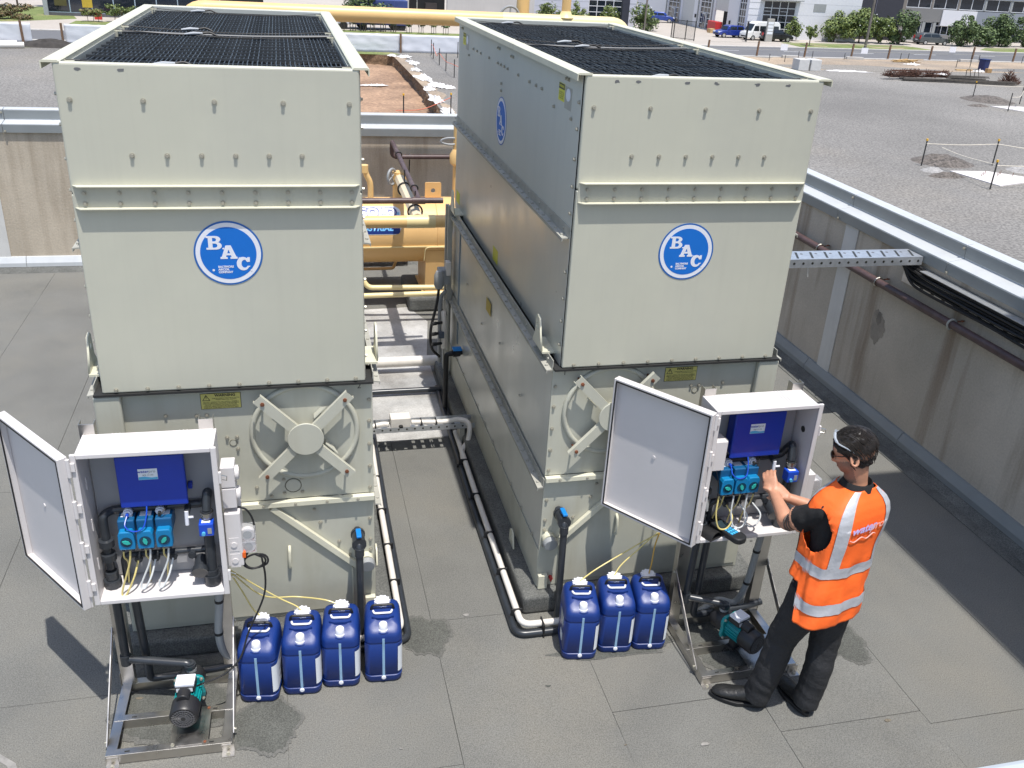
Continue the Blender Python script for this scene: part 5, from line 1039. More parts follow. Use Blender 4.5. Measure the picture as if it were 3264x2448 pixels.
bm = bmesh.new(); o4 = [bm.verts.new((x, y, ZG)) for x, y in ((-500, -300), (500, -300), (500, 700), (-500, 700))]; hv = [bm.verts.new((x, y, ZG)) for x, y in hp]
es = [bm.edges.new((a, b_)) for a, b_ in zip(o4, o4[1:]+o4[:1])]+[bm.edges.new((a, b_)) for a, b_ in zip(hv, hv[1:]+hv[:1])]
bmesh.ops.triangle_fill(bm, use_beauty=True, use_dissolve=False, edges=es)
bmesh.ops.recalc_face_normals(bm, faces=bm.faces)
me = bpy.data.meshes.new('ground'); bm.to_mesh(me); bm.free(); me.materials.append(GRAV); g = bpy.data.objects.new('ground', me); COL.objects.link(g); tag(g, kind='structure')
if me.polygons[0].normal.z < 0: me.flip_normals()
b = MB(); n = 40; vs = [(.2+11*i/n, 39.8+41*j/n, ZG-.8+.10*mnoise.noise(Vector((i*.55, j*.55, 0)))+.05*mnoise.noise(Vector((i*2.1, j*2.1, 5)))) for j in range(n+1) for i in range(n+1)]
fl = b.add(vs, [(j*(n+1)+i, j*(n+1)+i+1, (j+1)*(n+1)+i+1, (j+1)*(n+1)+i) for j in range(n) for i in range(n)]).build('excavation_floor', REDD, None, smooth=True); tag(fl, kind='structure')
b = MB(); K = 6; N = len(hp); vs = []
for i, (x, y) in enumerate(hp):
    for k in range(K+1):
        z = ZG+.004-.9*k/K; jx = .10*mnoise.noise(Vector((y*1.7, z*4, 2)))+.05*mnoise.noise(Vector((y*5, z*9, 4))); vs.append((x+(jx-.14*k/K if k else 0), y, z))
b.add(vs, [(i*(K+1)+k, ((i+1) % N)*(K+1)+k, ((i+1) % N)*(K+1)+k+1, i*(K+1)+k+1) for i in range(N) for k in range(K)]); tag(b.build('excavation_bank', CUT, None), kind='structure')
sheet('earth_lip', [(10.3+.3*mnoise.noise(Vector((y, 0, 9))), y) for y in range(47, 80)]+[(11.15+.5*mnoise.noise(Vector((y*.6, 4, 9)))-.4*(y < 56), y) for y in range(79, 46, -1)], ZG+.012, TANE, g)
ORD = ('first', 'second', 'third', 'fourth', 'fifth', 'sixth', 'seventh', 'eighth', 'ninth', 'tenth', 'eleventh', 'twelfth', 'thirteenth')
near = lambda x: 84.3+.085*x
far = lambda x: 93.1+.108*x
xs = list(range(-90, 181, 10))
def strip(name, f0, f1, z, m, x0=-90, x1=180, st=10, par=None, th=.004, jag=0):
    X_ = [x0+(x1-x0)*i/max(1, int((x1-x0)/st)) for i in range(max(1, int((x1-x0)/st))+1)]
    j = lambda x, k: jag*mnoise.noise(Vector((x*.35, k, 0)))
    return MB().prism([(x, f0(x)+j(x, 1)) for x in X_]+[(x, f1(x)+j(x, 5)) for x in X_[::-1]], 'z', z-th, z).build(name, m, par)
yd = tag(strip('paved_yard', far, lambda x: 190, ZG+.02, YARD, th=.015), kind='structure')
tag(strip('dirt_verge', lambda x: near(x)-10.5, lambda x: near(x)-.3, ZG+.006, TANE, 20, 140, 2, jag=1.6), kind='structure')
sheet('gravel_tongue', blob2(57, 80.5, 9, 2.2, 3), ZG+.012, GRAV, g); sheet('gravel_tongue', blob2(82, 82.5, 10, 2.0, 8), ZG+.012, GRAV, g)
road = tag(strip('road', near, far, ZG+.014, ROADM), kind='structure')
for x in range(-88, 170, 9):
    a, c = x, x+3.2; m_ = lambda q: (near(q)*.42+far(q)*.58)
    MB().prism([(a, m_(a)-.07), (c, m_(c)-.07), (c, m_(c)+.07), (a, m_(a)+.07)], 'z', ZG+.0145, ZG+.019).build('lane_dash', LINE, road)
for f0, nm in ((near, 'near'), (far, 'far')):
    sgn = -1 if nm == 'near' else 1
    for x in range(-80, 160, 12): MB().prism([(x, f0(x)), (x+11.96, f0(x+11.96)), (x+11.96, f0(x+11.96)+sgn*.45), (x, f0(x)+sgn*.45)], 'z', ZG-.02, ZG+.10).build('kerb_stone', KERB, road, bevel=.02)
gv = lambda name, pts, z=.03: tag(sheet(name, pts, ZG+z, GRASS, None, .012), kind='structure')
gv('grass_verge', [(61.5, 100.3), (70, 101.2), (80.5, 102.4), (81.5, 104), (80.5, 108.2), (72, 107.6), (61.8, 106.6)]); gv('grass_verge', [(92, 103.6), (140, 108.8), (140, 117), (94, 109.5), (90.5, 106)]); gv('grass_verge', [(-40, 90), (-24.5, 98.5), (-19.3, 104), (-23, 118), (-60, 118)]); gv('grass_verge', [(-19, 97.5), (-10, 98.5), (2, 99.5), (22, 99.6), (22, 102.4), (2, 102.2), (-19, 101.8)])
gv('grass_strip', [(2, 79.9), (9.5, 79.7), (11, 80.2), (10.5, 81.6), (2, 81.4)], .02); gv('grass_strip', [(-24, 77.2), (-8, 78.0), (-8, 80), (-24, 79.2)], .02)
PATCH = mat('bare_soil', (.36, .28, .19), .95, var=.15, vs=1)
sheet('bare_patch', blob2(75.5, 104.2, 2.6, .6, 2), ZG+.036, PATCH, yd); sheet('bare_patch', blob2(65.2, 103.1, 1.2, .4, 4), ZG+.036, PATCH, yd)
# ---- screen cloth fence and timber posts
WOOD = mat('weathered_timber', (.17, .10, .06), .85, var=.25, vs=6); CLOTH = mat('white_screen_cloth', (.62, .635, .68), .75, var=.04, vs=1.2, bump=.3, bs=2.5)
def cloth(x0, x1, label, y0=None):
    b = MB(); n = max(6, int((x1-x0)*5)); m = 8; vs = []
    fy = lambda x: 81.45+.04*x
    for j in range(m+1):
        for i in range(n+1):
            x = x0+(x1-x0)*i/n; z = ZG+.02+1.5*j/m; vs.append((x, fy(x)+.05*mnoise.noise(Vector((x*1.3+j*.35, j*.4, 0)))+.035*mnoise.noise(Vector((x*4+j*.9, j, 3)))*(j < m), z+(.03*mnoise.noise(Vector((x*2, 5, 0))) if j == m else 0)))
    o = b.add(vs, [(j*(n+1)+i, j*(n+1)+i+1, (j+1)*(n+1)+i+1, (j+1)*(n+1)+i) for j in range(m) for i in range(n)]).build('screen_cloth', CLOTH, None, smooth=True); sm = o.modifiers.new('s', 'SOLIDIFY'); sm.thickness = .01
    return tag(o, label, 'screen fence', 'white screen cloth along the site boundary')
cloth(-32, -18.5, 'white screen cloth ending at a post on the far left of the site'); cloth(-16.05, 11.2, 'white screen cloth with creases left of the post seen between the towers'); cloth(11.35, 30, 'white screen cloth right of the post seen between the towers')
def post(x, y, label, h=1.55, lean=0): o = MB().beam((x, y, ZG-.05), (x+lean, y, ZG+h), .16, .16, (0, 1, 0)).build('timber_post', WOOD, None, bevel=.01); return tag(o, label, 'post', 'timber fence posts')
post(-19.15, 81.0-.42, 'timber post near the end of the far left screen cloth', 1.72, -.05); post(-16.2, 80.6, 'timber post standing beside the far left gap in the screen cloth', 1.6); post(11.27, 81.7, 'timber post dividing the screen cloth seen between the towers', 1.62); post(17.3, 81.95, 'timber post on the screen cloth nearest the right tower side', 1.62)
for i, x in enumerate((43.4, 49.2, 55.0, 60.9, 65.7, 71.3, 77.15, 83.1, 89)): post(x, near(x)-.32, ORD[i]+' rusty fence post from the left along the near kerb', 1.55, .05)
t = thing('fence_wires', 'thin wires strung between the kerbside posts', 'wire', (43.4, near(43.4)-.32, ZG))
for z in (1.4, .75):
    for a, c in zip((43.4, 49.2, 55.0, 60.9, 65.7, 71.3, 77.15, 83.1), (49.2, 55.0, 60.9, 65.7, 71.3, 77.15, 83.1, 89)): MB().cyl((a-43.4, near(a)-near(43.4), z), (c-43.4, near(c)-near(43.4), z), .012, 5).build('wire', GALVD, t)
for x, z, lb in ((52.3, 1.02, 'white square notice on the kerbside wires nearest the right tower'), (62.4, .88, 'white square notice on the kerbside wires beside the leaning street pole'), (74.1, 1.25, 'white square notice on the kerbside wires in front of the driveway')):
    tag(MB().box(x-.4, near(x)-.46, ZG+z-.3, x+.4, near(x)-.44, ZG+z+.3).build('notice_board', WHITEV, None), lb, 'notice', 'white notices on the boundary wires')
# ---- pickets and tapes
PK = mat('black_picket', (.02, .02, .02), .6); PCAP = mat('yellow_cap', (.75, .42, .03), .5); TAPE = mat('pale_tape', (.66, .60, .50), .6); TAPER = mat('red_tape', (.65, .16, .09), .6)
pk_me = MB().prism([(-.035, -.02), (.035, -.02), (0, .045)], 'z', -.1, 1.30).mesh('star_picket', PK); cap_me = MB().cyl((0, 0, 1.26), (0, 0, 1.36), .055, 8).mesh('safety_cap', PCAP)
def picket(x, y, label, cap=True, h=1., grp='black star pickets on the site'):
    t = thing('star_picket', label, 'picket', (x, y, ZG), 0, grp); inst('stake', pk_me, t, scale=(1, 1, h)) if h != 1 else inst('stake', pk_me, t)
    if cap: inst('safety_cap', cap_me, t, (0, 0, 1.31*(h-1)))
picket(32.45, 36.58, 'yellow capped picket beside the dark gravel mound nearest the deck'); picket(36.79, 36.69, 'yellow capped picket behind the nearest white slab'); picket(32.6, 31.62, 'yellow capped picket in front of the nearest white slab')
picket(54.28, 60.82, 'thin picket behind the farther white slab with pale tape tied on'); picket(52.73, 54.9, 'black picket in front of the farther white slab', False); picket(56.8, 58.55, 'black picket right of the farther white slab at the frame edge', False)
for i, (x, y) in enumerate(((13.84, 84.0-3.4), (13.59, 77.77), (13.41, 73.36), (13.37, 69.82), (13.36, 65.98), (15.95, 79.12))): picket(x, y, 'black picket with red tape beside the excavation, '+ORD[i]+' from the screen fence' if i < 5 else 'lone black picket on the gravel close to the right tower side', False)
picket(10.25, 49.2, 'yellow capped picket at the near end of the excavation bank', True, .95); picket(7.3, 47.3, 'yellow capped picket just showing above the rear capping', True, 1.1)
for i, (x, y) in enumerate(((53.3, 86.9), (55.2, 87.4), (66.8, 88.9), (67.9, 89.1), (76.4, 89.6), (77.6, 89.9), (70.0, 83.7), (72.0, 84.1), (83.8, 90.4), (59.5, 88.2), (48.9, 84.8), (51.0, 82.0), (50.2, 84.0))): picket(x, y, 'short dark peg number '+str(i+1)+' on the verge' if False else ORD[i]+' short dark peg of those scattered along the kerbside verge', False, .5 if i > 8 else .62, 'short pegs along the verge')
def tape(label, pts, m=TAPE): o = MB().tube(spline(pts, 4), .02, 5).build('barrier_tape', m, None); return tag(o, label, 'tape', 'barrier tapes on pickets')
tape('pale tape between the two rear pickets of the nearest enclosure', [(32.45, 36.55, ZG+1.12), (34.6, 36.6, ZG+1.06), (36.79, 36.69, ZG+1.1)]); tape('pale tape sloping right from the rear picket to the frame edge', [(36.79, 36.69, ZG+1.1), (38.0, 35.5, ZG+1.05), (39.5, 34.0, ZG+1.0)]); tape('pale tape running diagonally to the front picket of the nearest enclosure', [(33.3, 36.4, ZG+.95), (33.0, 34.4, ZG+.95), (32.6, 31.65, ZG+1.12)]); tape('pale tape leaving the front picket towards the frame edge', [(32.6, 31.62, ZG+1.1), (35, 31.6, ZG+1.06), (37.5, 31.6, ZG+1.08)])
tape('pale tape on the farther enclosure pickets', [(54.28, 60.8, ZG+1.1), (56.5, 60.6, ZG+1.05), (59, 60.3, ZG+1.1)]); tape('pale tape between the pickets by the farther slab', [(52.73, 54.9, ZG+1.0), (54, 55.5, ZG+.98), (56.8, 58.5, ZG+1.0)])
tape('red and white tape sagging over the near end of the excavation', [(7.0, 48.4, ZG+.4), (8.6, 48.8, ZG+.45), (10.25, 49.2, ZG+1.05)], TAPER); tape('red tape along the pickets beside the excavation', [(13.84, 80.6, ZG+.9), (13.59, 77.77, ZG+1.0), (13.45, 75, ZG+.55), (13.41, 73.36, ZG+.9), (13.37, 69.82, ZG+.7), (13.36, 65.98, ZG+.9), (15, 63.5, ZG+.3)], TAPER)
# ---- white geotextile scraps and sheets
GEO = mat('white_geotextile', (.66, .64, .62), .85, var=.08, vs=3, bump=.4, bs=6)
def scrap(x, y, rx, ry, seed, label, z=ZG, hgt=.25):
    b = MB(); n, m = 44, 7; vs = [(x, y, z+hgt*.5)]
    pl = blob2(0, 0, 1, 1, seed, n, 2.4)
    for j in range(1, m+1):
        for i, (px, py) in enumerate(pl): vs.append((x+rx*px*j/m, y+ry*py*j/m, z+.02+hgt*max(0, mnoise.noise(Vector((px*j*.6+seed, py*j*.6, seed)))+.35)*(1-.75*(j/m)**2)))
    o = b.add(vs, [(0, 1+i, 1+(i+1) % n) for i in range(n)]+[(1+(j-1)*n+i, 1+(j-1)*n+(i+1) % n, 1+j*n+(i+1) % n, 1+j*n+i) for j in range(1, m) for i in range(n)]).build('geotextile_scrap', GEO, None, smooth=True, ang=35); return tag(o, label, 'fabric', 'white fabric scraps by the excavation')
for i, (x, y, rx, ry) in enumerate([(10.27, 79.0, .35, .6), (11.2, 78.1, .55, .8), (11.3, 74.3, .5, 1.2), (11.0, 69.7, .4, .8), (11.0, 65.0, .6, 2.0), (11.4, 61.6, .5, 1.2), (10.55, 59.6, .35, 1.0), (10.3, 55.1, .40, 1.5), (10.35, 50.2, .38, 1.7), (12.0, 60.6, .5, .6), (14.0, 82.5, .9, .5)]): scrap(x, y, rx, ry, i+3, 'crumpled white fabric scrap on the excavation edge, '+ORD[i]+' from the far end')
scrap(7.4, 66.4, .85, .32, 41, 'long white fabric strip lying on the red earth floor', ZG-.76, .15)
scrap(65.5, 84.9, .9, .35, 17, 'white plastic sheet crumpled beside the timber pile', ZG, .3); scrap(53.4, 77.6, 1.7, .9, 18, 'flat white patch on the gravel right of the concrete blocks', ZG, .06)
SLAB = mat('white_slab', (.62, .58, .56), .85, var=.05, vs=2, speck=.06, ss=8)
t = thing('ground_slab', 'nearest white concrete slab with short bars between the pickets', 'slab', (34.5, 33.5, ZG)); MB().prism([(-1.35, 1.75), (.75, 1.65), (1.8, .6), (2.4, -.2), (1.0, -.75), (-.95, -1.4)], 'z', -.02, .05).build('slab', SLAB, t)
for k in range(7): MB().cyl((-.5+.3*k, .5+.25*(k % 3), .05), (-.5+.3*k, .5+.25*(k % 3), .22), .014, 5).build('starter_bar', RUST, t)
o = MB().prism([(52.9, 57.0), (55.6, 57.0), (57.5, 55.6), (56.2, 54.2), (54.0, 54.5)], 'z', ZG-.02, ZG+.05).build('ground_slab', SLAB, None); tag(o, 'farther white concrete slab at the right edge of the site', 'slab')
def mound(x, y, rx, ry, h, m, label):
    b = MB(); n, k = 30, 9; vs = [(x, y, ZG+h)]
    for j in range(1, k+1):
        for i in range(n): a = 2*pi*i/n; r = j/k; vs.append((x+rx*r*cos(a), y+ry*r*sin(a), ZG-.02+h*(1-r*r)**1.3*(1+.5*mnoise.noise(Vector((cos(a)*r*4+x, sin(a)*r*4, 1))))))
    o = b.add(vs, [(0, 1+i, 1+(i+1) % n) for i in range(n)]+[(1+(j-1)*n+i, 1+(j-1)*n+(i+1) % n, 1+j*n+(i+1) % n, 1+j*n+i) for j in range(1, k) for i in range(n)]).build('gravel_mound', m, None, smooth=True); return tag(o, label, 'mound')
DG = mat('dark_gravel', (.115, .10, .088), .95, var=.2, vs=2, speck=.5, ss=7, bump=.7, bs=8); LG = mat('pale_gravel', (.29, .28, .27), .95, var=.1, vs=2, speck=.25, ss=7)
mound(34.3, 37.4, 1.7, 1.5, .38, DG, 'dark gravel mound between the two rear pickets of the nearest slab'); mound(32.2, 34.2, 1.1, .5, .22, DG, 'small dark spoil ridge left of the nearest slab'); mound(32.3, 35.4, .7, .6, .18, LG, 'pale grey gravel heap left of the nearest slab'); mound(37.6, 35.4, .9, .8, .25, LG, 'pale grey gravel heap right of the nearest slab'); mound(38.4, 33.4, 1.2, .9, .2, DG, 'dark spoil at the frame edge beside the nearest slab'); mound(55.2, 60.2, 2.1, 2.2, .36, DG, 'dark gravel mound behind the farther slab'); mound(52.0, 57.2, 1.0, .6, .15, DG, 'low dark spoil left of the farther slab'); mound(-16.8, 78.3, 3.2, .9, .55, mat('dark_soil', (.045, .04, .036), .95, var=.3, vs=2), 'dark soil bank below the far left screen fence')
# ---- pipes, blocks, timber, steel, rubbish
for x, y, z, lb in ((-19.9, 77.6, .24, 'white drain pipe at the back of the far left heap'), (-19.2, 76.7, .22, 'white drain pipe on the right of the far left heap'), (-20.6, 76.6, .22, 'white drain pipe at the front left of the far left heap')):
    b = MB(); b.tube([(x-1.6, y-.5, ZG+z), (x+.9, y+.25, ZG+z)], .23, 18, caps=False); b.tube([(x-1.6, y-.5, ZG+z), (x+.9, y+.25, ZG+z)], .20, 18, caps=False)
    tag(b.build('drain_pipe', PVCW, None, smooth=True), lb, 'pipe', 'white drain pipes stacked on the gravel')
tag(MB().box(-21.9, 77.9, ZG, -20.4, 78.5, ZG+.75).build('orange_barrier', mat('faded_orange', (.62, .20, .10), .6), None, bevel=.05), 'faded orange barrier behind the white drain pipes', 'barrier')
for x, lb in ((48.45, 'white concrete block nearer the right tower'), (49.7, 'white concrete block on the right of the pair')): tag(MB().box(x-.58, 77.0, ZG, x+.48, 78.3, ZG+.98).build('concrete_block', mat('white_block', (.56, .55, .53), .85, var=.06, vs=3), None, bevel=.03, rot=None), lb, 'block', 'white concrete blocks on the gravel')
PINE = mat('pine_timber', (.50, .34, .16), .8, var=.2, vs=4); rr = random.Random(11)
for i in range(16):
    x, y, z, a = 66.9+rr.uniform(-1.3, 1.3), 87.6+rr.uniform(-.4, .4), .06+.05*(i//3), rr.uniform(-.35, .35)
    tag(MB().box(-1.3+rr.uniform(0, .7), -.08, -.025, 1.2, .08, .025).build('timber_plank', PINE, None, loc=(x, y, ZG+z), rot=(0, rr.uniform(-.06, .06), a)), ('pine plank in the bottom layer of the kerbside timber pile' if i < 3 else 'pine plank on top of the kerbside timber pile' if i > 13 else 'pine plank in the middle layers of the kerbside timber pile'), 'plank', 'planks in the timber pile')
RB = mat('rusty_rebar', (.105, .052, .036), .9, var=.35, vs=4); DB = mat('dark_steel_bar', (.085, .075, .065), .7, var=.3, vs=4)
def cage(x0, y0, x1, y1, r, z, label, m=RB, ends=True, bars=12, seed=1):
    t = thing('rebar_bundle', label, 'steel bars', (x0, y0, ZG), 0); d = Vector((x1-x0, y1-y0, 0)); L = d.length; d.normalize(); s = Vector((-d.y, d.x, 0)); q = random.Random(seed)
    for k in range(bars):
        a = 2*pi*k/bars; o1 = s*r*cos(a)+Vector((0, 0, z+r*sin(a)*.8)); j = q.uniform(-.25, .25); MB().cyl(d*(j)+o1, d*(L+q.uniform(-.3, .3))+o1+s*q.uniform(-.15, .15), .028, 5).build('steel_bar', m, t)
    if ends:
        b = MB()
        for k in range(330):
            c = d*q.choice([q.uniform(-.5, .6), L*.5+q.uniform(-.5, .5), L+q.uniform(-.7, .2)]) if L > 2 else d*q.uniform(0, L); v = Vector((q.uniform(-1, 1), q.uniform(-1, 1), q.uniform(-.1, 1.2))).normalized(); c = c+Vector((0, 0, z*.6)); b.cyl(c, c+v*q.uniform(.25, .7), .02, 4)
        tag(b.build('tie_wire', m, t), kind='stuff')
    return t
cage(54.3, 72.2, 57.6, 73.0, .38, .5, 'rusty reinforcement cage at the left of the steel heap', seed=2); cage(57.0, 72.6, 60.6, 72.8, .36, .5, 'rusty reinforcement cage behind the long bars', seed=3); cage(55.0, 71.4, 66.0, 70.0, .16, .18, 'long dark steel bars laid in front of the cages', DB, False, 14, 4); cage(60.6, 72.4, 64.4, 72.1, .22, .30, 'dark bundle of straight bars right of the cages', DB, False, 16, 5)
t = thing('rebar_heap', 'spiky rusty rebar heap standing alone at the right', 'steel bars', (66.0, 71.0, ZG)); q = random.Random(9)
b = MB()
for k in range(260): a = q.uniform(0, 2*pi); rad = q.uniform(0, 1.0); p0 = Vector((rad*cos(a), rad*sin(a)*.6, q.uniform(0, 1.05*(1-rad)+.05))); v = Vector((cos(a)*.7, sin(a)*.5, q.uniform(.3, 1))).normalized(); b.cyl(p0, p0+v*q.uniform(.2, .45), .02, 4)
tag(b.build('bar_ends', RB, t), kind='stuff')
for x, y, lb in ((58.9, 73.0, 'white rag draped over the rusty cages'), (60.0, 72.6, 'white rag at the right end of the rusty cages')): scrap(x, y, .5, .3, int(x), lb, ZG+.45, .3)
t = thing('steel_hoops', 'pair of bent bars standing up from the dark bar bundle', 'steel bars', (62.6, 72.2, ZG+.3))
for x in (-.3, .6): MB().tube(fillet([(x, 0, 0), (x-.1, 0, .75), (x+.25, 0, .8), (x+.5, 0, .05)], .12), .035, 6).build('bent_bar', DB, t, smooth=True)
t = thing('rubbish_bin', 'dark blue bin standing among rubbish near the kerb', 'bin', (70.8, 80.6, ZG), .3); MB().prism([(-.34, 0), (.34, 0), (.42, 1.15), (-.42, 1.15)], 'y', -.36, .36).build('bin_body', mat('navy_plastic', (.01, .02, .10), .5), t, bevel=.03); MB().box(-.46, -.42, 1.15, .46, .42, 1.24).build('bin_lid', mat('navy_plastic2', (.012, .024, .11), .5), t, bevel=.03)
tag(MB().box(70.6, 79.6, ZG, 71.1, 80.0, ZG+.4).build('cardboard_box', mat('cardboard', (.36, .22, .10), .9), None, bevel=.01), 'brown cardboard box in front of the blue bin', 'box'); scrap(69.9, 80.0, .6, .35, 29, 'pale rag heaped left of the blue bin', ZG, .35)
tag(MB().prism([(68.0, 80.9), (70.0, 81.0), (70.0, 81.3), (68.0, 81.2)], 'z', ZG, ZG+.12).build('timber_plank', PINE, None), 'single pine plank lying left of the blue bin', 'plank')
for x, y, L, lb in ((53.0, 88.0, 1.8, 'pale kerb block lying loose left along the verge'), (61.0, 88.6, 1.9, 'pale kerb block lying loose at the middle of the verge'), (76.3, 89.9, 2.2, 'pale kerb block lying askew at the right of the verge')): tag(MB().box(-L/2, -.2, 0, L/2, .2, .28).build('kerb_block', KERB, None, bevel=.02, loc=(x, y, ZG), rot=(0, 0, -.1)), lb, 'block')

# ---- vegetation
LEAF = [mat('leaf_light', (.19, .235, .065), .6, var=.3, vs=2), mat('leaf_mid', (.135, .18, .05), .65, var=.3, vs=2), mat('leaf_dark', (.06, .09, .03), .7, var=.3, vs=2)]
LEAFD = [mat('pine_light', (.13, .185, .065), .7, var=.3, vs=2), mat('pine_mid', (.08, .12, .045), .7, var=.3), mat('pine_dark', (.04, .065, .028), .8)]
LEAFB = [mat('hedge_brown', (.17, .115, .055), .8, var=.3, vs=3), mat('hedge_olive', (.13, .12, .045), .8, var=.3), mat('hedge_dark', (.06, .055, .03), .8)]  # brown, olive and dark leaf tones, mixed at random per leaf
BARK = mat('bark', (.10, .075, .055), .9, var=.3, vs=8)
def plant(name, label, cat, x, y, h, rx, ry, z0=.25, leaves=LEAF, n=1500, sz=.17, seed=1, grp=None, stems=1, pointed=0., flowers=0, box=False):
    t = thing(name, label, cat, (x, y, ZG), 0, grp); q = random.Random(seed); cz, rz = (h+z0)/2, (h-z0)/2
    b = MB()
    for k in range(stems):
        ox = (k-(stems-1)/2)*rx*.5; b.tube([(ox, 0, -.05), (ox+q.uniform(-.08, .08), q.uniform(-.05, .05), z0+.3*rz), (ox*1.4+q.uniform(-.2, .2), q.uniform(-.2, .2), cz+.3*rz)], [.10*h/4, .08*h/4, .03*h/4], 7)
        for j in range(5): a = q.uniform(0, 2*pi); zz = z0+q.uniform(.1, .9)*rz; b.tube([(ox, 0, zz*.8), (ox+rx*.4*cos(a), ry*.4*sin(a), zz+.3), (ox+rx*.7*cos(a), ry*.7*sin(a), zz+.6)], [.04*h/4, .025*h/4, .012*h/4], 5)
    b.build('trunk', BARK, t)
    cl = []
    for k in range(26):
        while True:
            v = Vector((q.uniform(-1, 1), q.uniform(-1, 1), q.uniform(-1, 1)))
            if box or v.length < 1: break
        if pointed: w_ = 1-pointed*max(0, v.z)**.8; v.x *= w_; v.y *= w_
        cl.append((Vector((v.x*rx*.92, v.y*ry*.9, cz+v.z*rz*.86)), q.uniform(.16, .46)))
    vs = []; fs = []; mi = []
    for k in range(n):
        c, r = q.choice(cl); v = Vector((q.gauss(0, 1), q.gauss(0, 1), q.gauss(0, 1))).normalized(); p = c+Vector((v.x*r*rx, v.y*r*ry, v.z*r*rz))*q.uniform(.6, 1.05)
        nn = (v+Vector((q.uniform(-.7, .7), q.uniform(-.7, .7), q.uniform(-.2, 1)))).normalized(); u = nn.orthogonal().normalized(); u.rotate(Matrix.Rotation(q.uniform(0, 6.28), 3, nn)); w2 = nn.cross(u); s_ = sz*1.5*q.uniform(.6, 1.35); k0 = len(vs)
        vs += [p-u*s_*.5, p+w2*s_*.3, p+u*s_*.5, p-w2*s_*.3]; fs.append((k0, k0+1, k0+2, k0+3)); mi.append(q.choices((0, 1, 2), (3, 3, 2))[0])
    me = bpy.data.meshes.new('crown'); me.from_pydata([tuple(v) for v in vs], [], fs)
    for m in leaves: me.materials.append(m)
    me.polygons.foreach_set('material_index', mi); inst('crown', me, t)
    for k in range(flowers):
        c, r = q.choice(cl); MB().lathe([(.02, 0), (.09, .04), (.06, .10)], 7, c+Vector((q.uniform(-.3, .3), -ry*.4, r*rz))).build('flower', WHITEV, t)
    return t
G1 = 'broad leaved trees along the white building'
plant('broadleaf_tree', 'small young tree on the grass in front of the white wall', 'tree', 64.0, 103.4, 2.6, .9, .8, .8, LEAF, 700, .16, 1, G1)
plant('broadleaf_tree', 'bushy tree in front of the gridded window beside the van', 'tree', 65.0, 109.6, 2.9, 1.35, 1.1, .5, LEAF, 1100, .2, 2, G1)
plant('broadleaf_tree', 'dense broad tree against the white wall, left of three', 'tree', 71.2, 109.9, 3.8, 2.5, 1.6, .3, LEAF, 3200, .22, 3, G1); plant('broadleaf_tree', 'tallest broad tree against the white wall, middle of three', 'tree', 75.0, 110.1, 4.3, 2.7, 1.7, .3, LEAF, 3600, .22, 4, G1, 1, 0, 3); plant('broadleaf_tree', 'broad tree against the white wall, right of three beside the pole', 'tree', 78.2, 110.4, 3.5, 1.9, 1.5, .3, LEAF, 2400, .22, 5, G1, 1, 0, 2)
G2 = 'dense dark shrubs by the grey office'
plant('evergreen_tree', 'dark feathery evergreen left of the grey parked car', 'tree', 80.9, 109.9, 4.6, 2.1, 1.5, .0, LEAFD, 4200, .2, 6, G2); plant('evergreen_tree', 'rounded evergreen right of the grey parked car', 'tree', 91.2, 110.8, 4.0, 2.3, 1.6, .0, LEAFD, 4200, .2, 7, G2); plant('evergreen_tree', 'tall rounded evergreen at the right edge of the frame', 'tree', 99.2, 112.6, 4.5, 3.0, 1.8, .0, LEAFD, 5500, .2, 8, G2); plant('evergreen_shrub', 'lower evergreen shrub between the two rounded evergreens', 'shrub', 95.2, 111.6, 2.9, 2.3, 1.4, -.1, LEAFD, 3200, .2, 9, G2); plant('evergreen_shrub', 'low evergreen shrub at the far right below the office window', 'shrub', 104.0, 113.6, 2.5, 2.8, 1.4, -.1, LEAFD, 3200, .2, 10, G2)
G3 = 'trees seen above the right tower'
plant('broadleaf_tree', 'leafy tree left of the ochre tee above the right tower', 'tree', 34.6, 117.5, 2.8, 1.9, 1.3, .3, LEAF, 1800, .2, 12, G3); plant('broadleaf_tree', 'leafy tree just right of the ochre tee above the right tower', 'tree', 38.7, 117.8, 3.1, 1.5, 1.2, .3, LEAF, 1500, .2, 13, G3); plant('broadleaf_tree', 'flowering tree in front of the blue gridded window', 'tree', 43.2, 118, 2.8, 1.5, 1.2, .3, LEAF, 1500, .2, 14, G3, 1, 0, 4); plant('broadleaf_tree', 'round dark tree behind the right rear corner of the right tower', 'tree', 47.2, 116.3, 3.35, 2.3, 1.7, .15, LEAF[1:]+LEAFD[:1], 2400, .2, 15, G3, 1, 0, 5); plant('broadleaf_tree', 'small grey green tree before the concrete wall by the handwheel', 'tree', 28.6, 117, 3.0, 1.3, 1.1, .4, LEAFD, 1500, .18, 16, G3)
plant('broadleaf_tree', 'wide dark tree above the overhead pipe between the towers', 'tree', 10.1, 103.4, 3.5, 2.7, 1.6, 1.0, LEAFD, 3000, .2, 17)
G4 = 'thin bare shrubs along the truck yard'
for i, x in enumerate((7.3, 8.5, 9.6, 10.6, 11.7, 12.8, 14.5, 15.8, 17.2, 18.5)): plant('thin_shrub', ORD[i]+' thin leggy shrub from the left beside the parked truck', 'shrub', x, 101.0+.1*(i % 3), 1.9 if i < 6 else 1.25, .5, .4, .7, LEAFD if i % 2 else LEAF, 160, .16, 30+i, G4, 3)
plant('clipped_hedge', 'brown clipped hedge at the far left across the road', 'hedge', -25.6, 101.2, 1.5, 2.3, 1.0, -.1, LEAFB, 3400, .16, 50, None, 2, 0, 0, True)
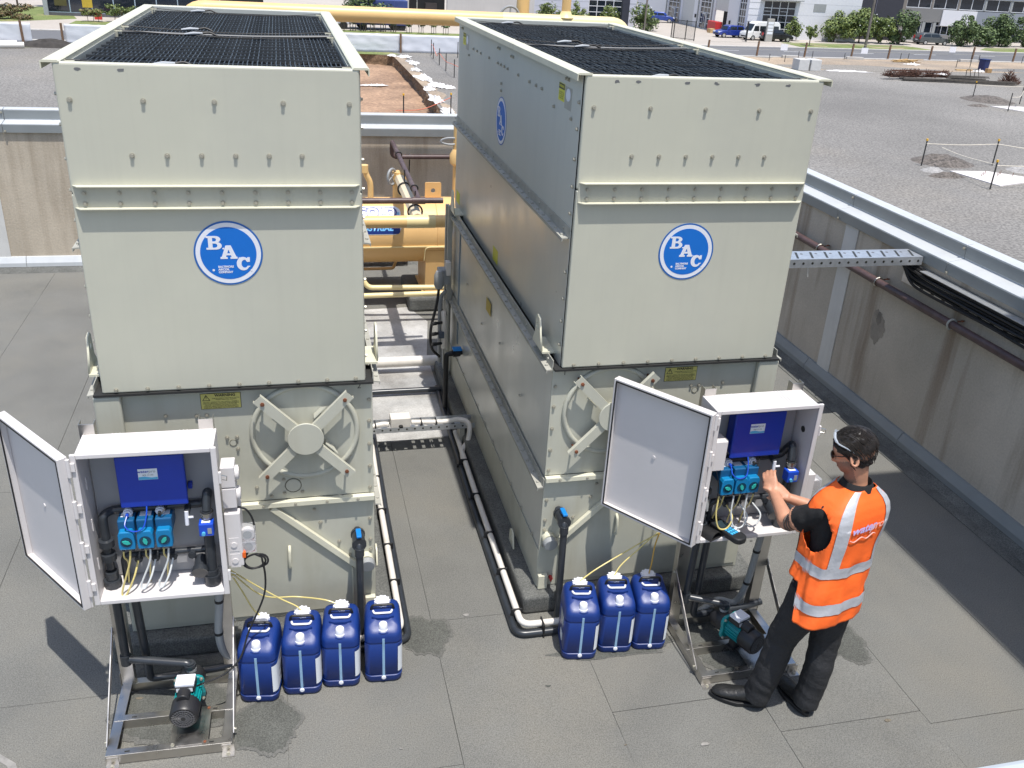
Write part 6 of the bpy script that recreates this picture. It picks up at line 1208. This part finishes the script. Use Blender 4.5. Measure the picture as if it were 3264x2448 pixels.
plant('garden_bush', 'low leggy bush in front of the dark glass building', 'shrub', -17.3, 101.5, 1.15, 1.0, .8, .55, LEAFB[:1]+LEAF[:2], 900, .14, 51, 'bushes before the glass building', 3, 0, 0, True); plant('garden_bush', 'taller clipped bush right of the low leggy bush', 'shrub', -14.6, 102.0, 1.7, 1.5, .8, .6, LEAF, 1300, .14, 52, 'bushes before the glass building', 3, 0, 0, True)
for i, (x, y, h) in enumerate(((-27.5, 116, 4.5), (-24.6, 119, 4.2), (-30, 117, 5))): plant('garden_tree', ('middle', 'rightmost', 'leftmost')[i]+' shady lawn tree at the far left behind the brown hedge', 'tree', x, y, h, 2.0, 1.8, 1.5, LEAFD, 1800, .24, 60+i, 'shade trees on the far left lawn')

# ---- vehicles
TYRE = mat('tyre', (.015, .015, .015), .8); RIM = mat('alloy_rim', (.55, .55, .56), .3, metal=.8); GLASSD = mat('tinted_glass', (.012, .016, .02), .08, var=.05, spec=.6); LAMP = mat('headlamp', (.75, .77, .8), .12); TAIL = mat('tail_lamp', (.50, .02, .02), .25)
def car(label, cat, x, y, rz, L, Wd, Hh, col, kind='hatch', name='parked_car', grp=None):
    P_ = mat('paint_'+label[:14].replace(' ', '_'), col, .28, var=.03, coat=.7, metal=.15 if kind != 'van' else 0); t = thing(name, label, cat, (x, y, ZG+.02), rz, grp)     # front towards +x
    h = Wd/2; hl = L/2
    pr = {'hatch': ([(-hl, .45), (-hl+.05, .85), (-hl+.1, .98), (hl-1.15, .95), (hl-.25, .80), (hl, .62), (hl, .32), (-hl, .30)], [(-hl+.10, .96), (-hl+.38, Hh-.08), (-hl+.9, Hh), (.25, Hh), (.62, Hh-.12), (hl-1.05, .94)]),
          'wagon': ([(-hl, .45), (-hl+.03, .92), (-hl+.1, 1.0), (hl-1.35, .97), (hl-.25, .80), (hl, .60), (hl, .30), (-hl, .30)], [(-hl+.12, .98), (-hl+.50, Hh-.10), (-hl+1.1, Hh), (.1, Hh), (.45, Hh-.08), (hl-1.3, .96)]),
          'van': ([(-hl, .35), (-hl, 1.05), (hl-.55, 1.05), (hl-.10, .98), (hl, .72), (hl, .30), (-hl, .30)], [(-hl+.02, 1.04), (-hl+.10, Hh-.25), (-hl+.35, Hh), (hl-1.45, Hh), (hl-1.1, Hh-.22), (hl-.50, 1.04)])}[kind]
    MB().prism(pr[0], 'y', -h, h).build('body', P_, t, bevel=.07, seg=3, smooth=True)
    b = MB(); lo = pr[1]; n = len(lo); k = .86; vs = [(p[0], -h*(1 if i in (0, n-1) else k)*.985, p[1]) for i, p in enumerate(lo)]+[(p[0], h*(1 if i in (0, n-1) else k)*.985, p[1]) for i, p in enumerate(lo)]
    b.add(vs, [tuple(range(n)), tuple(range(n, 2*n))[::-1]]+[(i, n+i, n+(i+1) % n, (i+1) % n) for i in range(n)]); cab = b.build('cabin', P_, t, bevel=.05, seg=2, smooth=True)
    zt_ = Hh-.14 if kind != 'van' else 1.72; zb = 1.0 if kind != 'van' else 1.12; xa, xb = lo[0][0]+.35, lo[-1][0]-.25
    segs = ((xa, (xa+xb)/2-.25), ((xa+xb)/2-.17, xb-.12)) if kind != 'van' else ((xa-.1, xa+1.0), (xa+1.08, xb-1.0), (xb-.92, xb-.05))
    for s in (-1, 1):
        yy = lambda z: s*(h*.985*(1-(1-k)*(z-.98)/(Hh-.98))+.012)
        for a, c in segs:
            sl = .22 if c > xb-.3 else .03; b = MB(); b.add([(a, yy(zb), zb), (c, yy(zb), zb), (c-sl, yy(zt_), zt_), (a+.05, yy(zt_), zt_)], [(0, 1, 2, 3) if s < 0 else (3, 2, 1, 0)]); b.add([(a, yy(zb)-s*.03, zb), (c, yy(zb)-s*.03, zb), (c-sl, yy(zt_)-s*.03, zt_), (a+.05, yy(zt_)-s*.03, zt_)], [(3, 2, 1, 0) if s < 0 else (0, 1, 2, 3)]); b.build('side_window', GLASSD, cab)
        for wx in (-hl*.62, hl*.64):
            o = MB().cyl((wx, s*(h-.19), .31), (wx, s*(h+.015), .31), .31, 20).build('wheel', TYRE, t, smooth=True); MB().cyl((wx, s*(h+.010), .31), (wx, s*(h+.025), .31), .20, 16).build('rim', RIM, o, smooth=True)
        MB().box(hl-.18, s*(h-.42) if s > 0 else s*(h-.06), .62, hl+.012, s*(h-.06) if s > 0 else s*(h-.42), .78).build('headlight', LAMP, t, bevel=.02); MB().box(-hl-.015, min(s*(h-.30), s*(h-.03)), .70, -hl+.10, max(s*(h-.30), s*(h-.03)), 1.02 if kind != 'wagon' else 1.2).build('tail_light', TAIL, t, bevel=.02)
        MB().box(lo[-1][0]-.35, min(s*(h+.0), s*(h+.16)), 1.0, lo[-1][0]-.25, max(s*h, s*(h+.16)), 1.12).build('wing_mirror', P_, t, bevel=.02)
    f = lo[-1]; e = lo[-2]; b = MB(); d = Vector((e[0]-f[0], 0, e[1]-f[1])); nn = Vector((-d.z, 0, d.x)).normalized()*-.02; nn = nn if nn.x > 0 else -nn
    p0 = Vector((f[0], 0, f[1]))+d*.10+nn; p1 = Vector((f[0], 0, f[1]))+d*.92+nn; b.add([(p0.x, -h*.86, p0.z), (p0.x, h*.86, p0.z), (p1.x, h*.76, p1.z), (p1.x, -h*.76, p1.z)], [(0, 1, 2, 3)]); b.add([(p0.x-.04, -h*.86, p0.z-.02), (p0.x-.04, h*.86, p0.z-.02), (p1.x-.04, h*.76, p1.z-.02), (p1.x-.04, -h*.76, p1.z-.02)], [(3, 2, 1, 0)]); b.build('windscreen', GLASSD, cab)
    MB().box(hl-.05, -.5, .40, hl+.015, .5, .55).build('grille', BLK, t, bevel=.01); MB().box(-hl-.014, -.26, .55, -hl+.02, .26, .66).build('number_plate', WHITEV, t)
    return t
GV = 'vehicles parked across the road'
car('white high roof van parked behind the black car', 'van', 60.0, 108.9, radians(180+8), 4.9, 1.75, 2.20, (.72, .72, .70), 'van', 'parked_van', GV)
car('bright blue hatchback parked beside the white van', 'car', 56.9, 111.2, radians(180+6), 3.9, 1.7, 1.5, (.008, .03, .24), 'hatch', 'parked_car', GV); car('black hatchback parked in front of the white van', 'car', 61.6, 107.9, radians(0), 4.3, 1.75, 1.42, (.008, .009, .011), 'hatch', 'parked_car', GV)
car('blue car far down the white unit building', 'car', 56.6, 134.2, radians(-20), 3.9, 1.7, 1.45, (.01, .05, .30), 'hatch', 'parked_car', GV); car('dark grey wagon parked in the office driveway', 'car', 87.1, 111.7, radians(-3), 4.6, 1.8, 1.5, (.075, .085, .088), 'wagon', 'parked_car', GV); car('silver car half hidden behind the dark grey wagon', 'car', 85.5, 114.4, radians(-3), 4.6, 1.85, 1.65, (.42, .43, .44), 'wagon', 'parked_car', GV)
t = thing('parked_truck', 'white cab truck with long blue curtain trailer beyond the screen fence', 'truck', (10.9, 104.6, ZG), .06)
MB().box(-2.2, -1.2, 1.0, 3.7, 1.2, 3.1).build('trailer', mat('blue_curtain', (.035, .06, .20), .6, var=.1, vs=.5), t, bevel=.05); MB().box(-2.2, -1.25, .55, 3.7, 1.25, 1.0).build('trailer_skirt', mat('navy_skirt', (.03, .04, .12), .6), t); MB().prism([(-4.1, .5), (-4.1, 1.5), (-3.7, 2.2), (-2.4, 2.3), (-2.4, .5)], 'y', -1.1, 1.1).build('cab', WHITEV, t, bevel=.1, smooth=True); MB().box(-3.6, -1.12, 1.35, -2.7, 1.12, 2.0).build('cab_window', GLASSD, t)
for x in (-3.3, -1.2, 2.4, 3.1):
    for s in (-1, 1): MB().cyl((x, s*.9, .42), (x, s*1.2, .42), .42, 18).build('wheel', TYRE, t, smooth=True)
for k in range(12): MB().box(-2.1+.48*k, -1.222, 1.05, -2.06+.48*k, -1.201, 3.05).build('curtain_strap', mat('strap', (.06, .08, .22), .6), t)

# ---- buildings
BW = mat('white_rendered_wall', (.66, .66, .69), .8, var=.03, vs=.3, streak=.15, scol=(.5, .5, .5)); BG = mat('grey_rendered_wall', (.20, .198, .195), .85, var=.05, vs=.3); BTAN = mat('taupe_wall', (.21, .19, .17), .85, var=.05, vs=.3); BLG = mat('pale_blue_grey_wall', (.24, .26, .30), .8, var=.04, vs=.3); PANE = mat('office_glass', (.015, .02, .03), .06, var=.2, vs=.5, spec=.8); MULL = mat('white_mullion', (.62, .63, .65), .5); ROLL = mat('roller_shutter', (.50, .50, .49), .6, var=.04, bump=.5, bs=1); DARKIN = mat('dark_interior', (.02, .02, .022), .9)
def glazing(t, origin, ux, w0, w1, z0, z1, nc, nr, depth=.12, nrm=(0, -1, 0), frame=MULL, pane=PANE):
    o = Vector(origin); u = Vector(ux); nv = Vector(nrm)
    def slab(a0, a1, b0, b1, d0, d1, name, m, par):
        vs = [o+u*a+nv*d+Vector((0, 0, zz)) for d in (d0, d1) for a, zz in ((a0, b0), (a1, b0), (a1, b1), (a0, b1))]
        return MB().add(vs, [(0, 1, 2, 3), (7, 6, 5, 4), (0, 4, 5, 1), (1, 5, 6, 2), (2, 6, 7, 3), (3, 7, 4, 0)]).build(name, m, par)
    win = slab(w0-.05, w1+.05, z0-.05, z1+.05, -.02, .02, 'window', DARKIN, t)
    for i in range(nc):
        for j in range(nr):
            a0, a1 = w0+(w1-w0)*i/nc+.04, w0+(w1-w0)*(i+1)/nc-.04; b0, b1 = z0+(z1-z0)*j/nr+.04, z0+(z1-z0)*(j+1)/nr-.04; slab(a0, a1, b0, b1, .03, .05, 'pane', pane, win)
    for i in range(nc+1): a = w0+(w1-w0)*i/nc; slab(a-.05, a+.05, z0-.05, z1+.05, .022, .09, 'mullion', frame, win)
    for j in range(nr+1): z = z0+(z1-z0)*j/nr; slab(w0, w1, z-.045, z+.045, .024, .085, 'transom', frame, win)
    return win
t = thing('unit_building', 'white industrial unit building with tall gridded windows and roller doors', 'building', (59.4, 111.5, ZG))
WALLS = [(-.6, 0, 16.0, 5.2)]
MB().box(1.4, 0, 0, 1.9, .5, 7).box(6.5, 0, 0, 15.9, .5, 7).box(1.9, 0, 4.62, 6.5, .5, 7).box(1.9, .05, 0, 6.5, .5, .35).build('front_wall', BW, t)
MB().box(-.2, -.15, 0, 1.39, .6, 7).build('corner_pillar', BW, t)
for k in range(9): MB().box(-.22, -.17, .55+.75*k, 1.41, -.151, .58+.75*k).build('pillar_joint', GREYP, t)
for k in range(1, 4): MB().box(6.6, -.006, 1.4*k+.2, 15.9, .002, 1.4*k+.225).build('panel_joint', mat('joint_grey', (.5, .5, .52), .8), t)
glazing(t, (0, .12, 0), (1, 0, 0), 1.95, 6.45, .40, 4.55, 4, 5); MB().box(1.3, -.9, 4.66, 7.0, .3, 4.78).build('canopy', GREYP, t); MB().box(9.0, -.03, 3.5, 10.75, .01, 4.45).build('louvre_panel', GREYP, t)
for a in (2.05, 4.35): MB().box(a, -.02, 3.3, a+1.05, .02, 3.36).build('vent_bar', MULL, t)
MB().box(7.2, -.25, 0, 8.0, 0, 1.2).build('meter_cupboard', BW, t, bevel=.02)
# side facade: looks towards -x, runs back along +y
sd = lambda y0, y1, z0, z1, m, nm, d=0.: MB().box(-.25-d, y0, z0, .0, y1, z1).build(nm, m, t)
for y0, y1 in ((2.5, 5.7), (9.8, 11.2), (14.8, 16.9), (21.3, 22.2), (26.8, 40)): sd(y0, y1, 0, 7, BW, 'side_wall')
for y0, y1 in ((5.7, 9.8), (16.9, 21.3), (11.2, 14.8), (22.2, 26.8), (.6, 2.5)): sd(y0, y1, 5.0, 7, BW, 'side_wall_top')
glazing(t, (-.05, 0, 0), (0, -1, 0), -2.5, -.6, 0.05, 4.95, 3, 6, nrm=(-1, 0, 0)); glazing(t, (-.05, 0, 0), (0, -1, 0), -14.75, -11.25, .05, 4.95, 3, 7, nrm=(-1, 0, 0)); glazing(t, (-.05, 0, 0), (0, -1, 0), -26.7, -22.3, .05, 4.95, 3, 7, nrm=(-1, 0, 0))
for y0, y1 in ((12.4, 13.6), (23.9, 25.1)):
    dd = MB().box(-.30, y0, 0, -.16, y1, 2.05).build('entrance_door', MULL, t); MB().box(-.32, y0+.12, .1, -.301, (y0+y1)/2-.08, 1.95).build('door_pane', PANE, dd); MB().box(-.32, (y0+y1)/2+.08, .1, -.301, y1-.12, 1.95).build('door_pane', PANE, dd)
sd(5.7, 9.8, 2.75, 5, ROLL, 'roller_shutter', -.1); MB().box(.0, 5.6, 0, 5, 9.9, 5).build('dark_bay', DARKIN, t) if False else MB().box(1.2, 5.6, 0, 1.3, 9.9, 2.9).build('bay_back', DARKIN, t)
sd(16.9, 21.3, 0, 5, ROLL, 'roller_shutter', -.1)
for y in (10.5, 15.2, 22.0, 27.2): MB().box(-.42, y-.07, 0, -.26, y+.07, 7).build('downpipe', GREYP, t)
for y in (15.9, 4.6): MB().box(-.42, y-.12, 1.3, -.26, y+.12, 1.75).build('letter_box', INK, t)
tag(MB().box(58.0, 118.0, ZG+.02, 59.0, 120.6, ZG+1.4).build('skip_bin', mat('red_skip', (.48, .03, .03), .5), None, bevel=.06), 'red skip bin in the open roller door of the white building', 'bin'); tag(MB().box(57.0, 117.2, ZG+.02, 57.7, 118.2, ZG+.55).build('timber_crate', PINE, None, bevel=.01), 'small timber crate beside the red skip bin', 'crate')
t = thing('office_building', 'grey two storey office with dark ribbon windows at the top right', 'building', (84.0, 123.0, ZG), radians(-6))
MB().box(1.0, 0, 0, 5.6, .5, 8).build('taupe_wall', BTAN, t); MB().box(5.6, .02, 2.35, 11.4, .5, 4.15).build('grey_spandrel', BG, t); MB().box(11.4, -.15, 1.9, 16.8, .5, 4.05).build('white_spandrel', BW, t); MB().box(16.8, .02, 1.9, 34, .5, 4.05).build('blue_grey_spandrel', BLG, t); MB().box(5.6, .02, 5.75, 34, .6, 8).build('parapet_band', BLG, t); MB().box(5.6, .02, 0, 34, .5, .65).build('plinth_wall', BG, t)
for k in range(7): a = 5.7+4.15*k; glazing(t, (0, .3, 0), (1, 0, 0), a, a+3.75, 4.2, 5.72, 2, 1); MB().box(a+3.8, .1, 4.16, a+4.1, .5, 5.75).build('mullion_wall', BTAN if k < 2 else GREYP, t)
for a, c, nn in ((5.8, 8.6, 2), (9.2, 10.3, 1), (10.9, 12.9, 2), (13.5, 18, 3), (19, 24, 3)): glazing(t, (0, .3, 0), (1, 0, 0), a, c, .68, 2.3 if a < 10.5 else 1.86, nn, 1)
for a in (8.7, 10.4): MB().box(a, .05, .66, a+.45, .5, 2.34).build('pier', GREYP, t)
MB().cyl((12.9, -2.2, 0), (12.9, -2.2, 2.6), .12, 12).build('porch_column', BW, t, smooth=True); MB().box(5.6, .6, .6, 34, .7, 5.8).build('dark_rooms', DARKIN, t)
t = thing('link_building', 'dark recessed building between the white units and the grey office', 'building', (75.4, 116.5, ZG)); MB().box(0, 0, 0, 9.5, .6, 8).build('recess_wall', mat('dark_wall', (.035, .035, .045), .6), t); MB().box(1.5, -.1, 2.5, 1.62, 0, 8).build('frame_post', mat('dark_frame', (.10, .10, .13), .5), t); MB().box(5.2, -.1, 0, 5.32, 0, 8).build('frame_post', MATS['dark_frame'], t)
t = thing('pale_warehouse', 'pale concrete warehouse with a dark open bay above the overhead pipe', 'building', (15.0, 113, ZG)); MB().box(0, 0, 0, 1.0, .5, 8).box(5.6, 0, 0, 16.4, .5, 8).box(1.0, 0, 4.6, 5.6, .5, 8).build('front_wall', mat('pale_concrete_wall', (.45, .43, .41), .85, var=.06, vs=.3, streak=.2), t); MB().box(.9, 2.5, 0, 5.7, 2.7, 5).build('bay_back', DARKIN, t); MB().box(1.0, .5, 0, 1.06, 2.6, 4.6).build('bay_side', DARKIN, t); MB().box(2.0, .6, 1.0, 2.1, .7, 4.6).build('racking_post', GALVD, t); MB().box(3.2, 1.5, 1.4, 4.6, 2.2, 2.4).build('stored_box', mat('brown_store', (.10, .08, .07), .8), t)
t = thing('blue_block_wall', 'white block building with gridded window above the right tower', 'building', (30.0, 121, ZG)); MB().box(0, 0, 0, 10.9, .5, 8).box(15.6, 0, 0, 17.6, .5, 8).box(10.9, 0, 4.8, 15.6, .5, 8).box(10.9, .1, 0, 15.6, .5, .3).build('front_wall', mat('bluish_white_wall', (.52, .53, .60), .8, var=.03, vs=.4), t); glazing(t, (0, .15, 0), (1, 0, 0), 10.95, 15.55, .35, 4.75, 4, 6)
for k in range(1, 6): MB().box(0, -.006, .75*k, 10.9, .002, .75*k+.03).build('block_course', GREYP, t)
for k in range(1, 6): MB().box(15.6, -.02, .75*k, 17.6, .002, .75*k+.04).build('block_course', GREYP, t)
MB().box(6.0, -.08, 3.6, 7.8, 0, 4.0).build('vent_box', BW, t)
t = thing('glass_building', 'dark glass fronted building with pale blue frames at the top left', 'building', (-22.7, 107.2, ZG)); MB().box(0, .5, 0, 22, .9, 7).build('back_wall', DARKIN, t); glazing(t, (0, .2, 0), (1, 0, 0), .1, 17.4, .35, 4.8, 8, 1, frame=mat('blue_frame', (.30, .38, .44), .5)); MB().box(-.3, -.1, 0, .15, .6, 7).build('end_pier', mat('pier_grey', (.32, .34, .35), .8), t); MB().box(.15, .1, 0, 22, .5, .34).build('sill_wall', mat('sill_dark', (.10, .10, .11), .8), t)
MB().box(3.5, .1, .9, 4.5, .14, 1.75).build('yellow_poster', mat('poster_yellow', (.45, .32, .03), .6), t); MB().box(.8, .1, 1.0, 2.0, .14, 1.7).build('olive_poster', mat('poster_olive', (.08, .07, .02), .6), t)
o = MB().box(-17.6, 104.0, ZG, -16.9, 104.4, ZG+.75).build('litter_bin', mat('red_bin', (.50, .04, .03), .5), None, bevel=.03); tag(o, 'small red and white bin before the glass building', 'bin')
# ---- poles, pylon, gate
tag(MB().cyl((71.2, 102.6, ZG), (71.2, 102.6, ZG+9), .17, 12, .13).build('utility_pole', mat('grey_timber_pole', (.16, .14, .12), .9, var=.2, vs=3), None, smooth=True), 'tall timber utility pole on the grass verge', 'pole'); tag(MB().cyl((46.6, 114.6, ZG), (46.6, 114.6, ZG+9), .11, 10).build('utility_pole', MATS['grey_timber_pole'], None, smooth=True), 'slim pole in front of the round dark tree', 'pole'); tag(MB().box(43.85, 115.9, ZG, 44.8, 116.5, ZG+8).build('sign_column', mat('navy_column', (.02, .022, .035), .5), None, bevel=.03), 'dark navy column rising beside the gridded window', 'column')
t = thing('sign_pylon', 'concrete tenants sign pylon in front of the white van', 'sign', (60.2, 106.9, ZG)); MB().box(-.45, -.15, 0, .45, .15, 2.7).build('pylon', mat('pylon_concrete', (.36, .35, .32), .85, var=.08), t, bevel=.03)
for k in range(4): MB().box(-.36, -.17, .9+.38*k, .36, -.151, 1.2+.38*k).build('tenant_panel', PAPER, t)
t = thing('steel_gate', 'dark tubular gate panel standing open behind the right tower', 'gate', (47.2, 106.9, ZG), atan2(-2.9, 1.75)); L = 3.4
for z in (.15, 2.15): MB().box(0, -.03, z-.03, L, .03, z+.03).build('gate_rail', BLK, t)
for x in (0, .35, L*.62, L): MB().box(x-.04, -.04, 0, x+.04, .04, 2.25).build('gate_post', BLK, t)
for k in range(26): MB().cyl((.12+k*.125, 0, .15), (.12+k*.125, 0, 2.15), .012, 5).build('gate_bar', BLK, t)
t = thing('steel_gate', 'dark gate leaf folded beside the sign pylon', 'gate', (56.6, 105.6, ZG), 1.2)
for x in (0, 1.2): MB().box(x-.06, -.05, 0, x+.06, .05, 2.3).build('gate_post', BLK, t)
for z in (.2, 2.2): MB().box(0, -.03, z-.03, 1.2, .03, z+.03).build('gate_rail', BLK, t)
for k in range(9): MB().cyl((.12+k*.12, 0, .2), (.12+k*.12, 0, 2.2), .012, 5).build('gate_bar', BLK, t)
for x, y, lb in ((8.6, 96.5, None),): pass
